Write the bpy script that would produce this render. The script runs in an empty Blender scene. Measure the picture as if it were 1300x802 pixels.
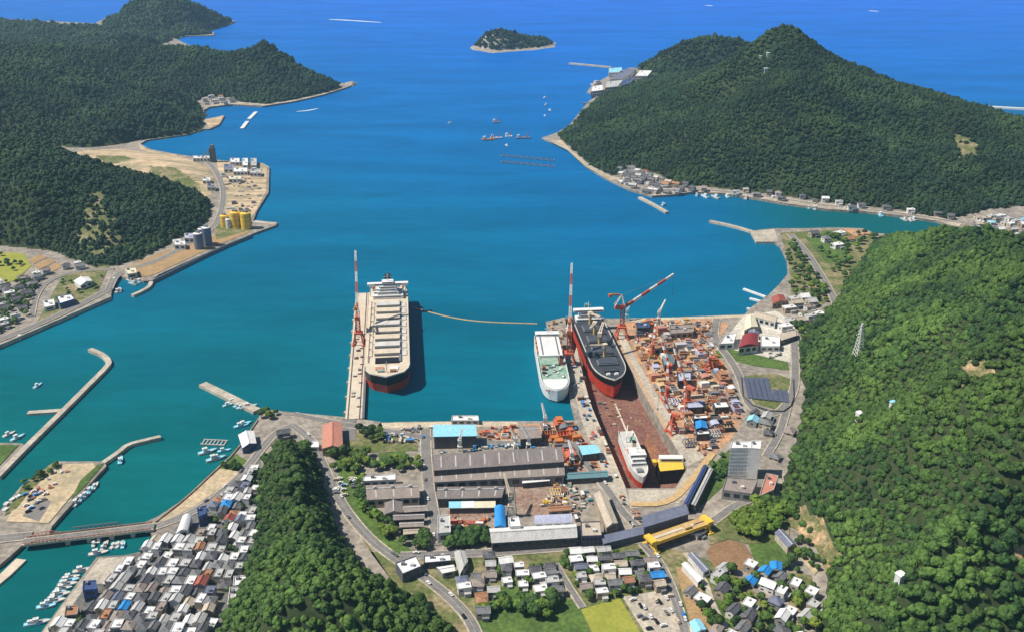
import bpy, bmesh, math, random
import numpy as np
from mathutils import Vector, Matrix
from mathutils.geometry import tessellate_polygon
random.seed(11); rng = np.random.RandomState(5)
SC = bpy.context.scene; COL = SC.collection
R = math.radians
# ------------------------------------------------------------------ camera
H = 437.0; F = 1249.0; TH = math.atan(528/1249)
cam = bpy.data.cameras.new('camera'); co = bpy.data.objects.new('camera', cam); COL.objects.link(co)
co.location = (0, 0, H); co.rotation_euler = (math.pi/2-TH, 0, 0)
cam.sensor_width = 36; cam.lens = 36*F/1300; cam.clip_start = 1; cam.clip_end = 60000
SC.camera = co
# ------------------------------------------------------------------ light
SUN_EL = R(54); SDIR = Vector((0.99, 0.10, 0)).normalized()       # horizontal way the light travels
w = bpy.data.worlds.new('World'); SC.world = w; w.use_nodes = True
nt = w.node_tree; nt.nodes.clear()
sky = nt.nodes.new('ShaderNodeTexSky'); sky.sky_type = 'NISHITA'; sky.sun_disc = False
sky.sun_elevation = SUN_EL; sky.sun_rotation = math.atan2(-SDIR.x, -SDIR.y); sky.altitude = 400
sky.air_density = 1.0; sky.dust_density = 0.35; sky.ozone_density = 2.0
bg = nt.nodes.new('ShaderNodeBackground'); bg.inputs[1].default_value = 0.075
wo = nt.nodes.new('ShaderNodeOutputWorld'); nt.links.new(sky.outputs[0], bg.inputs[0]); nt.links.new(bg.outputs[0], wo.inputs[0])
sl = bpy.data.lights.new('sun', 'SUN'); sl.energy = 4.9; sl.angle = R(0.5); sl.color = (1, .94, .84)
so = bpy.data.objects.new('sun', sl); COL.objects.link(so)
ld = Vector((SDIR.x*math.cos(SUN_EL), SDIR.y*math.cos(SUN_EL), -math.sin(SUN_EL)))
so.rotation_euler = ld.to_track_quat('-Z', 'Y').to_euler()
SC.view_settings.view_transform = 'Standard'; SC.view_settings.look = 'None'
SC.view_settings.exposure = 0.2; SC.view_settings.gamma = 1
SC.render.engine = 'CYCLES'
SC.cycles.max_bounces = 5; SC.cycles.diffuse_bounces = 2; SC.cycles.glossy_bounces = 2; SC.cycles.volume_bounces = 1
SC.cycles.use_denoising = True
# ------------------------------------------------------------------ projection helpers
GZ = 3.0
def ray(px, py):
    u = (px-650)/F; v = -(py-401)/F
    return u, math.cos(TH)+v*math.sin(TH), -math.sin(TH)+v*math.cos(TH)
def P(px, py, z=GZ):
    a, b, c = ray(px, py); t = (z-H)/c
    return Vector((a*t, b*t, z))
def xy(pts, z=GZ): return [(P(x, y, z).x, P(x, y, z).y) for x, y in pts]
def to_px(v):
    x, y, z = v; z -= H
    d = y*math.cos(TH)-z*math.sin(TH); up = y*math.sin(TH)+z*math.cos(TH)
    return 650+F*x/d, 401-F*up/d
# ------------------------------------------------------------------ materials
MATS = {}
def mat(name, col, rough=.8, col2=None, scale=.3, metal=0, stretch=None, thr=(.35, .65), fine=.25, spec=.3, bump=0):
    if name in MATS: return MATS[name]
    m = bpy.data.materials.new(name); m.use_nodes = True; n = m.node_tree; b = n.nodes['Principled BSDF']
    b.inputs['Roughness'].default_value = rough; b.inputs['Metallic'].default_value = metal
    b.inputs['Specular IOR Level'].default_value = spec
    g = n.nodes.new('ShaderNodeNewGeometry'); src = g.outputs['Position']
    if stretch:
        mp = n.nodes.new('ShaderNodeMapping'); mp.inputs['Scale'].default_value = stretch
        n.links.new(src, mp.inputs[0]); src = mp.outputs[0]
    no = n.nodes.new('ShaderNodeTexNoise'); no.inputs['Scale'].default_value = scale; no.inputs['Detail'].default_value = 6; no.inputs['Roughness'].default_value = .65
    n.links.new(src, no.inputs['Vector'])
    mr = n.nodes.new('ShaderNodeMapRange'); mr.inputs[1].default_value = thr[0]; mr.inputs[2].default_value = thr[1]
    n.links.new(no.outputs[0], mr.inputs[0])
    mx = n.nodes.new('ShaderNodeMix'); mx.data_type = 'RGBA'
    c2 = col2 or tuple(c*.72 for c in col)
    mx.inputs[6].default_value = (*col, 1); mx.inputs[7].default_value = (*c2, 1)
    n.links.new(mr.outputs[0], mx.inputs[0])
    n2 = n.nodes.new('ShaderNodeTexNoise'); n2.inputs['Scale'].default_value = scale*7; n2.inputs['Detail'].default_value = 4
    n.links.new(src, n2.inputs['Vector'])
    m2 = n.nodes.new('ShaderNodeMapRange'); m2.inputs[1].default_value = .3; m2.inputs[2].default_value = .7
    m2.inputs[3].default_value = 1-fine; m2.inputs[4].default_value = 1+fine
    n.links.new(n2.outputs[0], m2.inputs[0])
    hs = n.nodes.new('ShaderNodeVectorMath'); hs.operation = 'SCALE'
    n.links.new(mx.outputs[2], hs.inputs[0]); n.links.new(m2.outputs[0], hs.inputs['Scale'])
    n.links.new(hs.outputs[0], b.inputs['Base Color'])
    if bump:
        bp = n.nodes.new('ShaderNodeBump'); bp.inputs['Strength'].default_value = bump; bp.inputs['Distance'].default_value = 1
        n.links.new(n2.outputs[0], bp.inputs['Height']); n.links.new(bp.outputs[0], b.inputs['Normal'])
    MATS[name] = m; return m
M = {}
M['ground'] = mat('ground', (.36, .31, .25), .9, (.2, .175, .15), .03, thr=(.3, .7), fine=.35)
M['quay'] = mat('quay_concrete', (.52, .46, .36), .9, (.36, .31, .25), .05)
M['asphalt'] = mat('asphalt', (.24, .22, .2), .9, (.16, .15, .14), .12, thr=(.3, .7), fine=.3)
M['lane'] = mat('road_paint', (.5, .5, .48), .8)
M['town'] = mat('town_ground', (.2, .19, .175), .9, (.10, .1, .085), .12, fine=.3)
M['orange'] = mat('rusty_yard_ground', (.56, .29, .14), .9, (.33, .22, .155), .06, thr=(.42, .6), fine=.35)
M['brown'] = mat('brown_yard_ground', (.25, .15, .11), .9, (.33, .25, .19), .06, thr=(.4, .6), fine=.35)
M['dockfloor'] = mat('dock_floor', (.19, .085, .065), .85, (.27, .15, .10), .06, thr=(.45, .75), fine=.4)
M['dockwall'] = mat('dock_wall', (.25, .2, .17), .9)
M['sand'] = mat('bare_sand', (.56, .43, .27), .95, (.36, .30, .19), .04, thr=(.4, .65), fine=.25)
M['quarry'] = mat('quarry_earth', (.58, .43, .27), .95, (.30, .25, .15), .02, stretch=(.6, 2.2, 3), thr=(.42, .6), fine=.3)
M['grass'] = mat('grass', (.105, .17, .035), .95, (.06, .105, .024), .05, fine=.35)
M['rice'] = mat('ripening_field', (.33, .32, .055), .95, (.25, .27, .04), .06, fine=.12)
M['dryfield'] = mat('dry_field', (.42, .27, .13), .95, (.3, .2, .1), .08, fine=.2)
M['oval'] = mat('tilled_field', (.30, .17, .09), .95, (.2, .125, .065), .15, fine=.3)
M['scrub'] = mat('scrub', (.12, .14, .045), .95, (.27, .22, .12), .04, thr=(.45, .62), fine=.4)
M['hill'] = mat('hill_soil', (.028, .045, .016), .95, (.045, .06, .02), .05, fine=.3)
M['rock'] = mat('shore_rock', (.42, .36, .28), .95, (.22, .2, .17), .08, fine=.4)
M['glass'] = mat('window_glass', (.03, .045, .06), .15, spec=.6)
M['black'] = mat('black_paint', (.014, .014, .018), .5)
M['steel'] = mat('grey_steel', (.2, .21, .23), .6)
M['darkgrey'] = mat('dark_deck', (.035, .04, .05), .7, (.06, .065, .075), .2)
M['hatchgrey'] = mat('hatch_grey', (.075, .085, .11), .7, (.05, .06, .075), .2)
M['apron'] = mat('pale_apron', (.60, .50, .35), .9, (.44, .37, .27), .05)
M['lip'] = mat('dock_lip', (.55, .36, .20), .9, (.42, .29, .19), .08)
M['paleglass'] = mat('pale_glass', (.6, .68, .74), .3, spec=.5)
M['clearing'] = mat('clearing_earth', (.46, .31, .18), .95, (.13, .13, .05), .07, thr=(.38, .56), fine=.4)
M['stain'] = mat('rust_stain', (.34, .155, .07), .9, (.22, .10, .065), .08, fine=.35)
M['pale'] = mat('pale_concrete', (.66, .61, .51), .9, (.47, .43, .36), .06)
M['rocky'] = mat('rocky_shore', (.50, .42, .32), .95, (.26, .23, .19), .05, fine=.4)
M['red'] = mat('red_paint', (.55, .055, .025), .6, (.40, .06, .035), .15)
M['crane_red'] = mat('crane_red', (.60, .12, .06), .6, (.45, .13, .08), .2)
M['anti'] = mat('red_bottom_paint', (.62, .06, .025), .6, (.45, .055, .03), .08)
M['white'] = mat('white_paint', (.8, .79, .76), .5, (.66, .65, .62), .15, fine=.06)
M['cream'] = mat('cream_deck', (.66, .57, .44), .7, (.55, .45, .33), .12, fine=.12)
M['paledeck'] = mat('pale_deck', (.62, .6, .55), .7, (.5, .47, .42), .15, fine=.15)
M['green'] = mat('green_deck', (.12, .32, .2), .7, (.4, .45, .4), .2)
M['orange_paint'] = mat('orange_paint', (.62, .2, .05), .6)
M['yellow'] = mat('yellow_paint', (.84, .54, .06), .5, (.72, .46, .07), .2)
M['tanpaint'] = mat('tan_paint', (.62, .42, .2), .6)
M['rubber'] = mat('rubber', (.02, .02, .02), .9)
M['bark'] = mat('bark', (.09, .065, .045), .95)
M['solar'] = mat('solar_panel', (.13, .14, .20), .3, (.09, .10, .15), .3, spec=.5)
M['foam'] = mat('foam', (.75, .8, .82), .8)
M['teal'] = mat('teal_paint', (.12, .3, .32), .7)
# roofs
def rm(name, c, c2=None, rough=.7, fine=.15): M[name] = mat(name, c, rough, c2, .12, stretch=(2.2, .6, .4), fine=fine*1.5)
rm('roof_grey', (.235, .2, .185), (.18, .155, .145)); rm('roof_brown', (.31, .26, .225), (.25, .205, .18))
rm('roof_tile', (.085, .085, .095), (.13, .13, .135), fine=.25); rm('roof_tile_mid', (.2, .2, .205), (.15, .15, .15), fine=.25)
rm('roof_white', (.78, .77, .75), (.66, .64, .62), fine=.06); rm('roof_pale', (.5, .49, .47), (.4, .39, .37))
rm('roof_blue', (.03, .28, .68), (.03, .22, .55)); rm('roof_lightblue', (.25, .62, .78), (.3, .58, .7)); rm('roof_navy', (.04, .07, .2), (.05, .08, .17))
rm('roof_red', (.36, .09, .06), (.28, .09, .07)); rm('roof_salmon', (.52, .22, .15), (.44, .2, .14)); rm('roof_rust', (.42, .2, .1), (.3, .16, .1))
rm('roof_slate', (.17, .185, .25), (.13, .145, .2)); rm('roof_lav', (.46, .47, .6), (.4, .41, .52)); rm('roof_beige', (.52, .44, .34), (.43, .36, .28))
rm('roof_teal', (.1, .25, .27), (.14, .22, .24)); rm('roof_cream', (.72, .66, .48), (.62, .56, .4)); rm('roof_maroon', (.28, .035, .04), (.22, .04, .045))
rm('wall_grey', (.3, .29, .28)); rm('wall_white', (.7, .69, .66), (.58, .56, .53), fine=.08); rm('wall_cream', (.55, .49, .39)); rm('wall_dark', (.1, .1, .11)); rm('wall_blue', (.06, .12, .3)); rm('wall_tan', (.42, .34, .25)); rm('wall_slate', (.12, .13, .17))
# foliage
def leafmat(name, dark, light, warm):
    m = bpy.data.materials.new(name); m.use_nodes = True; n = m.node_tree; b = n.nodes['Principled BSDF']
    b.inputs['Roughness'].default_value = .75; b.inputs['Specular IOR Level'].default_value = .2
    oi = n.nodes.new('ShaderNodeObjectInfo')
    ra = n.nodes.new('ShaderNodeValToRGB'); e = ra.color_ramp.elements
    e[0].color = (*dark, 1); e[1].color = (*light, 1); x = ra.color_ramp.elements.new(.55); x.color = tuple((a+c)/2*.92 for a, c in zip(dark, light))+(1,)
    n.links.new(oi.outputs['Random'], ra.inputs[0])
    no = n.nodes.new('ShaderNodeTexNoise'); no.inputs['Scale'].default_value = .014; no.inputs['Detail'].default_value = 5; no.inputs['Roughness'].default_value = .6
    n.links.new(oi.outputs['Location'], no.inputs['Vector'])
    mr = n.nodes.new('ShaderNodeMapRange'); mr.inputs[1].default_value = .42; mr.inputs[2].default_value = .66; mr.inputs[4].default_value = .85
    n.links.new(no.outputs[0], mr.inputs[0])
    mx = n.nodes.new('ShaderNodeMix'); mx.data_type = 'RGBA'; mx.inputs[7].default_value = (*warm, 1)
    n.links.new(mr.outputs[0], mx.inputs[0]); n.links.new(ra.outputs[0], mx.inputs[6])
    g = n.nodes.new('ShaderNodeNewGeometry'); n3 = n.nodes.new('ShaderNodeTexNoise'); n3.inputs['Scale'].default_value = .45; n3.inputs['Detail'].default_value = 3
    n.links.new(g.outputs['Position'], n3.inputs['Vector'])
    m3 = n.nodes.new('ShaderNodeMapRange'); m3.inputs[1].default_value = .3; m3.inputs[2].default_value = .7; m3.inputs[3].default_value = .6; m3.inputs[4].default_value = 1.4
    n.links.new(n3.outputs[0], m3.inputs[0])
    sc = n.nodes.new('ShaderNodeVectorMath'); sc.operation = 'SCALE'; n.links.new(mx.outputs[2], sc.inputs[0]); n.links.new(m3.outputs[0], sc.inputs['Scale'])
    n7 = n.nodes.new('ShaderNodeTexNoise'); n7.inputs['Scale'].default_value = .006; n7.inputs['Detail'].default_value = 6; n7.inputs['Roughness'].default_value = .7; n.links.new(oi.outputs['Location'], n7.inputs['Vector'])
    m7 = n.nodes.new('ShaderNodeMapRange'); m7.inputs[1].default_value = .32; m7.inputs[2].default_value = .68; m7.inputs[3].default_value = .5; m7.inputs[4].default_value = 1.5; n.links.new(n7.outputs[0], m7.inputs[0])
    s7 = n.nodes.new('ShaderNodeVectorMath'); s7.operation = 'SCALE'; n.links.new(sc.outputs[0], s7.inputs[0]); n.links.new(m7.outputs[0], s7.inputs['Scale'])
    n.links.new(s7.outputs[0], b.inputs['Base Color'])
    return m
M['leaf'] = leafmat('leaf_green', (.018, .045, .015), (.055, .11, .022), (.09, .15, .028))
M['leaf_far'] = leafmat('leaf_far', (.014, .036, .019), (.026, .056, .024), (.048, .086, .026))
M['leaf_bright'] = leafmat('leaf_bright', (.06, .12, .015), (.13, .21, .03), (.16, .2, .03))
# ------------------------------------------------------------------ mesh builder
class MB:
    def __init__(s): s.v = []; s.f = []; s.mi = []
    def add(s, vs, fs, mi=0):
        o = len(s.v); s.v += [tuple(v) for v in vs]; s.f += [[i+o for i in f] for f in fs]; s.mi += [mi]*len(fs); return s
    def box(s, c, d, rz=0, mi=0, taper=1.0):
        x, y, z = d[0]/2, d[1]/2, d[2]/2; ca, sa = math.cos(rz), math.sin(rz); vs = []
        for k, (sz) in enumerate((-1, 1)):
            t = taper if sz > 0 else 1
            for sx, sy in ((-1, -1), (1, -1), (1, 1), (-1, 1)):
                a, b = sx*x*t, sy*y*t; vs.append((c[0]+a*ca-b*sa, c[1]+a*sa+b*ca, c[2]+sz*z))
        return s.add(vs, [(3, 2, 1, 0), (4, 5, 6, 7), (0, 1, 5, 4), (1, 2, 6, 5), (2, 3, 7, 6), (3, 0, 4, 7)], mi)
    def prism(s, poly, z0, z1, mi=0, mi_top=None):
        n = len(poly)
        if sum(poly[i][0]*poly[(i+1) % n][1]-poly[(i+1) % n][0]*poly[i][1] for i in range(n)) < 0: poly = poly[::-1]
        vs = [(p[0], p[1], z0) for p in poly]+[(p[0], p[1], z1) for p in poly]
        s.add(vs, [(i, (i+1) % n, n+(i+1) % n, n+i) for i in range(n)], mi)
        t = tessellate_polygon([[Vector((p[0], p[1], 0)) for p in poly]])
        fs = []
        for a, b, c in t:
            cr = (poly[b][0]-poly[a][0])*(poly[c][1]-poly[a][1])-(poly[b][1]-poly[a][1])*(poly[c][0]-poly[a][0])
            fs.append((a, b, c) if cr > 0 else (a, c, b))
        s.add([(p[0], p[1], z1) for p in poly], fs, mi if mi_top is None else mi_top)
        s.add([(p[0], p[1], z0) for p in poly], [f[::-1] for f in fs], mi)
        return s
    def bar(s, a, b, w, h=None, mi=0):
        a = Vector(a); b = Vector(b); d = (b-a); L = d.length
        if L < 1e-6: return s
        d.normalize(); up = Vector((0, 0, 1)) if abs(d.z) < .95 else Vector((0, 1, 0))
        x = d.cross(up).normalized(); y = x.cross(d); h = h or w; vs = []
        for p in (a, b):
            for sx, sy in ((-1, -1), (1, -1), (1, 1), (-1, 1)): vs.append(p+x*(sx*w/2)+y*(sy*h/2))
        return s.add(vs, [(3, 2, 1, 0), (4, 5, 6, 7), (0, 1, 5, 4), (1, 2, 6, 5), (2, 3, 7, 6), (3, 0, 4, 7)], mi)
    def cyl(s, a, b, r0, r1=None, n=12, mi=0):
        a = Vector(a); b = Vector(b); d = (b-a).normalized(); up = Vector((0, 0, 1)) if abs(d.z) < .95 else Vector((0, 1, 0))
        x = d.cross(up).normalized(); y = d.cross(x); r1 = r0 if r1 is None else r1; vs = []
        for p, r in ((a, r0), (b, r1)):
            for i in range(n): t = 2*math.pi*i/n; vs.append(p+x*(r*math.cos(t))+y*(r*math.sin(t)))
        return s.add(vs, [(i, i+n, (i+1) % n+n, (i+1) % n) for i in range(n)]+[tuple(range(n)), tuple(range(2*n-1, n-1, -1))], mi)
    def mesh(s, name, mats):
        me = bpy.data.meshes.new(name); me.from_pydata(s.v, [], s.f)
        for m in (mats if isinstance(mats, (list, tuple)) else [mats]): me.materials.append(m)
        if any(s.mi): me.polygons.foreach_set('material_index', s.mi)
        me.update(); return me
    def build(s, name, mats, parent=None, loc=None):
        o = bpy.data.objects.new(name, s.mesh(name, mats)); COL.objects.link(o)
        if parent: o.parent = parent; KIDS.setdefault(parent.name, []).append(o)
        if loc is not None: o.location = loc
        return o
def tag(o, label=None, cat=None, group=None, kind=None):
    if label: o['label'] = label
    if cat: o['category'] = cat
    if group: o['group'] = group
    if kind: o['kind'] = kind
    return o
def empty(name, loc, rz=0, label=None, cat=None, group=None):
    o = bpy.data.objects.new(name, None); COL.objects.link(o); o.location = loc; o.rotation_euler = (0, 0, rz)
    return tag(o, label, cat, group)
KIDS = {}
def copy_tree(o, parent=None):
    c = o.copy(); COL.objects.link(c); c.parent = parent
    for ch in KIDS.get(o.name, []): copy_tree(ch, c)
    return c
ORD = ['first', 'second', 'third', 'fourth', 'fifth', 'sixth', 'seventh', 'eighth', 'ninth', 'tenth', 'eleventh', 'twelfth', 'thirteenth', 'fourteenth', 'fifteenth', 'sixteenth', 'seventeenth', 'eighteenth', 'nineteenth', 'twentieth']
TENS = {20: 'twenty', 30: 'thirty', 40: 'forty', 50: 'fifty', 60: 'sixty', 70: 'seventy'}
def ordn(k):
    if k < 20: return ORD[k]
    t = (k+1)//10*10; u = (k+1) % 10
    return (TENS[t][:-1]+'ieth') if u == 0 else TENS[t]+'-'+ORD[u-1]
PENDING = []          # (object, description, [(landmark words, (x, y))], category, group)
def later(o, desc, marks, cat, group): PENDING.append((o, desc, marks, cat, group)); return o
def finish_labels():
    by = {}
    for it in PENDING: by.setdefault(it[1], []).append(it)
    for desc, its in by.items():
        if len(its) == 1: o, d, mk, c, g = its[0]; tag(o, d, c, g); continue
        used = set(); best = {}
        for nm, pos in its[0][2]:
            srt = sorted(range(len(its)), key=lambda i: (its[i][0].location.x-pos[0])**2+(its[i][0].location.y-pos[1])**2)
            for r, i in enumerate(srt):
                if i not in best or r < best[i][0]: best[i] = (r, nm)
        for i, (o, d, mk, c, g) in enumerate(its):
            r, nm = best[i]; tx = f'{d}, {ordn(r)} from the {nm}'
            if len(tx.replace('-', ' ').split()) > 16: tx = tx.replace(' the ', ' ')
            if len(tx.replace('-', ' ').split()) > 16: tx = tx.replace('small ', 'little ').replace('stack of ', '')
            tag(o, tx, c, g)
LM = {'harbour bridge': (150, 672), 'navy warehouse': (118, 745), 'crescent-roofed hall': (232, 665), 'stone jetty': (290, 500), 'salmon-roofed hall': (421, 555), 'wooded knoll': (372, 590),
      'yellow gantry': (858, 678), 'olive rice field': (778, 785), 'office tower': (945, 585), 'solar field': (972, 495), 'tilled oval field': (925, 705), 'blue quay shed': (578, 547),
      'yellow silos': (300, 280), 'grey silos': (258, 302), 'docked bulk carrier': (765, 450), 'white survey ship': (803, 580), 'tall portal crane': (722, 450), 'bright blue shed': (634, 655), 'car park': (850, 775),
      'long white hall': (676, 678), 'left headland': (440, 108), 'village pier': (830, 255), 'bay head': (1225, 300), 'sandy point': (695, 176), 'orange field strips': (60, 335), 'marina': (160, 362), 'blue-fronted hall': (80, 382)}
def lms(*names): return [(n, tuple(P(*LM[n]).xy)) for n in names]
# ------------------------------------------------------------------ polygon maths
def inside(px, py, poly):
    r = np.zeros(px.shape, bool); n = len(poly); j = n-1
    for i in range(n):
        xi, yi = poly[i]; xj, yj = poly[j]
        if yi != yj:
            c = ((yi > py) != (yj > py)) & (px < (xj-xi)*(py-yi)/(yj-yi)+xi); r ^= c
        j = i
    return r
def edist(px, py, poly):
    d = np.full(px.shape, 1e9); n = len(poly)
    for i in range(n):
        ax, ay = poly[i]; bx, by = poly[(i+1) % n]; dx, dy = bx-ax, by-ay; L = dx*dx+dy*dy+1e-9
        t = np.clip(((px-ax)*dx+(py-ay)*dy)/L, 0, 1); d = np.minimum(d, (px-ax-t*dx)**2+(py-ay-t*dy)**2)
    return np.sqrt(d)
def pin(x, y, poly): return bool(inside(np.array([x]), np.array([y]), poly)[0])
def resample(poly, step):
    out = []; n = len(poly)
    for i in range(n):
        a = poly[i]; b = poly[(i+1) % n]; L = math.hypot(b[0]-a[0], b[1]-a[1]); k = max(1, int(L/step))
        for j in range(k): out.append((a[0]+(b[0]-a[0])*j/k, a[1]+(b[1]-a[1])*j/k))
    return out
# value noise
_T = rng.rand(256, 256)
def vnoise(x, y):
    xi = np.floor(x).astype(int); yi = np.floor(y).astype(int); fx = x-xi; fy = y-yi; fx = fx*fx*(3-2*fx); fy = fy*fy*(3-2*fy)
    g = lambda a, b: _T[a % 256, b % 256]
    return (g(xi, yi)*(1-fx)+g(xi+1, yi)*fx)*(1-fy)+(g(xi, yi+1)*(1-fx)+g(xi+1, yi+1)*fx)*fy
def ridged(x, y, s):
    t = 0; a = 1
    for k in range(4): t = t+a*(1-np.abs(2*vnoise(x/s+17*k, y/s+9*k)-1)); a *= .5; s /= 2.1
    return t/1.9
HILLS = []
class Hill:
    def __init__(s, name, foot, ctrl, step, amp=.25, base=GZ, bz=None, clear=(), mats=None, rs=160, ramp=1.1, minus=-4):
        s.poly = xy(foot, base if bz is None else bz); s.base = base; s.amp = amp; s.rs = rs; s.ramp = ramp
        ed = resample(s.poly, 90 if s.size() > 900 else 45)
        pts = [(a, b, base) for a, b in ed]+[tuple(P(x, y, z)) for x, y, z in ctrl]
        A = np.array(pts); s.c = A[:, :2]/100; n = len(A)
        K = s.kern(s.c, s.c)+np.eye(n)*.02; Q = np.hstack([np.ones((n, 1)), s.c])
        L = np.block([[K, Q], [Q.T, np.zeros((3, 3))]]); s.w = np.linalg.solve(L, np.concatenate([A[:, 2], np.zeros(3)]))
        s.top = max(z for _, _, z in ctrl)
        s.clear = []
        xs = [p[0] for p in s.poly]; ys = [p[1] for p in s.poly]; s.bb = (min(xs), max(xs), min(ys), max(ys))
        s.clear = [xy(c, z) if z is not None else [tuple(s.hit(*p).xy) for p in c] for z, c in clear]
        gx = np.arange(s.bb[0]-step, s.bb[1]+step, step); gy = np.arange(s.bb[2]-step, s.bb[3]+step, step)
        X, Y = np.meshgrid(gx, gy); Z = s.h(X.ravel(), Y.ravel(), minus).reshape(X.shape)
        ny, nx = X.shape; idx = np.arange(nx*ny).reshape(ny, nx); hi = Z > base+minus+.01
        keep = hi[:-1, :-1] | hi[1:, :-1] | hi[:-1, 1:] | hi[1:, 1:]
        q = np.stack([idx[:-1, :-1], idx[:-1, 1:], idx[1:, 1:], idx[1:, :-1]], -1)[keep]
        cx = ((X[:-1, :-1]+X[1:, 1:])/2)[keep]; cy = ((Y[:-1, :-1]+Y[1:, 1:])/2)[keep]
        mi = np.zeros(len(q), int)
        for c in s.clear: mi[inside(cx, cy, c)] = 1
        used = np.unique(q); rem = np.full(nx*ny, -1); rem[used] = np.arange(len(used))
        V = np.stack([X.ravel(), Y.ravel(), Z.ravel()], 1)[used]
        me = bpy.data.meshes.new(name); me.from_pydata(V.tolist(), [], rem[q].tolist())
        for m in (mats or [M['hill'], M['scrub']]): me.materials.append(m)
        me.polygons.foreach_set('material_index', mi.tolist()); me.polygons.foreach_set('use_smooth', [True]*len(q)); me.update()
        s.o = bpy.data.objects.new(name, me); COL.objects.link(s.o); s.o['kind'] = 'structure'; HILLS.append(s)
    def size(s): return max(p[0] for p in s.poly)-min(p[0] for p in s.poly)
    def kern(s, a, b):
        d = np.sqrt(((a[:, None]-b[None])**2).sum(-1)); return d
    def h(s, x, y, minus=-4):
        out = np.full(x.shape, s.base+minus, float); ins = inside(x, y, s.poly)
        if not ins.any(): return out
        xi = x[ins]; yi = y[ins]; p = np.stack([xi, yi], 1)/100; z = np.zeros(len(xi))
        for k in range(0, len(xi), 20000):
            z[k:k+20000] = s.kern(p[k:k+20000], s.c) @ s.w[:-3]+s.w[-3]+p[k:k+20000] @ s.w[-2:]
        d = edist(xi, yi, s.poly); zr = z-s.base
        nz = (ridged(xi, yi, s.rs)-.55)*s.amp*np.clip(d/90, 0, 1)*s.top
        zz = np.minimum(zr+nz, d*s.ramp+1.0)
        zz = np.maximum(zz, np.minimum(d*.12, 3.0)); out[ins] = s.base+zz; return out
    def hit(s, px, py):
        a, b, c = ray(px, py); y0 = s.bb[2]; t = np.arange(max(100, y0*.7), s.bb[3]*1.3+50, 2.0)/b
        z = s.h(a*t, b*t); k = np.argmax(H+c*t < z)
        return Vector((a*t[k], b*t[k], z[k]))
# crowns
CC = bpy.data.collections.new('crown_kinds'); CC2 = bpy.data.collections.new('crown_kinds_far')
def ico(sub):
    bm = bmesh.new(); bmesh.ops.create_icosphere(bm, subdivisions=sub, radius=1)
    v = np.array([x.co[:] for x in bm.verts]); f = [[q.index for q in x.verts] for x in bm.faces]; bm.free(); return v, f
def crown_mesh(seed, lobes=9, sub=2, leaves=170, mt='leaf'):
    r = np.random.RandomState(seed); iv, jf = ico(sub); mb = MB()
    for k in range(lobes):
        a = 2.4*k+r.rand()*.8; rr = .62*math.sqrt(r.rand()) if k else 0; s = .34+.2*r.rand() if k else .58
        c = np.array([rr*math.cos(a), rr*math.sin(a), .15+(.42-rr*.55)*r.rand()*1.3])
        v = iv*(1+.22*(r.rand(len(iv), 1)-.5)*1.6)*s*np.array([1, 1, .85])+c
        mb.add(v.tolist(), jf)
    for k in range(leaves):
        d = r.normal(size=3); d /= np.linalg.norm(d); d[2] = abs(d[2])*.9; c = d*(.72+.3*r.rand())*np.array([1, 1, .8])+np.array([0, 0, .05])
        a = r.normal(size=3); a /= np.linalg.norm(a); b = np.cross(a, d); b /= np.linalg.norm(b)+1e-6; s = .07+.07*r.rand()
        mb.add([c-a*s-b*s, c+a*s-b*s, c+a*s+b*s, c-a*s+b*s], [(0, 1, 2, 3)])
    return mb.mesh('crown', M[mt])
CR = [crown_mesh(i) for i in range(6)]; CRF = [crown_mesh(20+i, 7, 1, 40, 'leaf_far') for i in range(5)]; CRB = [crown_mesh(40+i, mt='leaf_bright') for i in range(4)]
for k, m in enumerate(CR): CC.objects.link(bpy.data.objects.new('crown_near_%s' % 'abcdef'[k], m))
for k, m in enumerate(CRF): CC2.objects.link(bpy.data.objects.new('crown_far_%s' % 'abcde'[k], m))
def scatter_tree_group(coll):
    g = bpy.data.node_groups.new('scatter', 'GeometryNodeTree')
    g.interface.new_socket('Geometry', in_out='INPUT', socket_type='NodeSocketGeometry'); g.interface.new_socket('Geometry', in_out='OUTPUT', socket_type='NodeSocketGeometry')
    gi = g.nodes.new('NodeGroupInput'); go = g.nodes.new('NodeGroupOutput'); ip = g.nodes.new('GeometryNodeInstanceOnPoints'); mp = g.nodes.new('GeometryNodeMeshToPoints')
    ci = g.nodes.new('GeometryNodeCollectionInfo'); ci.inputs[0].default_value = coll; ci.inputs[1].default_value = True; ci.inputs[2].default_value = True
    a1 = g.nodes.new('GeometryNodeInputNamedAttribute'); a1.data_type = 'FLOAT_VECTOR'; a1.inputs[0].default_value = 'sc'
    a2 = g.nodes.new('GeometryNodeInputNamedAttribute'); a2.data_type = 'FLOAT_VECTOR'; a2.inputs[0].default_value = 'rot'
    e = g.nodes.new('FunctionNodeEulerToRotation')
    L = g.links.new; L(gi.outputs[0], mp.inputs['Mesh']); L(mp.outputs[0], ip.inputs['Points']); L(ci.outputs[0], ip.inputs['Instance']); ip.inputs['Pick Instance'].default_value = True
    L(a1.outputs[0], ip.inputs['Scale']); L(a2.outputs[0], e.inputs[0]); L(e.outputs[0], ip.inputs['Rotation']); L(ip.outputs[0], go.inputs[0]); return g
GN = {id(CC): scatter_tree_group(CC), id(CC2): scatter_tree_group(CC2)}
NT = [0]
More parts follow.
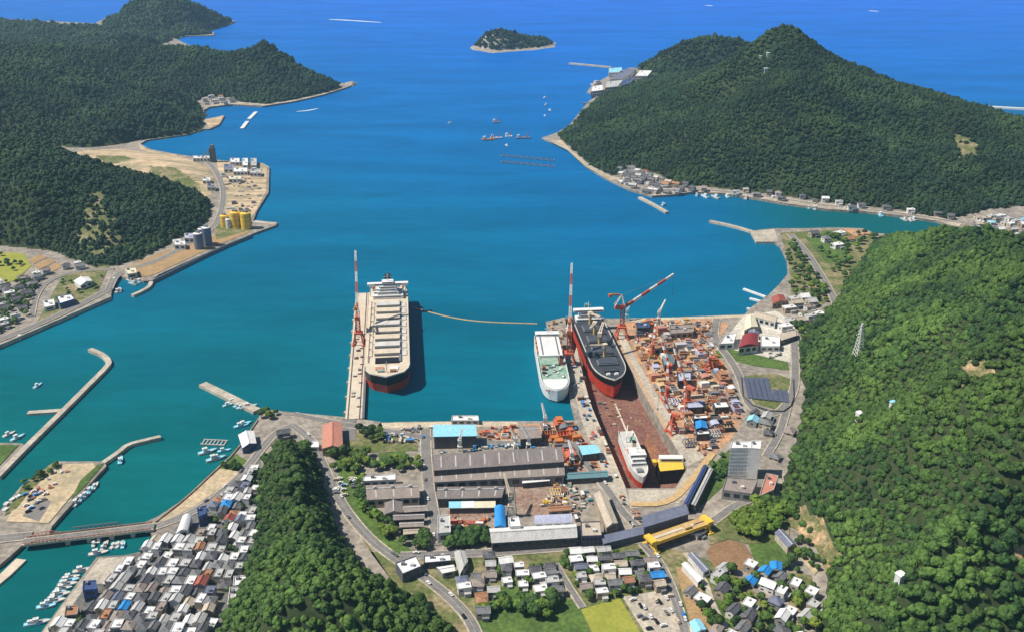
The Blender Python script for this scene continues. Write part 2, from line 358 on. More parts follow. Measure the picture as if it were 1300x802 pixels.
def points_forest(name, pts, sc, coll, label):
    n = len(pts); NT[0] += n
    me = bpy.data.meshes.new(name); me.from_pydata(pts.tolist(), [], [])
    a = me.attributes.new('sc', 'FLOAT_VECTOR', 'POINT'); a.data.foreach_set('vector', sc.astype(np.float32).ravel())
    rt = np.zeros((n, 3), np.float32); rt[:, 2] = rng.rand(n)*6.283; rt[:, :2] = (rng.rand(n, 2)-.5)*.3
    b = me.attributes.new('rot', 'FLOAT_VECTOR', 'POINT'); b.data.foreach_set('vector', rt.ravel())
    o = bpy.data.objects.new(name, me); COL.objects.link(o); md = o.modifiers.new('scatter', 'NODES'); md.node_group = GN[id(coll)]
    tag(o, label, 'forest', kind='stuff'); return o
def forest(h, sp, coll, label, inset=2, clear_keep=.12, ymin=0, cull=True):
    gx = np.arange(h.bb[0], h.bb[1], sp); gy = np.arange(h.bb[2], h.bb[3], sp*.88); X, Y = np.meshgrid(gx, gy)
    X = X.astype(float); X[::2] += sp/2; X = X.ravel()+(rng.rand(X.size)-.5)*sp*.8; Y = Y.ravel()+(rng.rand(Y.size)-.5)*sp*.8
    k = inside(X, Y, h.poly); X, Y = X[k], Y[k]; k = edist(X, Y, h.poly) > inset; X, Y = X[k], Y[k]
    for c in h.clear:
        i = inside(X, Y, c); k = ~(i & (rng.rand(len(X)) > clear_keep)); X, Y = X[k], Y[k]
    Z = h.h(X, Y)
    # leave out what lies wholly outside the frame
    Zc = Z-H; D = Y*math.cos(TH)-Zc*math.sin(TH); U = X/D*F+650; V = 401-F*(Y*math.sin(TH)+Zc*math.cos(TH))/D
    k = (D > 50) & (U > -90) & (U < 1390) & (V < 900); X, Y, Z = X[k], Y[k], Z[k]
    if cull:   # and the sides turned far away behind the ridge
        e = 12.0; vx = X; vy = Y; L = np.hypot(vx, vy); vx = vx/L; vy = vy/L
        s1 = (h.h(X+vx*e, Y+vy*e)-Z)/e; hid = np.zeros(len(X), bool)
        tanray = (H-Z)/L
        for q in (60, 110, 180):
            hh = h.h(X-vx*q, Y-vy*q); hid |= hh > Z+tanray*q+22
        k = ~hid; X, Y, Z = X[k], Y[k], Z[k]
    r = sp*(.46+.42*rng.rand(len(X))**1.8+.22*(rng.rand(len(X)) < .07)); r *= .78+.5*vnoise(X/42+7, Y/42+3); sc = np.stack([r*(.8+.35*rng.rand(len(X))), r*(.8+.35*rng.rand(len(X))), r*(.75+.6*rng.rand(len(X)))], 1)
    return points_forest('forest', np.stack([X, Y, Z+r*.25], 1), sc, coll, label)
# ------------------------------------------------------------------ sheets, land
SK = [0]
def sheet(name, pts, m, world=False, kind='structure', lift=0, label=None, cat=None):
    SK[0] += 1; z = GZ+.03+.009*SK[0]+lift; poly = pts if world else xy(pts)
    n = len(poly); mb = MB()
    t = tessellate_polygon([[Vector((p[0], p[1], 0)) for p in poly]]); fs = []
    for a, b, c in t:
        cr = (poly[b][0]-poly[a][0])*(poly[c][1]-poly[a][1])-(poly[b][1]-poly[a][1])*(poly[c][0]-poly[a][0]); fs.append((a, b, c) if cr > 0 else (a, c, b))
    mb.add([(p[0], p[1], z) for p in poly], fs); o = mb.build(name, m); o['kind'] = kind; tag(o, label, cat); return o
ROADS = []
def offset_line(pts, w):
    L = []; Rr = []
    for i, p in enumerate(pts):
        a = pts[max(0, i-1)]; b = pts[min(len(pts)-1, i+1)]; dx, dy = b[0]-a[0], b[1]-a[1]; l = math.hypot(dx, dy) or 1; nx, ny = -dy/l*w/2, dx/l*w/2
        L.append((p[0]+nx, p[1]+ny)); Rr.append((p[0]-nx, p[1]-ny))
    return L, Rr
def smooth(pts, n=2):
    for _ in range(n):
        q = [pts[0]]
        for a, b in zip(pts[:-1], pts[1:]): q += [(a[0]*.75+b[0]*.25, a[1]*.75+b[1]*.25), (a[0]*.25+b[0]*.75, a[1]*.25+b[1]*.75)]
        pts = q+[pts[-1]]
    return pts
def strip(name, wp, w, z0, z1, m, kind='structure', mats=None):
    L, Rr = offset_line(wp, w); n = len(wp); mb = MB()
    vs = [(x, y, z1) for x, y in L]+[(x, y, z1) for x, y in Rr]+[(x, y, z0) for x, y in L]+[(x, y, z0) for x, y in Rr]; fs = []
    for i in range(n-1): fs += [(i, n+i, n+i+1, i+1), (2*n+i, i, i+1, 2*n+i+1), (n+i, 3*n+i, 3*n+i+1, n+i+1), (2*n+i, 2*n+i+1, 3*n+i+1, 3*n+i)]
    fs += [(0, 2*n, 3*n, n), (n-1, 2*n-1, 4*n-1, 3*n-1)]; mb.add(vs, fs); o = mb.build(name, m)
    if kind: o['kind'] = kind
    return o
def road(pts, w, m=None, line=True, kerb=True):
    wp = smooth(xy(pts)); SK[0] += 1; z = GZ+.06+.009*SK[0]; ROADS.append((wp, w))
    if kerb: strip('pavement', wp, w+2, GZ-.2, z-.02+.1, M['quay']); z += .02+.1
    # carriageway as a sheet over the pavement bed
    L, Rr = offset_line(wp, w); n = len(wp); mb = MB(); mb.add([(x, y, z) for x, y in L]+[(x, y, z) for x, y in Rr], [(i, n+i, n+i+1, i+1) for i in range(n-1)])
    o = mb.build('road', m or M['asphalt']); o['kind'] = 'structure'
    if line:
        mb = MB(); L, Rr = offset_line(wp, .22); mb.add([(x, y, z+.02) for x, y in L]+[(x, y, z+.02) for x, y in Rr], [(i, n+i, n+i+1, i+1) for i in range(n-1)]); q = mb.build('road_marking', M['lane']); q['kind'] = 'structure'
def near_road(x, y, extra=5):
    for wp, w in ROADS:
        for a, b in zip(wp[:-1], wp[1:]):
            dx, dy = b[0]-a[0], b[1]-a[1]; L = dx*dx+dy*dy+1e-9; t = max(0, min(1, ((x-a[0])*dx+(y-a[1])*dy)/L))
            if math.hypot(x-a[0]-t*dx, y-a[1]-t*dy) < w/2+extra: return True
    return False
TAKEN = []
def taken(x, y, r):
    return any(math.hypot(x-a, y-b) < r+c for a, b, c in TAKEN)
def land(name, pts, m=None, z=GZ, skirt=-11, world=False):
    mb = MB(); mb.prism(pts if world else xy(pts, z), skirt, z, 0, 0); o = mb.build(name, m or M['ground']); o['kind'] = 'structure'; return o
DOCK_A = [(717, 403), (723, 434), (735, 474), (750, 518), (771, 567), (793, 619)]
DOCK_B = [(857, 619), (872, 594), (851, 559), (818, 502), (797, 464), (778, 430), (764, 404)]
MAIN = [(40, 840), (52, 802), (123, 706), (158, 704), (183, 699), (197, 683), (186, 669), (184, 662), (200, 655), (235, 632), (273, 596), (298, 573), (327, 531), (335, 519), (372, 523), (440, 529), (484, 535),
        (478, 541), (484, 543), (500, 535), (575, 534), (700, 534), (730, 533), (724, 508), (719, 470), (713, 430), (695, 416), (693, 408), (715, 403)] + DOCK_A + DOCK_B + [
        (800, 404), (850, 403), (945, 399), (955, 389), (975, 375), (990, 360), (1000, 348), (999, 330), (990, 312), (983, 307), (960, 306), (954, 293), (983, 290), (1020, 290), (1060, 289), (1095, 290), (1110, 296),
        (1140, 298), (1190, 306), (1225, 318), (1250, 319), (1238, 308), (1215, 290), (1190, 281), (1150, 275), (1100, 269), (1050, 266), (1000, 259), (960, 252), (920, 246), (880, 244), (850, 248), (828, 249),
        (800, 241), (770, 227), (745, 212), (720, 189), (697, 179), (688, 175), (706, 169), (722, 160), (738, 140), (748, 128), (760, 121), (745, 117), (752, 108), (770, 98), (800, 86), (812, 87), (850, 74), (900, 67), (960, 68), (1000, 92), (1130, 119),
        (1300, 166), (1500, 190), (1800, 330), (1800, 900), (60, 900)]
land('ground', MAIN)
LEFT = [(-200, 520), (0, 437), (141, 376), (143, 354), (151, 350), (165, 354), (182, 357), (193, 356), (201, 349), (276, 315), (320, 297), (351, 286), (350, 282), (321, 282), (326, 268), (341, 244), (342, 212), (333, 207), (283, 204), (225, 196), (192, 190), (178, 183), (186, 178), (236, 171), (258, 164),
        (266, 164), (279, 158), (285, 147), (257, 152), (259, 140), (267, 136), (295, 133), (333, 135), (374, 129), (409, 121), (438, 112), (448, 108), (436, 106), (405, 102), (370, 96), (320, 84), (290, 72), (250, 62), (228, 52), (222, 49), (236, 46), (272, 45), (272, 42), (262, 39), (292, 31), (299, 27), (270, 21), (200, 14), (140, 20), (120, 30), (60, 27), (0, 24), (-200, 24), (-500, 120), (-500, 520)]
land('ground', LEFT)
land('ground', [(-80, 640), (0, 648), (28, 615), (70, 585), (132, 585), (135, 591), (111, 617), (66, 667), (62, 680), (30, 689), (22, 697), (0, 716), (-80, 760)])
land('ground', [(-60, 560), (28, 562), (34, 568), (0, 600), (-60, 640)])
# dry dock
dk = xy(DOCK_A)+xy(DOCK_B)
mb = MB(); mb.prism(dk, -12, -10, 0); o = mb.build('dock_floor', M['dockfloor']); tag(o, kind='structure')
q_ = [(P(x, y, -10).x, P(x, y, -10).y) for x, y in [(822, 548), (836, 570), (846, 600), (850, 612), (826, 612), (828, 590), (818, 566)]]
o = sheet('dock_stain', q_, M['stain'], world=True); o.location.z = -10.05-GZ-.01*SK[0]+.15
# sea, with the dry dock left out of it
outer = [Vector((-30000, -3000, 0)), Vector((30000, -3000, 0)), Vector((30000, 40000, 0)), Vector((-30000, 40000, 0))]
dkh = [Vector((x, y, 0)) for x, y in dk]; cx = sum(v.x for v in dkh)/len(dkh); cy = sum(v.y for v in dkh)/len(dkh)
g0, g1 = dk[0], dk[-1]
hole = []
for v in dkh:      # grown outwards a little so that its rim lies inside the quay wall
    d = Vector((v.x-cx, v.y-cy, 0)).normalized(); hole.append(v+d*2.5)
hole[0] = Vector((g0[0]-3, g0[1]-4, 0)); hole[-1] = Vector((g1[0]+3, g1[1]-4, 0))
allv = outer+hole; ts = tessellate_polygon([outer, hole])
mb = MB(); fs = []
for a, b, c in ts:
    cr = (allv[b].x-allv[a].x)*(allv[c].y-allv[a].y)-(allv[b].y-allv[a].y)*(allv[c].x-allv[a].x); fs.append((a, b, c) if cr > 0 else (a, c, b))
mb.add(allv, fs)
def sea_mat():
    m = bpy.data.materials.new('sea_water'); m.use_nodes = True; n = m.node_tree; b = n.nodes['Principled BSDF']; L = n.links.new
    b.inputs['Roughness'].default_value = .22; b.inputs['IOR'].default_value = 1.33; b.inputs['Specular IOR Level'].default_value = .12
    g = n.nodes.new('ShaderNodeNewGeometry'); sp = n.nodes.new('ShaderNodeSeparateXYZ'); L(g.outputs['Position'], sp.inputs[0])
    no = n.nodes.new('ShaderNodeTexNoise'); no.inputs['Scale'].default_value = .0022; no.inputs['Detail'].default_value = 5; L(g.outputs['Position'], no.inputs['Vector'])
    # green shallows by the town to deep blue offshore, with sky reflection painted in
    ma = n.nodes.new('ShaderNodeMath'); ma.operation = 'MULTIPLY_ADD'; L(sp.outputs['X'], ma.inputs[0]); ma.inputs[1].default_value = .42; L(sp.outputs['Y'], ma.inputs[2])
    # x slope is undone to the right of the harbour mouth
    mx_ = n.nodes.new('ShaderNodeMath'); mx_.operation = 'MINIMUM'; L(sp.outputs['X'], mx_.inputs[0]); mx_.inputs[1].default_value = 120; L(mx_.outputs[0], ma.inputs[0])
    mb_ = n.nodes.new('ShaderNodeMath'); mb_.operation = 'MULTIPLY_ADD'; L(no.outputs[0], mb_.inputs[0]); mb_.inputs[1].default_value = 500; L(ma.outputs[0], mb_.inputs[2])
    mr = n.nodes.new('ShaderNodeMapRange'); L(mb_.outputs[0], mr.inputs[0]); mr.inputs[1].default_value = 500; mr.inputs[2].default_value = 5300
    ra = n.nodes.new('ShaderNodeValToRGB'); L(mr.outputs[0], ra.inputs[0]); e = ra.color_ramp.elements
    e[0].position = 0; e[0].color = (.003, .088, .088, 1); e[1].position = 1; e[1].color = (.001, .12, .60, 1)
    for p, c in ((.06, (.002, .118, .122)), (.14, (.001, .124, .195)), (.32, (.001, .124, .335)), (.6, (.001, .125, .48))): x = e.new(p); x.color = (*c, 1)
    n2 = n.nodes.new('ShaderNodeTexNoise'); n2.inputs['Scale'].default_value = .006; n2.inputs['Detail'].default_value = 6; n2.inputs['Distortion'].default_value = .8
    mp = n.nodes.new('ShaderNodeMapping'); mp.inputs['Scale'].default_value = (.5, 1.6, 1); mp.inputs['Rotation'].default_value = (0, 0, .35); L(g.outputs['Position'], mp.inputs[0]); L(mp.outputs[0], n2.inputs['Vector'])
    m3 = n.nodes.new('ShaderNodeMapRange'); L(n2.outputs[0], m3.inputs[0]); m3.inputs[1].default_value = .3; m3.inputs[2].default_value = .7; m3.inputs[3].default_value = .84; m3.inputs[4].default_value = 1.14
    n5 = n.nodes.new('ShaderNodeTexNoise'); n5.inputs['Scale'].default_value = .045; n5.inputs['Detail'].default_value = 5; n5.inputs['Roughness'].default_value = .7; L(mp.outputs[0], n5.inputs['Vector'])
    m5 = n.nodes.new('ShaderNodeMapRange'); L(n5.outputs[0], m5.inputs[0]); m5.inputs[1].default_value = .3; m5.inputs[2].default_value = .7; m5.inputs[3].default_value = .9; m5.inputs[4].default_value = 1.12
    m6 = n.nodes.new('ShaderNodeMath'); m6.operation = 'MULTIPLY'; L(m3.outputs[0], m6.inputs[0]); L(m5.outputs[0], m6.inputs[1])
    sc = n.nodes.new('ShaderNodeVectorMath'); sc.operation = 'SCALE'; L(ra.outputs[0], sc.inputs[0]); L(m6.outputs[0], sc.inputs['Scale']); df = n.nodes.new('ShaderNodeBsdfDiffuse'); gl = n.nodes.new('ShaderNodeBsdfGlossy'); gl.inputs['Roughness'].default_value = .22; fr = n.nodes.new('ShaderNodeFresnel'); fr.inputs['IOR'].default_value = 1.33
    mf = n.nodes.new('ShaderNodeMath'); mf.operation = 'MULTIPLY'; mf.use_clamp = True; mf.inputs[1].default_value = .22; L(fr.outputs[0], mf.inputs[0])
    # the shallow bay between the mountain and the point is green
    gx = n.nodes.new('ShaderNodeMapRange'); L(sp.outputs['X'], gx.inputs[0]); gx.inputs[1].default_value = 250; gx.inputs[2].default_value = 480; gx.interpolation_type = 'SMOOTHSTEP'
    gy = n.nodes.new('ShaderNodeMapRange'); L(sp.outputs['Y'], gy.inputs[0]); gy.inputs[1].default_value = 2400; gy.inputs[2].default_value = 1900
    gm = n.nodes.new('ShaderNodeMath'); gm.operation = 'MULTIPLY'; L(gx.outputs[0], gm.inputs[0]); L(gy.outputs[0], gm.inputs[1])
    mg = n.nodes.new('ShaderNodeMix'); mg.data_type = 'RGBA'; mg.inputs[7].default_value = (.002, .10, .115, 1); L(gm.outputs[0], mg.inputs[0]); L(sc.outputs[0], mg.inputs[6]); L(mg.outputs[2], df.inputs[0])
    ms = n.nodes.new('ShaderNodeMixShader'); L(mf.outputs[0], ms.inputs[0]); L(df.outputs[0], ms.inputs[1]); L(gl.outputs[0], ms.inputs[2]); out = next(q for q in n.nodes if q.type == 'OUTPUT_MATERIAL'); L(ms.outputs[0], out.inputs[0])
    n4 = n.nodes.new('ShaderNodeTexNoise'); n4.inputs['Scale'].default_value = .12; n4.inputs['Detail'].default_value = 4; L(mp.outputs[0], n4.inputs['Vector'])
    bp = n.nodes.new('ShaderNodeBump'); bp.inputs['Strength'].default_value = .22; bp.inputs['Distance'].default_value = 1.2; L(n4.outputs[0], bp.inputs['Height']); L(bp.outputs[0], gl.inputs['Normal']); L(bp.outputs[0], df.inputs['Normal'])
    return m
o = mb.build('sea', sea_mat()); o['kind'] = 'structure'
# ------------------------------------------------------------------ hills
mountain = Hill('mountain', [(706, 172), (728, 192), (750, 212), (775, 224), (792, 222), (800, 212), (835, 222), (860, 236), (900, 238), (960, 245), (1020, 253), (1080, 261), (1140, 267), (1200, 279), (1222, 276), (1250, 268), (1300, 262), (1500, 250), (1560, 215), (1500, 192), (1300, 168), (1130, 121), (1000, 97), (940, 88), (880, 90), (830, 98), (790, 112), (762, 124), (742, 142), (724, 162)],
    [(995, 41, 198), (1012, 47, 190), (978, 48, 188), (962, 58, 172), (940, 72, 150), (895, 90, 108), (840, 110, 62), (770, 146, 26), (735, 166, 10), (1035, 72, 158), (1060, 92, 134), (1095, 105, 110), (1130, 112, 98), (1170, 120, 90), (1205, 133, 80), (1250, 145, 72), (1300, 157, 64), (1400, 170, 54), (1000, 68, 168),
     (900, 180, 52), (1000, 145, 98), (1000, 100, 138), (1000, 200, 48), (930, 120, 92), (800, 190, 22), (850, 150, 45), (1100, 160, 72), (1100, 215, 34), (1200, 180, 52), (1200, 230, 24), (1300, 200, 42), (1300, 240, 16), (1400, 220, 30)],
    9, amp=.17, rs=210, clear=[(25, [(1205, 196), (1235, 198), (1238, 214), (1215, 218)])])
backhill = Hill('hill', [(806, 87), (832, 96), (870, 100), (930, 96), (985, 96), (960, 72), (900, 69), (850, 76)], [(905, 51, 86), (870, 58, 72), (840, 70, 45), (935, 54, 80), (890, 76, 40), (960, 60, 70)], 12, amp=.12)
ridge = Hill('near_hill', [(1118, 301), (1103, 316), (1088, 340), (1070, 362), (1060, 388), (1035, 408), (1014, 430), (1014, 470), (1022, 500), (1012, 545), (1003, 580), (992, 610), (985, 640), (1000, 668), (1040, 700), (1050, 740), (1040, 780), (1045, 860), (1100, 900), (1800, 900), (1800, 420), (1560, 330), (1420, 322), (1300, 326), (1240, 322), (1200, 313), (1150, 301)],
    [(1150, 299, 38), (1200, 309, 60), (1250, 320, 75), (1300, 331, 92), (1400, 345, 120), (1100, 350, 24), (1150, 350, 55), (1220, 350, 80), (1300, 370, 112), (1100, 400, 40), (1200, 400, 86), (1300, 430, 128), (1050, 430, 18), (1100, 480, 45), (1200, 500, 98), (1300, 500, 140), (1090, 560, 46), (1200, 600, 100), (1300, 600, 142),
     (1100, 650, 36), (1200, 700, 90), (1300, 700, 132), (1100, 740, 28), (1200, 790, 78), (1300, 790, 124), (1100, 820, 28), (1450, 600, 190), (1500, 800, 190), (1050, 600, 26)],
    7, amp=.30, rs=150, mats=[M['hill'], M['clearing']], clear=[(None, [(1213, 462), (1240, 456), (1260, 460), (1258, 478), (1225, 484)]), (None, [(992, 648), (1022, 640), (1050, 672), (1064, 712), (1040, 728), (1010, 690)]), (None, [(1082, 537), (1104, 530), (1112, 537), (1092, 548)]), (None, [(1290, 680), (1310, 690), (1306, 712), (1288, 705)])])
knoll = Hill('wooded_knoll', [(352, 562), (335, 580), (326, 610), (326, 660), (322, 700), (306, 745), (282, 790), (262, 830), (262, 900), (640, 900), (598, 830), (556, 784), (528, 762), (500, 750), (472, 736), (450, 712), (434, 686), (422, 655), (414, 625), (405, 590), (388, 562)],
    [(370, 565, 30), (352, 590, 34), (395, 590, 32), (372, 615, 38), (372, 660, 40), (410, 650, 42), (400, 700, 50), (350, 720, 38), (420, 700, 40), (425, 760, 56), (468, 778, 42), (360, 790, 46), (430, 830, 60), (520, 815, 30)],
    5, amp=.22, rs=80, ramp=1.35)
lefthill = Hill('hill', [(269, 276), (255, 290), (232, 303), (205, 316), (180, 330), (150, 338), (118, 340), (95, 332), (60, 318), (0, 312), (-150, 320), (-300, 260), (-150, 215), (0, 210), (75, 214), (130, 224), (190, 232), (240, 242), (266, 256)],
    [(0, 170, 96), (40, 188, 86), (70, 203, 76), (110, 214, 62), (150, 222, 50), (190, 230, 40), (225, 242, 29), (250, 254, 18), (262, 266, 9), (30, 245, 66), (100, 256, 42), (160, 262, 32), (200, 280, 22), (60, 285, 28), (130, 305, 16), (-100, 170, 110)],
    7, amp=.24, rs=120, clear=[(45, [(108, 250), (132, 245), (152, 280), (120, 292), (92, 285)])])
quarry = Hill('quarry_terraces', [(80, 196), (110, 191), (150, 189), (200, 194), (240, 201), (268, 213), (276, 232), (270, 252), (255, 250), (230, 236), (190, 228), (150, 220), (110, 214)],
    [(120, 198, 16), (170, 204, 17), (215, 212, 15), (245, 224, 11), (95, 200, 14)], 6, amp=.3, rs=45, mats=[M['quarry'], M['scrub']], ramp=.8, clear=[(8, [(190, 214), (225, 218), (252, 232), (256, 248), (232, 238), (195, 228)]), (14, [(120, 199), (160, 197), (175, 203), (140, 206)])])
lefthead = Hill('headland', [(-300, 215), (-100, 195), (0, 186), (60, 186), (110, 188), (150, 184), (172, 179), (198, 176), (237, 170.6), (257, 164), (258, 141), (250, 130), (262, 123), (290, 125), (305, 130.5), (340, 133.4), (374, 127.6), (409, 120), (437, 111.6), (405, 104), (370, 98), (320, 88), (285, 78), (240, 72), (150, 66), (0, 58), (-300, 58)],
    [(342, 59, 92), (322, 66, 74), (298, 72, 60), (270, 68, 62), (250, 66, 70), (190, 128, 14), (120, 132, 34), (270, 100, 26), (180, 92, 40), (150, 134, 22), (200, 64, 72), (365, 74, 62), (395, 92, 34), (420, 102, 18), (150, 72, 70), (100, 80, 70), (60, 66, 100), (0, 60, 115), (300, 105, 22), (340, 100, 34), (375, 110, 18), (215, 118, 40), (236, 148, 24), (150, 158, 40), (200, 140, 40), (100, 110, 66), (60, 140, 50), (0, 110, 84), (0, 160, 42), (-150, 100, 110)],
    12, amp=.32, rs=230)
farridge = Hill('far_ridge', [(-300, 60), (0, 54), (80, 60), (150, 62), (205, 57), (222, 51), (205, 42), (150, 36), (90, 33), (0, 27), (-300, 27)],
    [(0, 22, 100), (30, 28, 92), (60, 31, 88), (90, 30, 86), (120, 32, 78), (150, 38, 60), (190, 44, 40), (50, 48, 55), (120, 52, 36), (-150, 18, 120)], 18, amp=.12, rs=300)
farhead = Hill('far_headland', [(128, 31), (145, 38), (200, 46), (222, 50), (236, 46), (270, 44), (262, 40), (290, 31), (296, 28), (270, 22), (200, 15), (140, 21)],
    [(185, 5, 96), (150, 14, 66), (165, 8, 84), (210, 6, 92), (235, 8, 86), (262, 14, 62), (285, 22, 30), (200, 22, 60), (220, 36, 20), (255, 30, 26)], 16, amp=.1, rs=200)
isle = Hill('islet', [(601, 62), (625, 66), (660, 64), (690, 61), (704, 57), (690, 50), (655, 48), (625, 50), (606, 56)], [(630, 40, 52), (618, 44, 42), (645, 42, 44), (660, 48, 30), (688, 51, 16), (675, 54, 12), (630, 54, 26)], 7, amp=.15, rs=70, base=0, mats=[M['rock'], M['rock']], minus=-3)
beach_isle = Hill('islet_rocks', [(596, 60), (600, 64), (625, 68), (650, 66), (680, 64), (706, 60), (706, 54), (690, 55), (606, 56)], [(630, 62, 2.4), (690, 59, 4), (600, 60, 4)], 6, amp=.9, rs=30, base=0, mats=[M['rock'], M['rock']], minus=-3)
tiprock = Hill('shore_rocks', [(436, 110), (446, 111), (455, 107), (448, 103), (438, 105)], [(446, 104, 9)], 4, amp=.3, rs=25, base=0, mats=[M['rock'], M['rock']], minus=-3)
pcoll = CC
forest(mountain, 6.6, CC2, 'dark green forest covering the pointed mountain across the bay', inset=3)
forest(backhill, 10, CC2, 'forest on the low hill behind the pointed mountain', inset=4)
forest(ridge, 5.8, CC, 'dense green forest covering the near hillside above the shipyard', inset=3)
forest(knoll, 5.6, CC, 'dense green forest on the wooded knoll beside the harbour town', inset=2)
forest(lefthill, 6.4, CC2, 'dark forest on the hill behind the grey silos', inset=3, clear_keep=.45)
forest(lefthead, 8.5, CC2, 'dark forest over the wide headland beyond the quarry', inset=5)
forest(farridge, 12, CC2, 'hazy forest on the low ridge behind the wide headland', inset=5)
forest(farhead, 11, CC2, 'hazy forest on the far rounded headland', inset=6)
forest(isle, 10, CC2, 'forest on the small islet at the mouth of the bay', inset=5)
print('TREES', NT[0])
# ------------------------------------------------------------------ ground surfaces
sheet('yard_ground', [(800, 406), (905, 402), (925, 412), (905, 440), (925, 470), (935, 500), (945, 530), (925, 560), (895, 590), (875, 575), (845, 520), (812, 460), (782, 412)], M['orange'])
sheet('yard_ground', [(660, 538), (728, 536), (742, 556), (765, 590), (768, 600), (722, 600), (712, 568), (665, 566)], M['orange'])
sheet('yard_ground', [(568, 648), (628, 646), (632, 672), (600, 678), (572, 676)], M['brown'])
sheet('yard_ground', [(650, 618), (718, 612), (722, 650), (690, 656), (652, 650)], M['brown'])
sheet('yard_ground', [(612, 546), (656, 544), (658, 560), (612, 560)], M['orange'])
sheet('quay_apron', [(484, 536), (500, 536), (575, 535), (657, 535), (657, 541), (606, 541), (500, 543), (486, 542)], M['apron'])
sheet('quay_apron', [(732, 440), (741, 480), (752, 520), (773, 569), (794, 619), (800, 640), (784, 640), (765, 600), (738, 533), (722, 470)], M['quay'])
sheet('quay_apron', [(779, 430), (798, 463), (819, 501), (852, 558), (873, 592), (895, 580), (862, 545), (830, 495), (800, 440), (790, 420)], M['quay'])
sheet('dock_edge', [(779, 429), (798.5, 463), (819.5, 501), (852, 558), (856, 557), (824, 500), (803, 463), (784, 429)], M['lip'])
sheet('dock_edge', [(737, 474), (752, 518), (773, 567), (795, 620), (791, 620), (769.5, 567), (749, 518), (734.5, 474)], M['apron'])
sheet('quay_apron', [(797, 621), (857, 621), (873, 596), (900, 590), (862, 638), (800, 645)], M['quay'])
sheet('quay_apron', [(800, 404), (850, 403), (944, 400), (944, 403), (850, 406), (801, 408)], M['apron'])
sheet('reclaimed_strip', [(197, 662), (214, 659), (250, 640), (290, 612), (302, 600), (292, 586), (273, 597), (235, 633)], M['sand'])
sheet('grass_field', [(276, 594), (305, 598), (316, 586), (300, 576), (290, 582)], M['grass'], kind='structure')
sheet('town_ground', [(55, 802), (125, 708), (190, 700), (240, 655), (290, 615), (330, 575), (335, 640), (322, 700), (290, 780), (275, 830), (60, 830)], M['town'])
sheet('harbour_apron', [(126, 708), (160, 706), (150, 722), (132, 740), (110, 742), (84, 780), (62, 802), (54, 802)], M['quay'])
sheet('village_ground', [(420, 620), (470, 700), (600, 706), (815, 690), (870, 700), (925, 720), (1010, 800), (1010, 850), (590, 850), (500, 740)], M['scrub'])
sheet('grass_field', [(606, 775), (640, 740), (735, 765), (760, 830), (600, 830)], M['grass'])
sheet('rice_field', [(737, 773), (787, 759), (818, 812), (762, 822)], M['rice'])
sheet('car_park', [(790, 757), (845, 748), (872, 790), (880, 815), (826, 815)], M['quay'])
sheet('bare_field', [(858, 720), (880, 718), (895, 760), (905, 800), (880, 800), (868, 760)], M['dryfield'])
sheet('tilled_field', [(896, 700), (905, 690), (925, 685), (945, 690), (955, 705), (950, 718), (930, 726), (908, 722)], M['oval'])
sheet('grass_field', [(950, 690), (985, 678), (1003, 700), (1000, 720), (960, 720)], M['grass'])
sheet('grass_field', [(905, 765), (920, 755), (940, 790), (925, 810)], M['grass'])
sheet('grass_field', [(1000, 726), (1030, 730), (1040, 770), (1012, 800), (1000, 760)], M['scrub'])
sheet('grass_field', [(640, 735), (668, 728), (675, 752), (650, 758)], M['grass'])
sheet('grass_field', [(735, 725), (762, 718), (768, 740), (742, 748)], M['grass'])
sheet('grass_verge', [(908, 445), (938, 442), (1000, 460), (1002, 470), (955, 464), (910, 452)], M['grass'])
sheet('solar_field', [(941, 477), (985, 474), (1006, 482), (1008, 510), (992, 522), (944, 508)], M['scrub'])
sheet('compound_ground', [(912, 440), (945, 400), (985, 395), (1010, 410), (1003, 460), (950, 448)], M['pale'])
sheet('grass_field', [(990, 296), (1060, 292), (1095, 293), (1115, 302), (1095, 330), (1065, 372), (1040, 390), (1005, 380), (1003, 345), (996, 315)], M['scrub'])
sheet('grass_field', [(1020, 300), (1060, 294), (1085, 300), (1075, 330), (1050, 335)], M['grass'])
sheet('bare_field', [(1068, 290), (1096, 292), (1110, 300), (1085, 300)], M['orange'])
sheet('grass_bank', [(880, 612), (926, 570), (930, 590), (920, 615), (893, 640), (880, 640)], M['grass'])
sheet('lawn', [(480, 575), (514, 572), (518, 590), (482, 592)], M['grass'])
sheet('green_strip', [(455, 545), (500, 545), (530, 562), (530, 572), (470, 574), (425, 580), (420, 572)], M['scrub'])
sheet('green_strip', [(425, 580), (455, 590), (462, 640), (500, 680), (525, 700), (505, 706), (470, 680), (438, 640)], M['grass'])
sheet('mountain_shore', [(712, 178), (730, 196), (752, 214), (778, 226), (790, 226), (776, 230), (745, 213), (720, 191), (698, 180)], M['sand'])
sheet('headland_beach', [(296, 131), (335, 133), (375, 127), (374, 129), (336, 134.6), (297, 133)], M['sand'])
sheet('headland_yard', [(259, 153), (284, 147), (278, 158), (266, 163)], M['quarry'])
sheet('beach', [(176, 182), (186, 190), (200, 194), (225, 197), (225, 199), (195, 196), (178, 190)], M['sand'])
sheet('gravel_yard', [(275, 206), (334, 209), (339, 215), (338, 244), (324, 270), (318, 280), (275, 278), (282, 240)], M['quarry'])
sheet('grass_field', [(150, 345), (200, 322), (270, 300), (318, 284), (315, 296), (275, 312), (198, 348), (185, 352)], M['dryfield'])
sheet('grass_field', [(270, 282), (318, 284), (320, 292), (275, 305)], M['scrub'])
sheet('grass_field', [(-60, 318), (30, 322), (40, 338), (20, 356), (-60, 380)], M['rice'])
sheet('grass_field', [(60, 385), (80, 350), (140, 336), (132, 352), (124, 372), (45, 412)], M['scrub'])
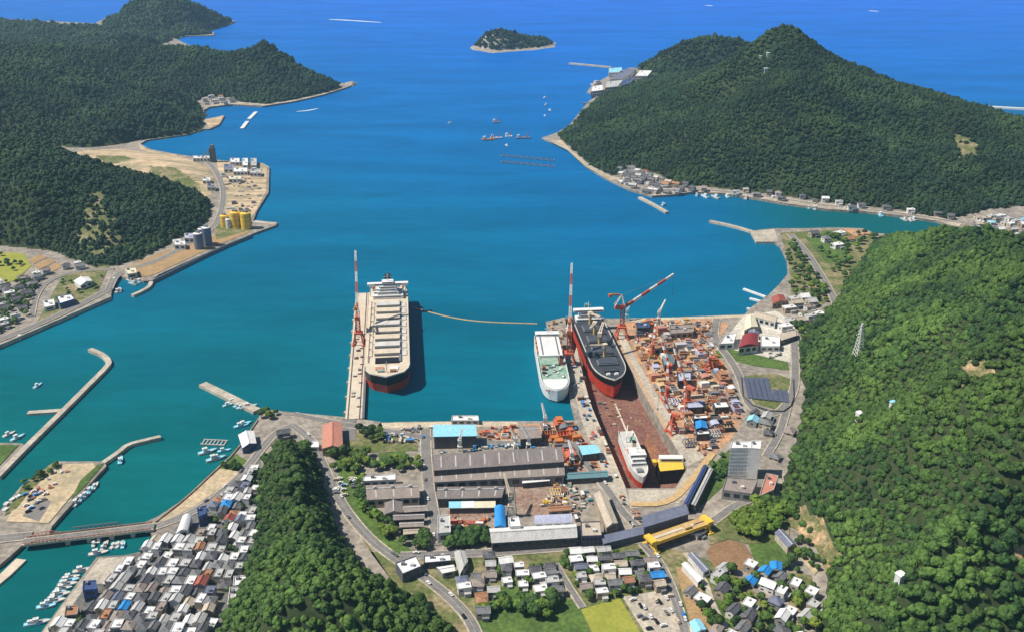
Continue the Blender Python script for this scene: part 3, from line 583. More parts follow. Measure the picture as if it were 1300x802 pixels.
for k in range(3):
    l = lambda p, q, t: (p[0]+(q[0]-p[0])*t, p[1]+(q[1]-p[1])*t)
    t0, t1 = k/3+.02, (k+1)/3-.05; sheet('dry_field', [l((36, 330), (57, 351), t0), l((50, 323), (84, 339), t0), l((50, 323), (84, 339), t1), l((36, 330), (57, 351), t1)], M['dryfield'])
sheet('grass_field', [(905, 655), (960, 640), (1003, 668), (1000, 688), (948, 690), (925, 684), (900, 692)], M['scrub'])
sheet('dirt_path', [(1000, 690), (1006, 686), (1040, 722), (1034, 730)], M['sand'])
sheet('bare_lot', [(8, 662), (30, 620), (60, 600), (72, 590), (118, 588), (122, 592), (100, 618), (62, 664)], M['sand'])
sheet('gravel_patch', [(28, 655), (50, 632), (66, 636), (50, 662)], M['asphalt'])
sheet('grass_field', [(5, 655), (28, 618), (66, 588), (80, 588), (60, 604), (40, 622), (22, 645)], M['scrub'])
sheet('grass_field', [(102, 610), (124, 590), (132, 588), (108, 617), (90, 634)], M['grass'])
sheet('grass_field', [(-60, 564), (24, 565), (0, 590), (-60, 620)], M['grass'])
sheet('rocky_shore', [(828, 249), (850, 248), (880, 244), (920, 246), (960, 252), (1000, 259), (1050, 266), (1100, 269), (1150, 275), (1190, 281), (1215, 290), (1222, 284), (1190, 276), (1140, 269), (1080, 263), (1020, 255), (960, 247), (900, 240), (860, 239), (835, 240)], M['rocky'])
sheet('rocky_shore', [(259, 140), (267, 136), (295, 133), (335, 135), (374, 129), (409, 121), (438, 112), (434, 110), (405, 118), (372, 125), (338, 131), (300, 130), (262, 133)], M['rocky'])
# roads
road([(184, 672), (200, 668), (235, 655), (262, 640), (285, 622), (305, 605), (322, 583), (338, 562), (352, 548), (372, 540)], 6.5)
road([(372, 540), (398, 560), (410, 590), (424, 620), (440, 650), (470, 685), (500, 708), (522, 722), (546, 738), (575, 762), (600, 790), (612, 830)], 7)
road([(508, 706), (560, 704), (620, 702), (700, 696), (770, 690), (818, 684), (860, 676), (905, 662)], 8)
road([(816, 690), (836, 712), (850, 740), (862, 775), (875, 820)], 6)
road([(540, 545), (541, 580), (544, 620), (552, 660), (556, 692)], 8, line=False)
road([(372, 526), (440, 540), (500, 548), (560, 560), (640, 562), (700, 566)], 7, line=False)
road([(443, 560), (443, 540), (443, 531)], 12, line=False, kerb=False)
road([(714, 612), (640, 616), (552, 617)], 6, line=False, kerb=False)
road([(640, 618), (642, 650), (644, 660)], 16, line=False, kerb=False)
road([(725, 560), (745, 590), (770, 620), (790, 650), (808, 668)], 6, line=False)
road([(1003, 298), (1022, 318), (1040, 345), (1055, 372), (1062, 388)], 8)
road([(910, 405), (905, 430), (938, 470), (950, 520), (985, 530), (1008, 500), (1010, 470), (1008, 420)], 7, line=False)
road([(1000, 515), (990, 550), (972, 580)], 6, line=False)
road([(905, 662), (935, 640), (960, 632), (965, 610)], 6, line=False)
road([(800, 640), (850, 640), (878, 610), (905, 575)], 6, m=M['tanpaint'], line=False, kerb=False)
road([(-60, 452), (0, 432), (80, 398), (138, 368)], 9, line=False)
road([(138, 368), (146, 350), (165, 342), (205, 330), (235, 312), (262, 298), (278, 280), (284, 255), (283, 235), (272, 214), (262, 205)], 8)
road([(40, 402), (45, 375), (62, 355), (100, 344), (145, 342)], 6, line=False)
road([(-40, 690), (0, 684), (40, 680)], 9)
road([(740, 772), (720, 742), (705, 715)], 4, line=False)
road([(870, 702), (895, 735), (905, 770), (925, 800)], 4, m=M['quay'], line=False, kerb=False)
road([(797, 232), (840, 243), (885, 240), (960, 248), (1050, 262), (1150, 272), (1220, 284), (1290, 292)], 6, line=False)
road([(700, 178), (722, 190), (747, 211), (775, 226), (797, 232)], 6, m=M['quay'], line=False, kerb=False)
road([(1240, 262), (1270, 270), (1310, 285)], 6, line=False)
road([(100, 193), (150, 195), (205, 203), (245, 214), (262, 228), (266, 245)], 5, m=M['sand'], line=False, kerb=False)
# yard lanes are of bare concrete along the dock
def path_wall(name, pts, w, z1, m, label=None, cat=None, z0=-6, group=None):
    o = strip(name, smooth(xy(pts, z1), 1), w, z0, z1, m, kind=None); return tag(o, label, cat, group)
# breakwaters and jetties
path_wall('breakwater', [(-4, 604), (33, 566), (80, 520), (110, 490), (136, 464), (139, 458), (131, 449), (114, 442)], 5.5, 3.2, M['quay'], 'long grey breakwater hooked at its far end, off the green bank', 'breakwater')
path_wall('jetty', [(35, 523), (78, 520)], 6, 2.2, M['quay'], 'short stubby jetty branching off the long hooked breakwater', 'jetty')
path_wall('breakwater', [(131, 586), (150, 573), (162, 563), (182, 558), (204, 553)], 4.5, 3.1, M['quay'], 'bent pale breakwater running out from the sandy car lot', 'breakwater')
path_wall('breakwater', [(257, 486), (280, 497), (326, 520)], 8.5, 3.1, M['quay'], 'broad concrete breakwater reaching out from the fishing harbour quay', 'breakwater')
path_wall('breakwater', [(192, 357), (190, 363), (180, 369), (168, 374)], 5, 3.1, M['quay'], 'small crooked breakwater closing the marina', 'breakwater')
path_wall('breakwater', [(901, 280), (930, 286), (957, 294)], 6, 3.1, M['quay'], 'thin pale breakwater off the square concrete wharf', 'breakwater')
path_wall('pier', [(812, 250), (830, 259), (847, 269)], 6, 3.1, M['quay'], 'straight pier off the village below the mountain', 'pier')
path_wall('breakwater', [(723, 80), (745, 82), (776, 85)], 9, 4, M['quay'], 'pale breakwater in the sea beside the distant wharf', 'breakwater')
path_wall('breakwater', [(1254, 135), (1310, 138)], 10, 4, M['white'], 'white breakwater in the open sea behind the mountain', 'breakwater')
path_wall('breakwater', [(740, 131), (765, 131)], 7, 3, M['steel'], 'dark low jetty just before the mountain shore', 'jetty')
path_wall('breakwater', [(307, 163), (314, 154)], 8, 2, M['white'], 'white floating breakwater off the headland cove, its inner length', 'breakwater')
path_wall('breakwater', [(316, 151), (325, 142)], 8, 2, M['white'], 'white floating breakwater off the headland cove, its outer length', 'breakwater')
path_wall('pier', [(322, 281), (351, 284)], 9, 3.3, M['quay'], 'pale pier head running out past the yellow silos', 'pier')
path_wall('pontoon', [(-30, 755), (0, 735), (27, 709)], 8, 1.5, M['cream'], 'tan floating pontoon beside the road bridge', 'pontoon', z0=-1)
path_wall('seawall', [(-60, 461), (0, 437), (141, 376)], 1.2, 4.6, M['quay'], 'low grey seawall along the quay road before the fields', 'seawall', z0=0)
path_wall('seawall', [(193, 356), (276, 315.5), (320, 297.5)], 1.2, 4.6, M['steel'], 'dark seawall running past the grey silos', 'seawall', z0=0)
path_wall('seawall', [(197, 661), (235, 632), (273, 596), (298, 574), (327, 532)], 1.2, 4.2, M['brown'], 'brown seawall below the bare reclaimed strip', 'seawall', z0=0)
for k, (a, b) in enumerate([((944, 366), (972, 376)), ((952, 378), (975, 384)), ((948, 391), (966, 393))]):
    path_wall('jetty', [a, b], 3, 2, M['white'], ['thin white jetty farthest out in the boat basin', 'thin white jetty in the middle of the boat basin', 'thin white jetty by the shipyard quay corner'][k], 'jetty')
# long pier the bulk carrier lies at
J = xy([(450, 531), (461, 372)], 4); j0 = Vector((*J[0], 0)); j1 = Vector((*J[1], 0)); jd = (j1-j0).normalized(); jn = Vector((jd.y, -jd.x, 0))
e = empty('pier', j0, 0, 'tan concrete fitting-out pier beside the large bulk carrier', 'pier'); L = (j1-j0).length
mb = MB(); mb.bar((0, 0, 1.5), jd*L+Vector((0, 0, 1.5)), 17, 5); mb.build('deck', M['cream'], e)
for s in (-6, 4.5):
    mb = MB(); mb.bar(jn*s+Vector((0, 0, 4.15)), jd*L+jn*s+Vector((0, 0, 4.15)), .9, .3); mb.build('crane_rail', M['darkgrey'], e)
mb = MB(); mb.bar(jn*7.2+Vector((0, 0, 4.3)), jd*L*.98+jn*7.2+Vector((0, 0, 4.3)), 1.4, .6); mb.build('fender_kerb', M['steel'], e)
for k in range(9): mb = MB(); mb.box(tuple(jd*(15+k*L/10)-jn*8.8+Vector((0, 0, -.5))), (3, 3, 8)); mb.build('mooring_pile', M['quay'], e)
# square wharf
o = land('wharf', [(953, 294), (983, 291), (988, 307), (960, 307)], M['quay'], z=3.4); o['kind'] = 'structure'
# ------------------------------------------------------------------ ships
def hull(mb, L, B, z0, zb, z1, bow=.16, stern=.10, blunt=.75, rake=6, mi=(0, 1), st_w=.85, flare=1.0, n=26):
    # from the stern (y = 0) to the bow (y = L); z0 keel line shown, zb where the paint changes, z1 deck
    secs = []
    for i in range(n+1):
        t = i/n; y = t*L
        if t < stern: q = t/stern; wf = st_w+(1-st_w)*math.sin(q*math.pi/2)
        elif t > 1-bow: q = min(1, (t-(1-bow))/bow); wf = max(.015, (1-q**2.4)**blunt)
        else: wf = 1
        wl = wf
        if t > 1-bow: q = min(1, (t-(1-bow))/bow); wl = max(.01, (1-q**2.0)**(blunt*1.15))*flare
        yl = y-rake*max(0, (t-(1-bow))/bow)
        secs.append((y, yl, wf*B/2, wl*B/2))
    vs = []
    lv = [(z0, .0), (zb, .45), (z1, 1.0)]
    for y, yl, wf, wl in secs:
        for z, q in lv:
            ww = wl+(wf-wl)*q; yy = yl+(y-yl)*q
            if q == 0: ww *= .93
            vs.append((-ww, yy, z)); vs.append((ww, yy, z))
    for i in range(n):
        a = i*6; b = a+6
        for k in range(2):
            m_ = mi[k]
            mb.add([vs[a+2*k], vs[b+2*k], vs[b+2*k+2], vs[a+2*k+2]], [(0, 1, 2, 3)][::1], m_)
            mb.add([vs[a+2*k+1], vs[a+2*k+3], vs[b+2*k+3], vs[b+2*k+1]], [(0, 1, 2, 3)], m_)
    mb.add([vs[0], vs[1], vs[3], vs[2]], [(0, 1, 2, 3)], mi[0]); mb.add([vs[2], vs[3], vs[5], vs[4]], [(0, 1, 2, 3)], mi[1])
    a = n*6; mb.add([vs[a], vs[a+2], vs[a+3], vs[a+1]], [(0, 1, 2, 3)], mi[0]); mb.add([vs[a+2], vs[a+4], vs[a+5], vs[a+3]], [(0, 1, 2, 3)], mi[1])
    for i in range(n): mb.add([vs[i*6], vs[i*6+1], vs[i*6+7], vs[i*6+6]], [(3, 2, 1, 0)], mi[0])
    return secs
def deck(secs, z, inset=.3):
    mb = MB()
    for (y, _, a, _), (y2, _, b, _) in zip(secs[:-1], secs[1:]):
        a = max(.05, a-inset); b = max(.05, b-inset); mb.add([(-a, y, z), (a, y, z), (b, y2, z), (-b, y2, z)], [(0, 1, 2, 3)])
    return mb
def bulwark(secs, z, h, t=.5, s0=0):
    mb = MB(); q = [s for s in secs if s[0] >= s0]
    for (y, _, a, _), (y2, _, b, _) in zip(q[:-1], q[1:]):
        for s in (-1, 1): mb.bar((s*(a-t/2), y, z+h/2), (s*(b-t/2), y2, z+h/2), t, h)
    y, _, a, _ = q[-1]; mb.bar((-a-.3, y, z+h/2), (a+.3, y, z+h/2), t, h); return mb
def ship_root(name, stern, bow, label, cat):
    d = bow-stern; return empty(name, (stern.x, stern.y, 0), math.atan2(d.y, d.x)-math.pi/2, label, cat), math.hypot(d.x, d.y)
def cabin_block(e, name, tiers, m, glass=True):
    # tiers: (y, depth, width, z0, z1)
    mb = MB()
    for y, dp, wd, z0, z1 in tiers: mb.box((0, y, (z0+z1)/2), (wd, dp, z1-z0))
    o = mb.build(name, m, e)
    if glass:
        mb = MB()
        for y, dp, wd, z0, z1 in tiers:
            for s in (-1, 1): mb.box((0, y+s*(dp/2+.03), z0+(z1-z0)*.62), (wd*.86, .12, .9))
        g = MB(); g.v, g.f, g.mi = mb.v, mb.f, mb.mi; g.build('window', M['glass'], o)
    return o
# --- large bulk carrier at the pier
zd = 20
pt = P(491, 479, zd); ps = P(493, 380, zd); dirv = (ps-pt).normalized()
stern = ps+dirv*40; e, L = ship_root('bulk_carrier', Vector((stern.x, stern.y)), Vector((pt.x, pt.y)), 'huge bulk carrier with black hull, red waterline and cream hatch covers moored at the pier', 'ship')
B = 45; mb = MB(); secs = hull(mb, L, B, -1, 9.5, zd, bow=.13, blunt=.55, rake=7, flare=.92); h_ = mb.build('hull', [M['anti'], M['black']], e)
deck(secs, zd+.05).build('deck', M['cream'], e)
bulwark(secs, zd, 1.3, .5, L*.86).build('bulwark', M['paledeck'], e)
ng = 9; y0 = 50; y1 = L*.885
for k in range(ng):
    yc = y0+(k+.5)*(y1-y0)/ng; dp = (y1-y0)/ng
    if k == ng-1:
        mb = MB(); mb.box((0, yc, zd+.8), (23, dp*.62, 1.5)); mb.box((0, yc, zd+1.56), (21.5, dp*.5, .1)); mb.build('open_hatch', M['black'], e); continue
    mb = MB(); mb.box((0, yc, zd+.9), (25, dp*.66, 1.8)); hc = mb.build('hatch_coaming', M['steel'], e)
    mb = MB(); mb.box((0, yc, zd+2.4), (25.6, dp*.6, 1.2)); mb.box((0, yc, zd+3.05), (.5, dp*.6, .25)); mb.build('hatch_cover', M['cream'] if k % 3 else M['paledeck'], e)
    for s in (-1, 1):
        mb = MB(); mb.box((s*17.2, yc, zd+.5), (4.5, dp*.75, .7)); mb.box((s*15, yc-dp*.3, zd+1.1), (1.2, 1.2, 2)); mb.build('deck_fitting', M['paledeck' if s < 0 else 'cream'], e)
mb = MB(); mb.bar((18.5, 48, zd+1.2), (18.5, L*.86, zd+1.2), .6, .6); mb.build('pipe_run', M['roof_brown'], e)
mb = MB(); mb.bar((-12.8, 48, zd+1.2), (-12.8, L*.86, zd+1.2), 2.4, .5); mb.build('side_walkway', M['steel'], e)
for s in (-1, 1):
    mb = MB(); mb.box((s*6, L*.945, zd+1), (4, 3.5, 2)); mb.cyl((s*6-3, L*.945, zd+1.2), (s*6+3, L*.945, zd+1.2), 1.5); mb.build('windlass', M['green' if s > 0 else 'roof_rust'], e)
mb = MB(); mb.box((-7, L*.92, zd+.5), (8, 7, .9)); mb.build('tarpaulin', M['white'], e)
mb = MB(); mb.box((7, L*.92, zd+.5), (8, 7, .9)); mb.build('tarpaulin', M['roof_salmon'], e)
mb = MB(); mb.cyl((0, L*.955, zd), (0, L*.955, zd+12), .5, .3); mb.bar((-2, L*.955, zd+9), (2, L*.955, zd+9), .3); mb.build('fore_mast', M['paledeck'], e)
cabin_block(e, 'superstructure', [(32, 16, 34, zd, zd+4.5), (31, 14, 24, zd+4.5, zd+8), (31, 12, 20, zd+8, zd+11), (31, 11, 18, zd+11, zd+14), (31, 9, 13, zd+16.5, zd+19)], M['white'])
mb = MB(); mb.box((0, 31, zd+15.3), (46, 6, 2.6)); bw = mb.build('bridge_wing', M['white'], e)
mb = MB(); mb.box((0, 34.1, zd+15.6), (30, .2, 1.2)); mb.build('window', M['glass'], bw)
for s in (-1, 1):
    mb = MB(); mb.bar((s*20, 31, zd), (s*20, 31, zd+14), 1); mb.build('wing_support', M['white'], e)
    mb = MB(); mb.box((s*14, 21, zd+3), (7, 9, 8)); mb.build('lifeboat_deck', M['paledeck'], e)
    mb = MB(); mb.cyl((s*17, 17, zd+8), (s*17, 25, zd+8), 1.5, 1.2, 8); mb.build('lifeboat', M['orange_paint'], e)
mb = MB(); mb.box((0, 17, zd+9), (8, 9, 18), taper=.85); fn = mb.build('funnel', M['white'], e)
mb = MB(); mb.box((0, 17, zd+19.4), (7, 8, 3)); mb.cyl((0, 17, zd+20.5), (0, 17, zd+22.5), 1.6); mb.build('funnel_top', M['black'], fn)
mb = MB(); mb.cyl((0, 31, zd+19), (0, 31, zd+28), .5, .25); mb.bar((-4, 31, zd+24), (4, 31, zd+24), .4); mb.box((0, 31.5, zd+26), (3, .5, .6)); mb.build('radar_mast', M['paledeck'], e)
# --- carrier in the dry dock
zd = 13
pt = P(781, 483, zd); ps = P(745, 403, zd); e, L = ship_root('bulk_carrier', Vector((ps.x, ps.y))+(Vector((ps.x, ps.y))-Vector((pt.x, pt.y))).normalized()*6, Vector((pt.x, pt.y)), 'dark-decked bulk carrier with tan deck cranes and red bottom standing in the dry dock', 'ship')
B = 34; mb = MB(); secs = hull(mb, L, B, -8, 5, zd, bow=.25, blunt=.72, rake=6, flare=.85); mb.build('hull', [M['anti'], M['black']], e)
deck(secs, zd+.05).build('deck', M['darkgrey'], e)
bulwark(secs, zd, 1.2, .7, 20).build('bulwark', M['paledeck'], e)
ys = [42, 74, 106, 138]; k = L/190
for i, yc in enumerate([45*k, 78*k, 111*k, 142*k]):
    mb = MB(); mb.box((0, yc, zd+1), (20, 19*k, 2)); mb.build('hatch_coaming', M['steel'], e)
    mb = MB(); mb.box((0, yc, zd+2.3), (18, 17*k, .8)); mb.box((0, yc, zd+2.8), (.6, 17*k, .3)); mb.build('hatch_cover', M['hatchgrey'], e)
mb = MB(); mb.box((0, 164*k, zd+1), (14, 8, 1.6)); mb.build('forecastle_hatch', M['darkgrey'], e)
for s in (-1, 1):
    mb = MB(); mb.cyl((s*4-1.6, 175*k, zd+1.3), (s*4+1.6, 175*k, zd+1.3), 1.3); mb.box((s*4, 175*k, zd+.5), (4, 3, 1)); mb.build('windlass', M['white'], e)
for i, (yc, a, tl) in enumerate([(61*k, R(68), 24), (94*k, R(250), 22), (127*k, R(20), 23), (30*k, R(110), 20)]):
    mb = MB(); mb.cyl((0, yc, zd), (0, yc, zd+11), 1.7, 1.5); c = mb.build('deck_crane', M['tanpaint'], e)
    mb = MB(); mb.box((0, yc, zd+12.5), (4.4, 4.4, 4.5), a); mb.build('crane_cab', M['cream'], c)
    mb = MB(); d = Vector((math.cos(a), math.sin(a), .16)); n_ = Vector((-math.sin(a), math.cos(a), 0)); b0 = Vector((0, yc, zd+13.5))
    for s in (-1, 1): mb.bar(b0+n_*s*1.3, b0+d*tl+n_*s*.6, .9, 1.1)
    for q in range(7): mb.bar(b0+d*(tl*q/6.5)+n_*1.2, b0+d*(tl*q/6.5)-n_*1.2, .5)
    mb.build('crane_jib', M['cream'], c)
cabin_block(e, 'superstructure', [(14, 12, 28, zd, zd+4), (13, 10, 20, zd+4, zd+8), (13, 9, 18, zd+8, zd+11), (14, 7, 33, zd+11, zd+13.5)], M['green'] if 0 else M['white'])
mb = MB(); mb.box((0, 4, zd+7), (6, 6, 14), taper=.85); mb.box((0, 4, zd+14.8), (4.6, 4.6, 1.6)); mb.build('funnel', M['teal'], e)
mb = MB(); mb.cyl((0, 13, zd+13), (0, 13, zd+22), .5, .2); mb.bar((-3, 13, zd+18), (3, 13, zd+18), .35); mb.build('radar_mast', M['white'], e)
mb = MB()
for q in range(24): mb.box((0, 8+q*(L-20)/24, -9.6), (14 if q < 21 else 5, 1.4, .8))
mb.build('keel_blocks', M['cream']); o = bpy.data.objects['keel_blocks']; o.location = e.location; o.rotation_euler = e.rotation_euler; tag(o, 'row of pale keel blocks under the docked bulk carrier', 'keel blocks', kind='stuff')
# --- white ferry
zd = 13
ps = P(694, 424, zd+3); pt = P(708, 497, zd); e, L = ship_root('ferry', Vector((ps.x, ps.y)), Vector((pt.x, pt.y)), 'white car ferry with pale green deck moored outside the dry dock', 'ship')
B = 27.5; mb = MB(); secs = hull(mb, L, B, -1, 1.6, zd, bow=.24, blunt=.5, rake=4, st_w=.95, flare=.9); mb.build('hull', [M['anti'], M['white']], e)
deck(secs, zd+.05).build('deck', M['green'], e)
bulwark(secs, zd, 1.4, .5).build('bulwark', M['white'], e)
mb = MB(); mb.box((0, L*.24, zd+2.2), (23.5, L*.40, 4.4)); ss = mb.build('superstructure', M['white'], e)
for s in (-1, 1):
    mb = MB(); mb.box((s*11.8, L*.24, zd+2.6), (.12, L*.36, .9)); mb.build('window', M['glass'], ss)
    mb = MB(); mb.bar((s*8, L*.08, zd+4.7), (s*8, L*.42, zd+4.7), 1.2, .6); mb.build('duct', M['steel'], ss)
mb = MB(); mb.box((0, L*.045, zd+6), (25, 8, 3)); bw = mb.build('bridge', M['white'], e)
mb = MB(); mb.box((0, L*.045+4.05, zd+6.4), (22, .12, 1)); mb.build('window', M['glass'], bw)
mb = MB(); mb.box((2, L*.50, zd+1), (17, L*.12, 2)); mb.build('deck_house', M['green'], e)
mb = MB(); mb.box((-9, L*.52, zd+3.5), (4, 8, 7), taper=.8); f = mb.build('funnel', M['roof_red'], e); mb = MB(); mb.box((-9, L*.52, zd+7.4), (3, 6, 1)); mb.build('funnel_cap', M['black'], f)
mb = MB(); mb.box((9, L*.62, zd+2), (3, 5, 4)); mb.build('vent_house', M['roof_red'], e)
for q in range(16):
    mb = MB(); mb.box((random.uniform(-9.5, 9.5), L*(.57+.013*q), zd+.8), (random.uniform(1.5, 4), random.uniform(1.5, 3.5), random.uniform(.8, 1.8))); mb.build('deck_gear', M[['white', 'green', 'steel', 'paledeck', 'darkgrey'][q % 5]], e)
mb = MB(); n_ = 9; pts = [(-11.8, L*.80), (11.8, L*.80)]+[(12*math.cos(math.pi*k/14), L*.80+L*.17*math.sin(math.pi*k/14)) for k in range(1, 14)]; mb.prism(pts, zd+.1, zd+.9); mb.build('forecastle', M['white'], e)
mb = MB(); mb.box((6, L*.965, zd-1.2), (10, .5, 1.2), -.35); mb.build('bow_stripe', M['crane_red'], e)
mb = MB(); mb.cyl((0, L*.045, zd+7), (0, L*.045, zd+15), .5, .25); mb.bar((-3, L*.045, zd+12), (3, L*.045, zd+12), .35); mb.build('radar_mast', M['white'], e)
for s in (-1, 1):
    for q in range(3): mb = MB(); mb.cyl((s*12.6, L*(.12+.09*q), zd+3), (s*12.6, L*(.12+.09*q)+6, zd+3), 1.1, .9, 8); mb.build('lifeboat', M['orange_paint'], e)
# --- small white ship in the dock
zd = 4.5
pt = P(817, 606, zd); ps = P(794, 547, zd); e, L = ship_root('survey_ship', Vector((ps.x, ps.y)), Vector((pt.x, pt.y)), 'small white ship with green aft deck and red bottom high and dry in the dock', 'ship')
B = 14.5; mb = MB(); secs = hull(mb, L, B, -9.2, -2.6, zd, bow=.3, blunt=.75, rake=5, flare=.75); mb.build('hull', [M['anti'], M['white']], e)
deck(secs, zd+.05).build('deck', M['paledeck'], e); bulwark(secs, zd, 1.1, .35).build('bulwark', M['white'], e)
mb = MB(); mb.box((-3, L*.2, zd+.5), (6, L*.12, .8)); mb.build('aft_deck_cover', M['green'], e)
cabin_block(e, 'superstructure', [(L*.60, L*.34, 12.5, zd, zd+3), (L*.62, L*.26, 11, zd+3, zd+5.8), (L*.66, L*.12, 13.5, zd+5.8, zd+8.6)], M['white'])
mb = MB(); mb.box((0, L*.46, zd+6.5), (4, 5, 6), taper=.85); f = mb.build('funnel', M['cream'], e)
mb = MB(); mb.box((0, L*.46, zd+9.9), (3, 4, .9)); mb.build('funnel_cap', M['black'], f)
mb = MB(); mb.cyl((0, L*.66, zd+8.6), (0, L*.66, zd+16), .35, .15); mb.bar((-2.5, L*.66, zd+12.5), (2.5, L*.66, zd+12.5), .3); mb.build('radar_mast', M['white'], e)
mb = MB(); mb.cyl((3, L*.25, zd), (3, L*.25, zd+6), .6); mb.bar((3, L*.25, zd+6), (-1, L*.05, zd+8), .6); mb.build('deck_crane', M['white'], e)
for s in (-1, 1):
    mb = MB(); mb.cyl((s*6, L*.5, zd+4.4), (s*6, L*.5+6, zd+4.4), 1, .7, 8); mb.build('lifeboat', M['orange_paint'], e)
mb = MB(); mb.box((1, L*.87, zd+.9), (5, 5, 1.4)); mb.build('windlass', M['steel'], e)
a = P(781, 512, -9.6); b = P(796, 548, -9.6)
tag(strip('dock_rail', [(a.x, a.y), (b.x, b.y)], 1.6, -9.99, -9.5, M['cream'], kind=None), 'pale keel track on the dock floor between the two docked ships', 'keel track')
# --- barge block, dock gate and gear in the dock
q = [P(x, y, 2.5) for x, y in [(833, 583), (866, 580), (869, 595), (838, 598)]]; c = sum(q, Vector())/4
e = empty('pontoon_barge', (c.x, c.y, 0), 0, 'yellow-decked black pontoon barge standing at the head of the dry dock', 'barge')
q = [(p.x-c.x, p.y-c.y) for p in q]; mb = MB(); mb.prism(q, -9.98, 2.3); mb.build('hull', M['black'], e); mb = MB(); mb.prism([(x*.97, y*.97) for x, y in q], 2.3, 2.7); mb.build('deck', M['yellow'], e)
mb = MB(); mb.box((1, 6, 4.5), (20, 6, 3.6)); dh = mb.build('deck_house', M['white'], e); mb = MB(); mb.box((1, 2.9, 4.6), (17, .15, 1.4)); mb.build('window', M['black'], dh)
mb = MB(); mb.box((-14, 1, 4), (4, 5, 2.8)); mb.build('winch', M['yellow'], e)
a, b = P(719, 406, 3), P(766, 407, 3); m_ = (a+b)/2
e = empty('dock_gate', (m_.x, m_.y, 0), math.atan2(b.y-a.y, b.x-a.x), 'steel caisson gate closing the seaward end of the dry dock', 'dock gate')
mb = MB(); mb.box((0, 6, -3.4), ((b-a).length+2, 9, 13.1)); mb.build('caisson', M['roof_rust'], e); mb = MB(); mb.box((0, 6, 3.5), ((b-a).length+2, 7, .4)); mb.build('walkway', M['steel'], e)
for k in range(34):
    t = random.random(); s = random.uniform(.12, .88); a = Vector(P(752+t*44, 508+t*112, -10)); b = Vector(P(812+t*40, 508+t*92, -10)); p = a.lerp(b, s)
    if 780 < to_px(p)[0] < 828 and to_px(p)[1] > 540: continue
    mb = MB(); w_ = random.uniform(1.2, 4); mb.box((0, 0, .7), (w_, w_*.6, 1.4)); mb.box((0, 0, 1.6), (w_*.5, w_*.4, .5))
    later(mb.build('keel_block', M[random.choice(['cream', 'roof_rust', 'steel', 'paledeck'])], loc=(p.x, p.y, -9.98)), 'loose keel block on the red dock floor', lms('white survey ship', 'docked bulk carrier'), 'keel block', 'loose blocks on the dock floor')
# ------------------------------------------------------------------ cranes
def truss(mb, a, b, w, n, t=.28, w2=None, mi=0):
    a = Vector(a); b = Vector(b); d = b-a; u = d.normalized(); up = Vector((0, 0, 1)) if abs(u.z) < .9 else Vector((0, 1, 0)); x = u.cross(up).normalized(); y = x.cross(u); w2 = w2 or w; pr = None
    for i in range(n+1):
        q = i/n; c = a+d*q; ww = (w+(w2-w)*q)/2; cs = [c+x*(sx*ww)+y*(sy*ww) for sx, sy in ((-1, -1), (1, -1), (1, 1), (-1, 1))]
        if pr:
            for k in range(4): mb.bar(pr[k], cs[k], t*1.5, mi=mi); mb.bar(pr[k], cs[(k+1) % 4], t, mi=mi)
        pr = cs
def banded_jib(e, a, b, w, bands, w2, name='jib', t=.5):
    a = Vector(a); b = Vector(b); mb = MB()
    for k in range(bands): truss(mb, a.lerp(b, k/bands), a.lerp(b, (k+1)/bands), w+(w2-w)*k/bands, 3, t, w+(w2-w)*(k+1)/bands, mi=k % 2)
    return mb.build(name, [M['crane_red'], M['white']], e)
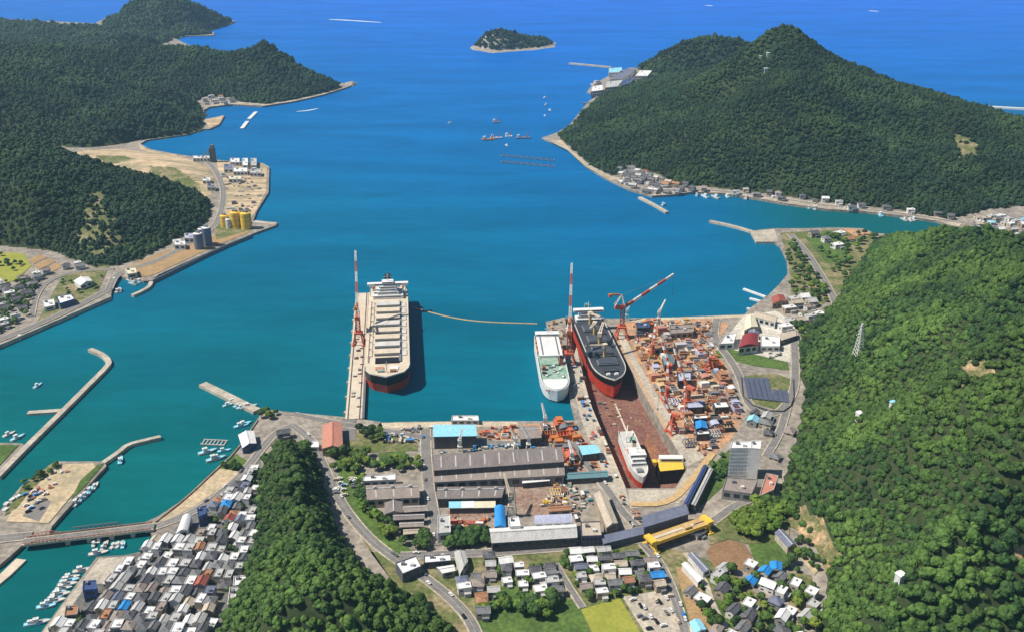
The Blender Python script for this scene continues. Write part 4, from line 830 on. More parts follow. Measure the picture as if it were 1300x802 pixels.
def portal_crane(loc, rz, hp, ht, jib, label, col='crane_red', span=12, leg=1.4, wj=2.1, aframe=True, base_h=12, tw=3.8, grp=None, twm=None):
    e = empty('portal_crane', loc, rz, label, 'crane', grp); z = 0
    for sx in (-1, 1):
        for sy in (-1, 1):
            mb = MB(); mb.bar((sx*span/2, sy*span/2, 1), (sx*span*.28, sy*span*.28, base_h), leg); mb.box((sx*span/2, sy*span/2, .7), (2.2, 4, 1.4)); mb.build('leg', M[col], e)
    mb = MB(); mb.box((0, 0, base_h+.8), (span*.75, span*.75, 1.8)); mb.bar((-span/2, -span/2, 2.6), (-span/2, span/2, 2.6), 1.2); mb.bar((span/2, -span/2, 2.6), (span/2, span/2, 2.6), 1.2); mb.build('portal_frame', M[col], e)
    mb = MB(); truss(mb, (0, 0, base_h+1.5), (0, 0, ht), tw, 5, .55); mb.build('tower', M[twm or col], e)
    ja = Vector(jib).normalized(); fl = Vector((ja.x, ja.y, 0)); fl = fl.normalized() if fl.length > .05 else Vector((0, 1, 0)); ang = math.atan2(fl.y, fl.x)
    mb = MB(); K_ = tw/4.5; c = -fl*4*K_; mb.box((c.x, c.y, ht+1+1.3*K_), (13*K_, 6*K_, 4.2*K_), ang); mh = mb.build('machine_house', M[col], e)
    mb = MB(); c = fl*3.6+Vector((-fl.y, fl.x, 0))*3.4; c = c*K_; mb.box((c.x, c.y, ht+1.4), (3*K_, 2.4*K_, 2.6*K_), ang); mb.build('cab', M['white'], mh)
    p0 = fl*3+Vector((0, 0, ht+3)); p1 = p0+Vector(jib); banded_jib(e, p0, p1, wj, 6, wj*.55)
    if aframe:
        ap = -fl*2+Vector((0, 0, ht+16)); mb = MB(); n_ = Vector((-fl.y, fl.x, 0))
        for s in (-1, 1): mb.bar(fl*1.5+n_*s*2.4+Vector((0, 0, ht+4.5)), ap+n_*s*.6, .8); mb.bar(-fl*9+n_*s*2.4+Vector((0, 0, ht+4.5)), ap+n_*s*.6, .8)
        for q in range(4): z_ = ht+6+q*2.6; f_ = 1-q/4.5; mb.bar(n_*2.2*f_+Vector((0, 0, z_)), -n_*2.2*f_+Vector((0, 0, z_)), .4)
        mb.build('a_frame', M['white'], e)
        mb = MB(); mb.bar(ap, p0.lerp(p1, .93), .22); mb.bar(ap, -fl*9+Vector((0, 0, ht+5)), .3); mb.build('stay_rope', M['steel'], e)
        mb = MB(); mb.bar(ap-fl*.5, ap-fl*11+Vector((0, 0, 1.5)), 1.6, 1.4); mb.box(tuple(ap-fl*12), (4, 3.2, 3), ang); mb.build('counterweight_arm', M['orange_paint'], e)
    mb = MB(); mb.bar(p1, Vector((p1.x, p1.y, max(ht*.5, p1.z-22))), .16); mb.box((p1.x, p1.y, max(ht*.5, p1.z-22)), (1, 1, 1.8)); mb.build('hook', M['steel'], e); return e
p = P(456, 436, 4); portal_crane((p.x, p.y, 4), 0, 12, 30, (-3.5, 34, 58), 'red and white portal crane with raised jib on the fitting-out pier', span=11)
p = P(722, 462, 3); portal_crane((p.x, p.y, 3), 0, 12, 36, (2.0, 24, 60), 'red and white portal crane beside the white ferry, its jib upright', span=12)
p = P(789, 428, 3); portal_crane((p.x, p.y, 3), 0, 12, 33, (50, 6, 34), 'red crane with long banded jib slanting out over the water by the dock gate', span=12, twm='roof_blue' if 0 else 'crane_red')
p = P(872, 520, 3); portal_crane((p.x, p.y, 3), .2, 9, 22, (-8, 16, 30), 'red and white yard crane standing among the steel blocks, nearer to the solar field', span=9, aframe=False, base_h=9, tw=3, wj=1.5)
p = P(853, 548, 3); portal_crane((p.x, p.y, 3), .5, 9, 16, (-6, 10, 22), 'red yard crane at the dock edge near the pontoon barge', span=8, aframe=False, base_h=8, tw=2.6, wj=1.4)
for px, py, jb, lb in [(849, 478, (-3, 12, 20), 'slim red and white yard crane among the ship blocks close to the dock lip'), (846, 508, (4, 10, 18), 'slim scarlet yard crane between the two taller yard cranes and the dock lip'), (900, 470, (-8, 6, 14), 'slim red yard crane at the solar field side of the rusty yard'), (828, 452, (5, 8, 16), 'slim red yard crane at the seaward end of the rusty yard')]:
    p = P(px, py, 3); portal_crane((p.x, p.y, 3), .3, 6, 13, jb, lb, span=6, leg=.8, wj=1.5, aframe=False, base_h=6, tw=2.0)
def small_crane(px, py, h, jib, label, m='white'):
    p = P(px, py); e = empty('jib_crane', p, 0, label, 'crane', 'small jib cranes')
    mb = MB()
    for sx in (-1, 1):
        for sy in (-1, 1): mb.bar((sx*2.6, sy*2.6, 0), (sx*1.2, sy*1.2, h*.45), .7)
    mb.box((0, 0, h*.45), (4, 4, 1)); mb.build('portal', M[m], e)
    mb = MB(); truss(mb, (0, 0, h*.45), (0, 0, h), 1.8, 4, .35); mb.box((0, 0, h*.8), (3.4, 3, 3)); mb.build('mast', M[m], e)
    mb = MB(); truss(mb, (0, 0, h*.82), tuple(Vector((0, 0, h*.82))+Vector(jib)), 1.6, 6, .3, .8); mb.build('jib', M[m], e); return e
small_crane(836, 412, 18, (7, 5, 13), 'white jib crane on the far quay beyond the rusty yard')
small_crane(796, 406, 14, (4, 3, 8), 'pale blue jib crane at the dock gate corner', 'roof_lightblue')
small_crane(692, 549, 18, (-3, 6, 12), 'white jib crane on the quay between rusty plates and the ferry berth')
small_crane(671, 572, 16, (-6, 3, 10), 'pale jib crane behind the long double warehouse')
small_crane(655, 570, 13, (-5, 3, 8), 'small pale jib crane behind the long warehouse near the blue crates')
small_crane(584, 574, 14, (2, 4, 10), 'white jib crane by the blue-roofed quay shed')
small_crane(648, 655, 22, (-5, 14, 12), 'yellow jib crane beside the small white tower block', 'cream')
small_crane(726, 590, 14, (-3, 8, 8), 'pale jib crane at the rusty plate yard by the dock', 'white')
# yellow gantry lying over the lane
a, b = P(824, 691, 7), P(898, 665, 7); m_ = (a+b)/2; ang = math.atan2(b.y-a.y, b.x-a.x); L = (b-a).length
e = empty('gantry_crane', (m_.x, m_.y, GZ), ang, 'bright yellow gantry crane with tan girder beside the village lane', 'gantry crane')
for s in (-1, 1):
    mb = MB(); mb.box((0, s*2.4, 7), (L, 3.6, 2.4)); mb.build('girder', M['tanpaint'], e)
    mb = MB(); mb.box((0, s*4.5, 7), (L*.98, .5, 2.7)); mb.build('girder_flange', M['yellow'], e)
    for t in (-1, 1):
        mb = MB(); mb.bar((s*L*.46, t*7, .3), (s*L*.46, t*3, 6), 1.8); mb.box((s*L*.46, t*7, .7), (4.5, 1.8, 1.4)); mb.build('leg', M['yellow'], e)
    mb = MB(); mb.bar((s*L*.46, -7, 2), (s*L*.46, 7, 2), 1); mb.build('sill_beam', M['yellow'], e)
    mb = MB(); mb.box((s*L*.48, 0, 8.6), (5, 10.5, 2)); mb.build('end_carriage', M['yellow'], e)
mb = MB(); mb.box((L*.12, 0, 9.2), (6, 6, 1.6)); mb.build('trolley', M['tanpaint'], e)
mb = MB(); mb.box((-L*.1, 0, 8.5), (L*.7, 2.2, .3)); mb.build('walkway', M['cream'], e)
# ------------------------------------------------------------------ buildings traced at their eaves
def building(name, label, quad, h, roof='roof_grey', wall='wall_grey', kind='gable', cat='building', rise=None, win=True, group=None, base=GZ, axis=None, doors=1, vents=0, mono=None, grid=None, stripes=None, halfwhite=False, glass='glass'):
    q = [P(x, y, base+h) for x, y in quad]; c = sum(q, Vector())/4; pts = [Vector((p.x-c.x, p.y-c.y, 0)) for p in q]   # far-left, far-right, near-right, near-left
    e = empty(name, (c.x, c.y, base), 0, label, cat, group); TAKEN.append((c.x, c.y, max(p.length for p in pts)*.8))
    fl, fr, nr, nl = pts
    mb = MB(); mb.prism([(p.x, p.y) for p in pts], 0, h); wl = mb.build('wall', M[wall], e)
    W = (fr-fl).length; Dp = (nl-fl).length
    if axis is None: axis = 0 if W >= Dp else 1
    rs = rise if rise is not None else min(W, Dp)*.16
    Z = Vector((0, 0, 1)); up = lambda p, z: p+Z*z; o_ = .7
    ctr = (fl+fr+nr+nl)/4; big = [p+(p-ctr).normalized()*o_ for p in pts]; fl2, fr2, nr2, nl2 = big
    mb = MB()
    if kind == 'gable':
        if axis == 0: A, Bq = (fl2+nl2)/2, (fr2+nr2)/2; s1 = (fl2, fr2); s2 = (nl2, nr2)
        else: A, Bq = (fl2+fr2)/2, (nl2+nr2)/2; s1 = (fl2, nl2); s2 = (fr2, nr2)
        vs = [up(s1[0], h+.02), up(s1[1], h+.02), up(s2[1], h+.02), up(s2[0], h+.02), up(A, h+rs), up(Bq, h+rs)]
        vs += [v+Z*.3 for v in vs]
        mb.add(vs, [(6, 7, 11, 10), (10, 11, 8, 9), (0, 4, 5, 1), (4, 3, 2, 5), (6, 10, 4, 0), (10, 9, 3, 4), (7, 1, 5, 11), (11, 5, 2, 8), (0, 1, 7, 6), (3, 9, 8, 2)]); rf = mb.build('roof', M[roof], e)
        mb = MB(); mb.add([up(s1[0], h), up(s2[0], h), up(A, h+rs)], [(0, 1, 2)]); mb.add([up(s1[1], h), up(s2[1], h), up(Bq, h+rs)], [(0, 2, 1)]); mb.build('gable_end', M[wall], e)
        mb = MB(); mb.bar(up(A, h+rs+.45), up(Bq, h+rs+.45), 1.0, .35); mb.build('ridge_cap', M['roof_pale' if roof in ('roof_grey', 'roof_brown', 'roof_slate') else roof], rf)
        for k in range(vents):
            p = A.lerp(Bq, (k+.5)/vents); mb = MB(); mb.box((p.x, p.y, h+rs+1.1), (2.6, 1.6, 1.2)); mb.cyl((p.x, p.y, h+rs+1.6), (p.x, p.y, h+rs+2.3), .8, .9, 8); mb.build('roof_vent', M['roof_pale'], rf)
    elif kind == 'mono':
        vs = [up(fl2, h+rs), up(fr2, h+rs), up(nr2, h), up(nl2, h)]; vs += [v+Z*.35 for v in vs]
        mb.add(vs, [(3, 2, 1, 0), (4, 5, 6, 7)][::1]+[(0, 1, 5, 4), (1, 2, 6, 5), (2, 3, 7, 6), (3, 0, 4, 7)]); rf = mb.build('roof', M[roof], e)
        mb = MB(); mb.add([up(fl, h), up(fr, h), up(fr, h+rs), up(fl, h+rs)], [(1, 0, 3, 2)]); mb.add([up(fl, h), up(nl, h), up(fl, h+rs)], [(0, 1, 2)]); mb.add([up(fr, h), up(nr, h), up(fr, h+rs)], [(0, 2, 1)]); mb.build('gable_end', M[wall], e)
    elif kind == 'barrel':
        n = 8; mb = MB(); a0, a1 = (fl2, nl2) if axis == 0 else (fl2, fr2); b0, b1 = (fr2, nr2) if axis == 0 else (nl2, nr2); vs = []
        for i in range(n+1): t = i/n; z = h+.02+rs*math.sin(math.pi*t); vs += [up(a0.lerp(a1, t), z), up(b0.lerp(b1, t), z)]
        mb.add(vs, [(2*i, 2*i+1, 2*i+3, 2*i+2) for i in range(n)]+[tuple(range(0, 2*n+2, 2)), tuple(range(2*n+1, -1, -2))]); rf = mb.build('roof', M[roof], e)
    else:
        mb.prism([(p.x*.985, p.y*.985) for p in pts], h, h+.15); rf = mb.build('roof', M[roof], e)
        mb = MB()
        for a_, b_ in zip(pts, pts[1:]+pts[:1]): mb.bar(up(a_*.985, h+.5), up(b_*.985, h+.5), .4, .9)
        mb.build('parapet', M[wall], rf)
        for k in range(2 if W*Dp > 150 else 1):
            p = fl.lerp(nr, .3+.35*k); mb = MB(); mb.box((p.x, p.y, h+1.2), (min(W, 12)*.22, min(Dp, 10)*.25, 2)); mb.build('roof_unit', M['wall_white' if k else 'steel'], rf)
    if kind in ('gable', 'mono') and max(W, Dp) > 38 and not stripes:
        a_, b_, c_, d_ = (A, Bq, nr2, nl2) if kind == 'gable' and axis == 0 else ((fl2, fr2, nr2, nl2) if kind == 'mono' else (None,)*4)
        if a_ is not None:
            ns = int(W//11); zt, zb = (h+rs+.42, h+.42)
            for k in range(ns):
                t = (k+.5)/ns; t2 = t+1.1/W; vs = []
                for tt, qq in ((t, .15), (t2, .15), (t2, .85), (t, .85)): p_ = a_.lerp(b_, tt).lerp(d_.lerp(c_, tt), qq); vs.append(Vector((p_.x, p_.y, zt+(zb-zt)*qq)))
                vs += [v+Z*.08 for v in vs]; mb = MB(); mb.add(vs, [(3, 2, 1, 0), (4, 5, 6, 7), (0, 1, 5, 4), (1, 2, 6, 5), (2, 3, 7, 6), (3, 0, 4, 7)]); mb.build('skylight', M['roof_pale'], rf)
    if stripes:
        for k, (t0, t1, cm) in enumerate(stripes):
            a_, b_, c_, d_ = fl2.lerp(fr2, t0), fl2.lerp(fr2, t1), nl2.lerp(nr2, t1), nl2.lerp(nr2, t0)
            mb = MB(); vs = [up(a_, h+.5+rs*(kind == 'mono')), up(b_, h+.5+rs*(kind == 'mono')), up(c_, h+.5), up(d_, h+.5)]; vs += [v+Z*.1 for v in vs]
            mb.add(vs, [(3, 2, 1, 0), (4, 5, 6, 7), (0, 1, 5, 4), (1, 2, 6, 5), (2, 3, 7, 6), (3, 0, 4, 7)]); mb.build('roof_panel', M[cm], rf)
    if halfwhite:
        A, Bq = (fl2+nl2)/2, (fr2+nr2)/2; mb = MB(); vs = [up(fl2, h+.36), up(fr2, h+.36), up(Bq, h+rs+.36), up(A, h+rs+.36)]; vs += [v+Z*.12 for v in vs]; mb.add(vs, [(3, 2, 1, 0), (7, 6, 5, 4), (0, 1, 5, 4), (2, 3, 7, 6), (1, 2, 6, 5), (3, 0, 4, 7)]); mb.build('roof_panel', M['white'], rf)
    if win:
        a_, b_ = nl, nr; d = (b_-a_); LL = d.length; nd = Vector((d.y, -d.x, 0)).normalized()
        if grid: nx, nz = grid
        else: nx, nz = int(max(1, min(12, LL//6))), (2 if h > 9 else 1)
        for iz in range(nz):
            for ix in range(nx):
                t = (ix+.5)/nx; p = a_.lerp(b_, t)+nd*.05; zc = h*(iz+.55)/nz if nz > 1 else h*.6; ww = LL/nx*.62; hh = h/nz*.42
                mb = MB(); n_ = d.normalized(); mb.bar(p-n_*ww/2+Z*zc, p+n_*ww/2+Z*zc, .2, hh); mb.build('window', M[glass], e)
        # right-hand wall
        a_, b_ = nr, fr; d = (b_-a_); LL = d.length; nd = Vector((d.y, -d.x, 0)).normalized()
        if doors and LL > 5:
            n_ = d.normalized(); p = a_.lerp(b_, .5)+nd*.06; mb = MB(); hh = h*.6; mb.bar(p-n_*min(4, LL*.25)+Z*hh/2, p+n_*min(4, LL*.25)+Z*hh/2, .2, hh); mb.build('door', M['wall_dark'], e)
    return e
Bd = building
Bd('hall', 'long hall with salmon red roof at the quay road', [(410, 540), (434, 537), (435, 568), (409, 569)], 8, 'roof_salmon', 'wall_tan', axis=1)
Bd('quay_shed', 'open quay shed with light blue roof', [(551, 541), (603, 541), (605, 553), (551, 554)], 12, 'roof_lightblue', 'wall_dark', 'mono', rise=1.5, win=False)
Bd('shed', 'white flat shed at the very edge of the quay', [(574, 528), (607, 528), (608, 534), (573, 534)], 4, 'roof_white', 'wall_white', 'flat')
Bd('workshop', 'grey-brown workshop on the quay near the white jib crane', [(660, 541), (683, 540), (687, 555), (661, 557)], 9, 'roof_brown', 'wall_dark', 'gable', axis=0)
Bd('warehouse', 'far bay of the long double warehouse, dark grey-brown roof', [(551, 581), (712, 571), (715, 586), (551, 597)], 15, 'roof_grey', 'wall_dark', 'mono', rise=3, vents=0)
Bd('warehouse', 'near bay of the long double warehouse, paler brown roof', [(551, 601.5), (715, 590), (716, 603), (552, 612)], 8.5, 'roof_brown', 'wall_grey', 'mono', rise=2)
Bd('warehouse', 'shorter grey warehouse in front of the long double warehouse', [(556, 618), (642, 617), (636, 631), (556, 633)], 8, 'roof_grey', 'wall_dark', 'gable', vents=4)
Bd('shed', 'low shed roofed in blue, white and pale yellow lengths', [(571, 638), (628, 637), (628, 644), (571, 645)], 5, 'roof_cream', 'wall_dark', 'mono', rise=.8, win=False, stripes=[(0, .27, 'roof_lightblue'), (.27, .55, 'roof_white')])
Bd('shed', 'narrow bright blue tall shed beside the brown scrap yard', [(628, 643), (641, 643), (642, 668), (628, 668)], 9, 'roof_blue', 'wall_blue', 'barrel', rise=2, axis=1)
Bd('workshop', 'pale grey narrow workshop with dark side at the tree belt', [(556, 655), (571, 654), (572, 676), (556, 677)], 9, 'roof_pale', 'wall_white', 'flat')
Bd('tower_block', 'small white tower block next to the bright blue shed', [(645, 657), (658, 656), (661, 668), (647, 669)], 12, 'roof_white', 'wall_white', 'flat')
Bd('warehouse', 'long hall with white and grey roof above the lane', [(622, 671), (730, 665), (732, 682), (625, 689)], 8.5, 'roof_pale', 'wall_dark', 'gable', rise=2.8, halfwhite=True)
Bd('barrel_hall', 'lavender barrel-roofed hall behind the long white hall', [(681, 654), (724, 652), (726, 662), (679, 664)], 11, 'roof_lav', 'wall_white', 'barrel', rise=3)
Bd('hall', 'white-roofed narrow hall above the brown terraced workshops', [(461, 605), (502, 602), (502, 609), (461, 611)], 7, 'roof_white', 'wall_white', 'flat')
Bd('warehouse', 'broad grey-brown gabled warehouse beside the tree-lined road', [(465, 616), (530, 613), (532, 631), (467, 634)], 7.5, 'roof_brown', 'wall_cream', 'gable', vents=3)
Bd('workshop', 'small grey workshop in front of the broad gabled warehouse', [(489, 638), (510, 637), (511, 650), (489, 652)], 7, 'roof_grey', 'wall_tan', 'gable')
Bd('shed', 'narrow brown terraced shed, uppermost of four by the tree belt', [(513, 642), (541, 641), (541, 648), (513, 650)], 6, 'roof_brown', 'wall_dark', 'gable')
Bd('shed', 'narrow brown terraced shed, second of four by the tree belt', [(500, 653), (538, 652), (538, 658), (500, 660)], 6, 'roof_grey', 'wall_dark', 'gable')
Bd('shed', 'narrow brown terraced shed, third of four by the tree belt', [(508, 663), (537, 662), (537, 668), (508, 669)], 6, 'roof_brown', 'wall_dark', 'gable')
Bd('shed', 'narrow pale brown terraced shed, lowest of four by the tree belt', [(513, 672), (535, 671), (535, 676), (513, 678)], 5, 'roof_beige', 'wall_dark', 'gable')
Bd('shed', 'long beige gabled shed pointing at the dock head', [(754, 628), (768, 623), (784, 663), (770, 669)], 9, 'roof_beige', 'wall_tan', 'gable', axis=1)
Bd('workshop', 'beige flat workshop with glazed front above the lane', [(737, 663), (762, 662), (764, 680), (738, 681)], 9, 'roof_beige', 'wall_slate', 'flat', grid=(5, 2))
Bd('shed', 'low slate blue shed joining the beige workshop', [(764, 681), (817, 669), (819, 677), (767, 690)], 6, 'roof_slate', 'wall_slate', 'mono', rise=1, win=False)
Bd('shed', 'broad slate blue shed with a long blank front at the dock head', [(816, 657), (870, 642), (874, 652), (818, 669)], 12, 'roof_slate', 'wall_slate', 'mono', rise=1.5, win=False)
Bd('shed', 'long narrow dark shed slanting up beside the grass bank', [(893, 590), (898, 592), (874, 640), (868, 638)], 9, 'roof_navy', 'wall_dark', 'gable', axis=1, win=False)
Bd('shed', 'long narrow pale shed beside the dark one at the grass bank', [(900, 594), (905, 596), (883, 641), (877, 639)], 7, 'roof_pale', 'wall_dark', 'gable', axis=1, win=False)
Bd('shed', 'pale blue roofed shed at the rusty plate yard', [(735, 567), (757, 566), (762, 574), (740, 577)], 7, 'roof_lightblue', 'wall_dark', 'mono', rise=1)
Bd('shed', 'low teal roofed rack shed along the rusty plate yard', [(719, 600), (770, 597), (771, 605), (720, 608)], 5, 'roof_teal', 'wall_dark', 'gable')
Bd('shed', 'thin red roofed shed behind the lavender hall', [(696, 643), (724, 641), (725, 647), (697, 649)], 5, 'roof_rust', 'wall_tan', 'gable')
Bd('shed', 'white roofed strip shed along the front of the long double warehouse', [(664, 609), (697, 606), (697, 610), (664, 613)], 5, 'roof_white', 'wall_dark', 'mono', rise=.6)
Bd('office_tower', 'white office tower with glazed blue-grey facade and white core', [(929, 561), (953, 561), (953, 569), (927, 569)], 27, 'roof_white', 'white', 'flat', grid=(7, 8), cat='office', glass='paleglass')
Bd('office_core', 'plain white stair block attached to the office tower', [(953.5, 560), (966, 560), (965, 570), (953.5, 569)], 28, 'roof_white', 'white', 'flat', win=False, cat='office')
Bd('annex', 'low grey roofed annex in front of the office tower', [(922, 606), (962, 609), (954, 627), (917, 622)], 8, 'roof_brown', 'wall_grey', 'flat')
Bd('gymnasium', 'salmon roofed gymnasium at the edge of the forest by the office', [(973, 601), (988, 604), (982, 622), (964, 630), (966, 612)][:4], 8, 'roof_salmon', 'wall_cream', 'flat')
Bd('hall', 'hall with maroon roof in the white compound near the solar field', [(943, 426), (962, 424), (962, 438), (938, 441)], 9, 'roof_maroon', 'wall_white', 'barrel', rise=3)
Bd('hall', 'white hall with flat roof next to the maroon-roofed hall', [(921, 425), (935, 423), (931, 436), (913, 437)], 7, 'roof_white', 'wall_white', 'flat')
Bd('hall', 'pale yellow roofed hall at the head of the white compound', [(947, 403), (958, 401), (962, 414), (945, 419)], 8, 'roof_cream', 'wall_cream', 'gable')
Bd('warehouse', 'long beige warehouse at the head of the white compound', [(960, 395), (987, 402), (984, 409), (957, 402)], 8, 'roof_beige', 'wall_white', 'gable')
Bd('hall', 'small slate roofed hall beside the maroon-roofed hall', [(951, 418), (963, 421), (964, 424), (950, 423)], 7, 'roof_slate', 'wall_white', 'gable')
Bd('hall', 'white hall with dark side at the forest edge of the compound', [(966, 426), (990, 428), (990, 440), (966, 440)], 6, 'roof_white', 'wall_white', 'flat')
Bd('hall', 'dark slot-like hall at the forest edge above the white hall', [(990, 425), (1010, 420), (1010, 426), (992, 432)], 6, 'roof_beige', 'wall_dark', 'mono', rise=1)
Bd('hall', 'brick red roofed boathouse by the small boat basin', [(980, 378), (995, 375), (998, 383), (981, 386)], 6, 'roof_red', 'wall_tan', 'gable')
Bd('shed', 'blue roofed shed amid the rusty steel yard', [(883, 535), (896, 535), (897, 543), (884, 544)], 7, 'roof_blue', 'wall_blue', 'gable')
Bd('shed', 'white roofed shed just above the blue roofed yard shed', [(880, 528), (898, 527), (899, 531), (881, 532)], 7, 'roof_white', 'wall_dark', 'flat')
Bd('shed', 'white roofed shed just below the blue roofed yard shed', [(884, 548), (900, 547), (901, 551), (885, 552)], 6, 'roof_white', 'wall_dark', 'flat')
Bd('shed', 'white roofed shed in the steel yard, toward the solar field', [(905, 511), (922, 510), (926, 517), (908, 518)], 6, 'roof_white', 'wall_dark', 'flat')
Bd('shed', 'lavender roofed shed in the steel yard above the blue one', [(873, 510), (890, 509), (892, 516), (874, 517)], 7, 'roof_lav', 'wall_dark', 'gable')
Bd('shed', 'teal roofed shed in the middle of the steel yard', [(841, 452), (853, 451), (856, 461), (844, 463)], 7, 'roof_teal', 'wall_dark', 'gable')
Bd('shed', 'long brown block shed across the far steel yard', [(850, 413), (880, 412), (880, 422), (851, 424)], 7, 'roof_brown', 'wall_tan', 'flat')
Bd('shed', 'long rust red block shed in the far steel yard', [(828, 436), (855, 434), (856, 441), (830, 443)], 7, 'roof_rust', 'wall_tan', 'flat')
Bd('shed', 'lavender flat shed in the centre of the steel yard', [(860, 474), (877, 473), (877, 483), (861, 484)], 8, 'roof_lav', 'wall_dark', 'flat')
Bd('shed', 'dark navy shed by the dock gate quay', [(808, 410), (824, 409), (825, 416), (809, 417)], 6, 'roof_navy', 'wall_dark', 'flat')
Bd('warehouse', 'white warehouse on the quay road near the wooded knoll', [(502, 715), (528, 706), (535, 719), (511, 729)][:4], 7, 'roof_white', 'wall_slate', 'flat')
Bd('hall', 'long white roofed hall beside the lane below the tree belt', [(538, 706), (572, 704), (573, 712), (538, 715)], 5, 'roof_white', 'wall_slate', 'flat')
Bd('hall', 'white and grey hall just below the long white roofed one', [(555, 720), (575, 717), (577, 724), (562, 727)], 5, 'roof_white', 'wall_grey', 'gable')
Bd('hall', 'narrow pale hall standing end-on to the lane', [(577, 701), (590, 700), (593, 712), (584, 728), (579, 727)][:4], 6, 'roof_pale', 'wall_white', 'gable', axis=1)
Bd('barn', 'tall barn with dark slate roof on the tan terrace by the forest', [(984, 676), (994, 672), (1010, 690), (1000, 694)], 6, 'roof_slate', 'wall_cream', 'gable', axis=1)
Bd('barn', 'long barn with dark slate roof below the yellow gantry', [(874, 704), (882, 702), (902, 722), (893, 726)], 5, 'roof_slate', 'wall_white', 'gable', axis=1)
Bd('barn', 'long white barn parallel to the dark slate barn', [(866, 716), (873, 714), (893, 734), (886, 738)], 5, 'roof_white', 'wall_white', 'gable', axis=1)
Bd('barn', 'light blue roofed barn at the bottom of the lane', [(876, 790), (888, 786), (896, 798), (882, 803)], 5, 'roof_lightblue', 'wall_white', 'gable')
Bd('house', 'blue and white roofed hall beside the tilled field', [(978, 713), (992, 714), (992, 723), (978, 722)], 5, 'roof_blue', 'wall_white', 'gable')
Bd('hall', 'crescent roofed white hall by the town harbour road', [(232, 655), (243, 654), (238, 672), (224, 676)], 7, 'roof_white', 'wall_white', 'barrel', rise=2, axis=1)
Bd('warehouse', 'dark blue cube-shaped warehouse on the inner harbour quay', [(106, 738), (122, 737), (123, 748), (105, 749)], 10, 'roof_navy', 'wall_blue', 'flat')
Bd('hall', 'navy roofed hall amid the upper town houses', [(250, 645), (262, 642), (262, 652), (252, 656)], 9, 'roof_navy', 'wall_blue', 'flat')
Bd('hall', 'white hall at the knoll foot, uppermost of the two there', [(297, 732), (316, 731), (315, 741), (296, 744)], 6, 'roof_white', 'wall_white', 'flat')
Bd('hall', 'pale grey hall at the knoll foot, lower of the two there', [(292, 746), (310, 745), (305, 765), (289, 768)], 6, 'roof_pale', 'wall_white', 'flat')
Bd('hall', 'rust red roofed workshop beside the inner harbour quay', [(84, 770), (100, 769), (98, 780), (82, 782)], 5, 'roof_rust', 'wall_tan', 'flat')
Bd('fish_market', 'white roofed fish market with blue end by the harbour breakwater', [(303, 552), (322, 547), (325, 562), (308, 568)], 6, 'roof_white', 'wall_blue', 'gable')
Bd('hall', 'white shed beside the salmon-roofed hall', [(389, 560), (404, 560), (405, 568), (388, 568)], 4, 'roof_white', 'wall_white', 'flat')
Bd('hall', 'white hall with blue front beside the seawall road', [(72, 377), (90, 374), (95, 380), (76, 386)], 7, 'roof_white', 'wall_blue', 'flat')
Bd('hall', 'small white annex left of the blue-fronted hall', [(54, 382), (68, 380), (70, 388), (56, 391)], 5, 'roof_white', 'wall_white', 'flat')
Bd('hall', 'white hall with dark side among the fields by the marina', [(94, 357), (112, 352), (117, 357), (102, 363)], 6, 'roof_white', 'wall_white', 'gable')
Bd('hall', 'cream hall at the head of the marina', [(158, 341), (172, 340), (174, 347), (162, 349)], 6, 'roof_cream', 'wall_cream', 'flat')
# compound by the silos
for k, (x, y, w_, d_, r_, lb) in enumerate([(298, 204, 12, 5, 'roof_white', 'small white roofed store at the far corner of the silo yard'), (311, 206, 7, 9, 'roof_white', 'white roofed cube shed in the far row of the silo yard'), (322, 206, 7, 9, 'roof_pale', 'pale cube shed in the far row of the silo yard'),
        (290, 212, 12, 6, 'roof_slate', 'slate roofed shed by the road at the silo yard'), (305, 216, 18, 5, 'roof_white', 'long white shed across the silo yard, inner row'), (324, 218, 14, 4, 'roof_pale', 'thin pale shed near the outer sea wall of the silo yard'),
        (298, 226, 16, 4, 'roof_cream', 'low cream shed between the pale sheds of the silo yard'), (262, 228, 10, 4, 'roof_white', 'white shed at the foot of the quarry'), (268, 236, 10, 4, 'roof_slate', 'slate shed at the foot of the quarry'), (258, 200, 26, 3, 'roof_white', 'long white wall-like shed beside the dark tower'), (240, 300, 12, 6, 'roof_lav', 'lavender roofed shed just left of the grey silos'), (228, 309, 14, 5, 'roof_white', 'white shed along the quay road before the grey silos')]):
    Bd('shed', lb, [(x-w_/2, y-d_/2), (x+w_/2, y-d_/2), (x+w_/2, y+d_/2), (x-w_/2, y+d_/2)], 7, r_, 'wall_white', 'flat', cat='shed')
# distant wharf
for k, (q, r_, lb) in enumerate([([(773, 87), (789, 86), (790, 92), (773, 93)], 'roof_lightblue', 'pale blue shed on the distant wharf'), ([(790, 89), (808, 88), (790, 100), (774, 101)], 'roof_slate', 'slate roofed hall on the distant wharf'), ([(812, 90), (828, 90), (822, 97), (806, 97)], 'roof_white', 'white hall on the distant wharf below the back hill'),
        ([(770, 104), (790, 102), (788, 110), (768, 112)], 'roof_pale', 'pale shed in the middle of the distant wharf'), ([(752, 110), (765, 108), (765, 115), (750, 117)], 'roof_white', 'white shed at the seaward tip of the distant wharf'), ([(790, 103), (806, 98), (800, 106), (784, 110)], 'roof_navy', 'dark hall nearest the mountain on the distant wharf'.replace('nearest', 'right against'))]):
    Bd('hall', lb, q, 12, r_, 'wall_white', 'flat', cat='hall')
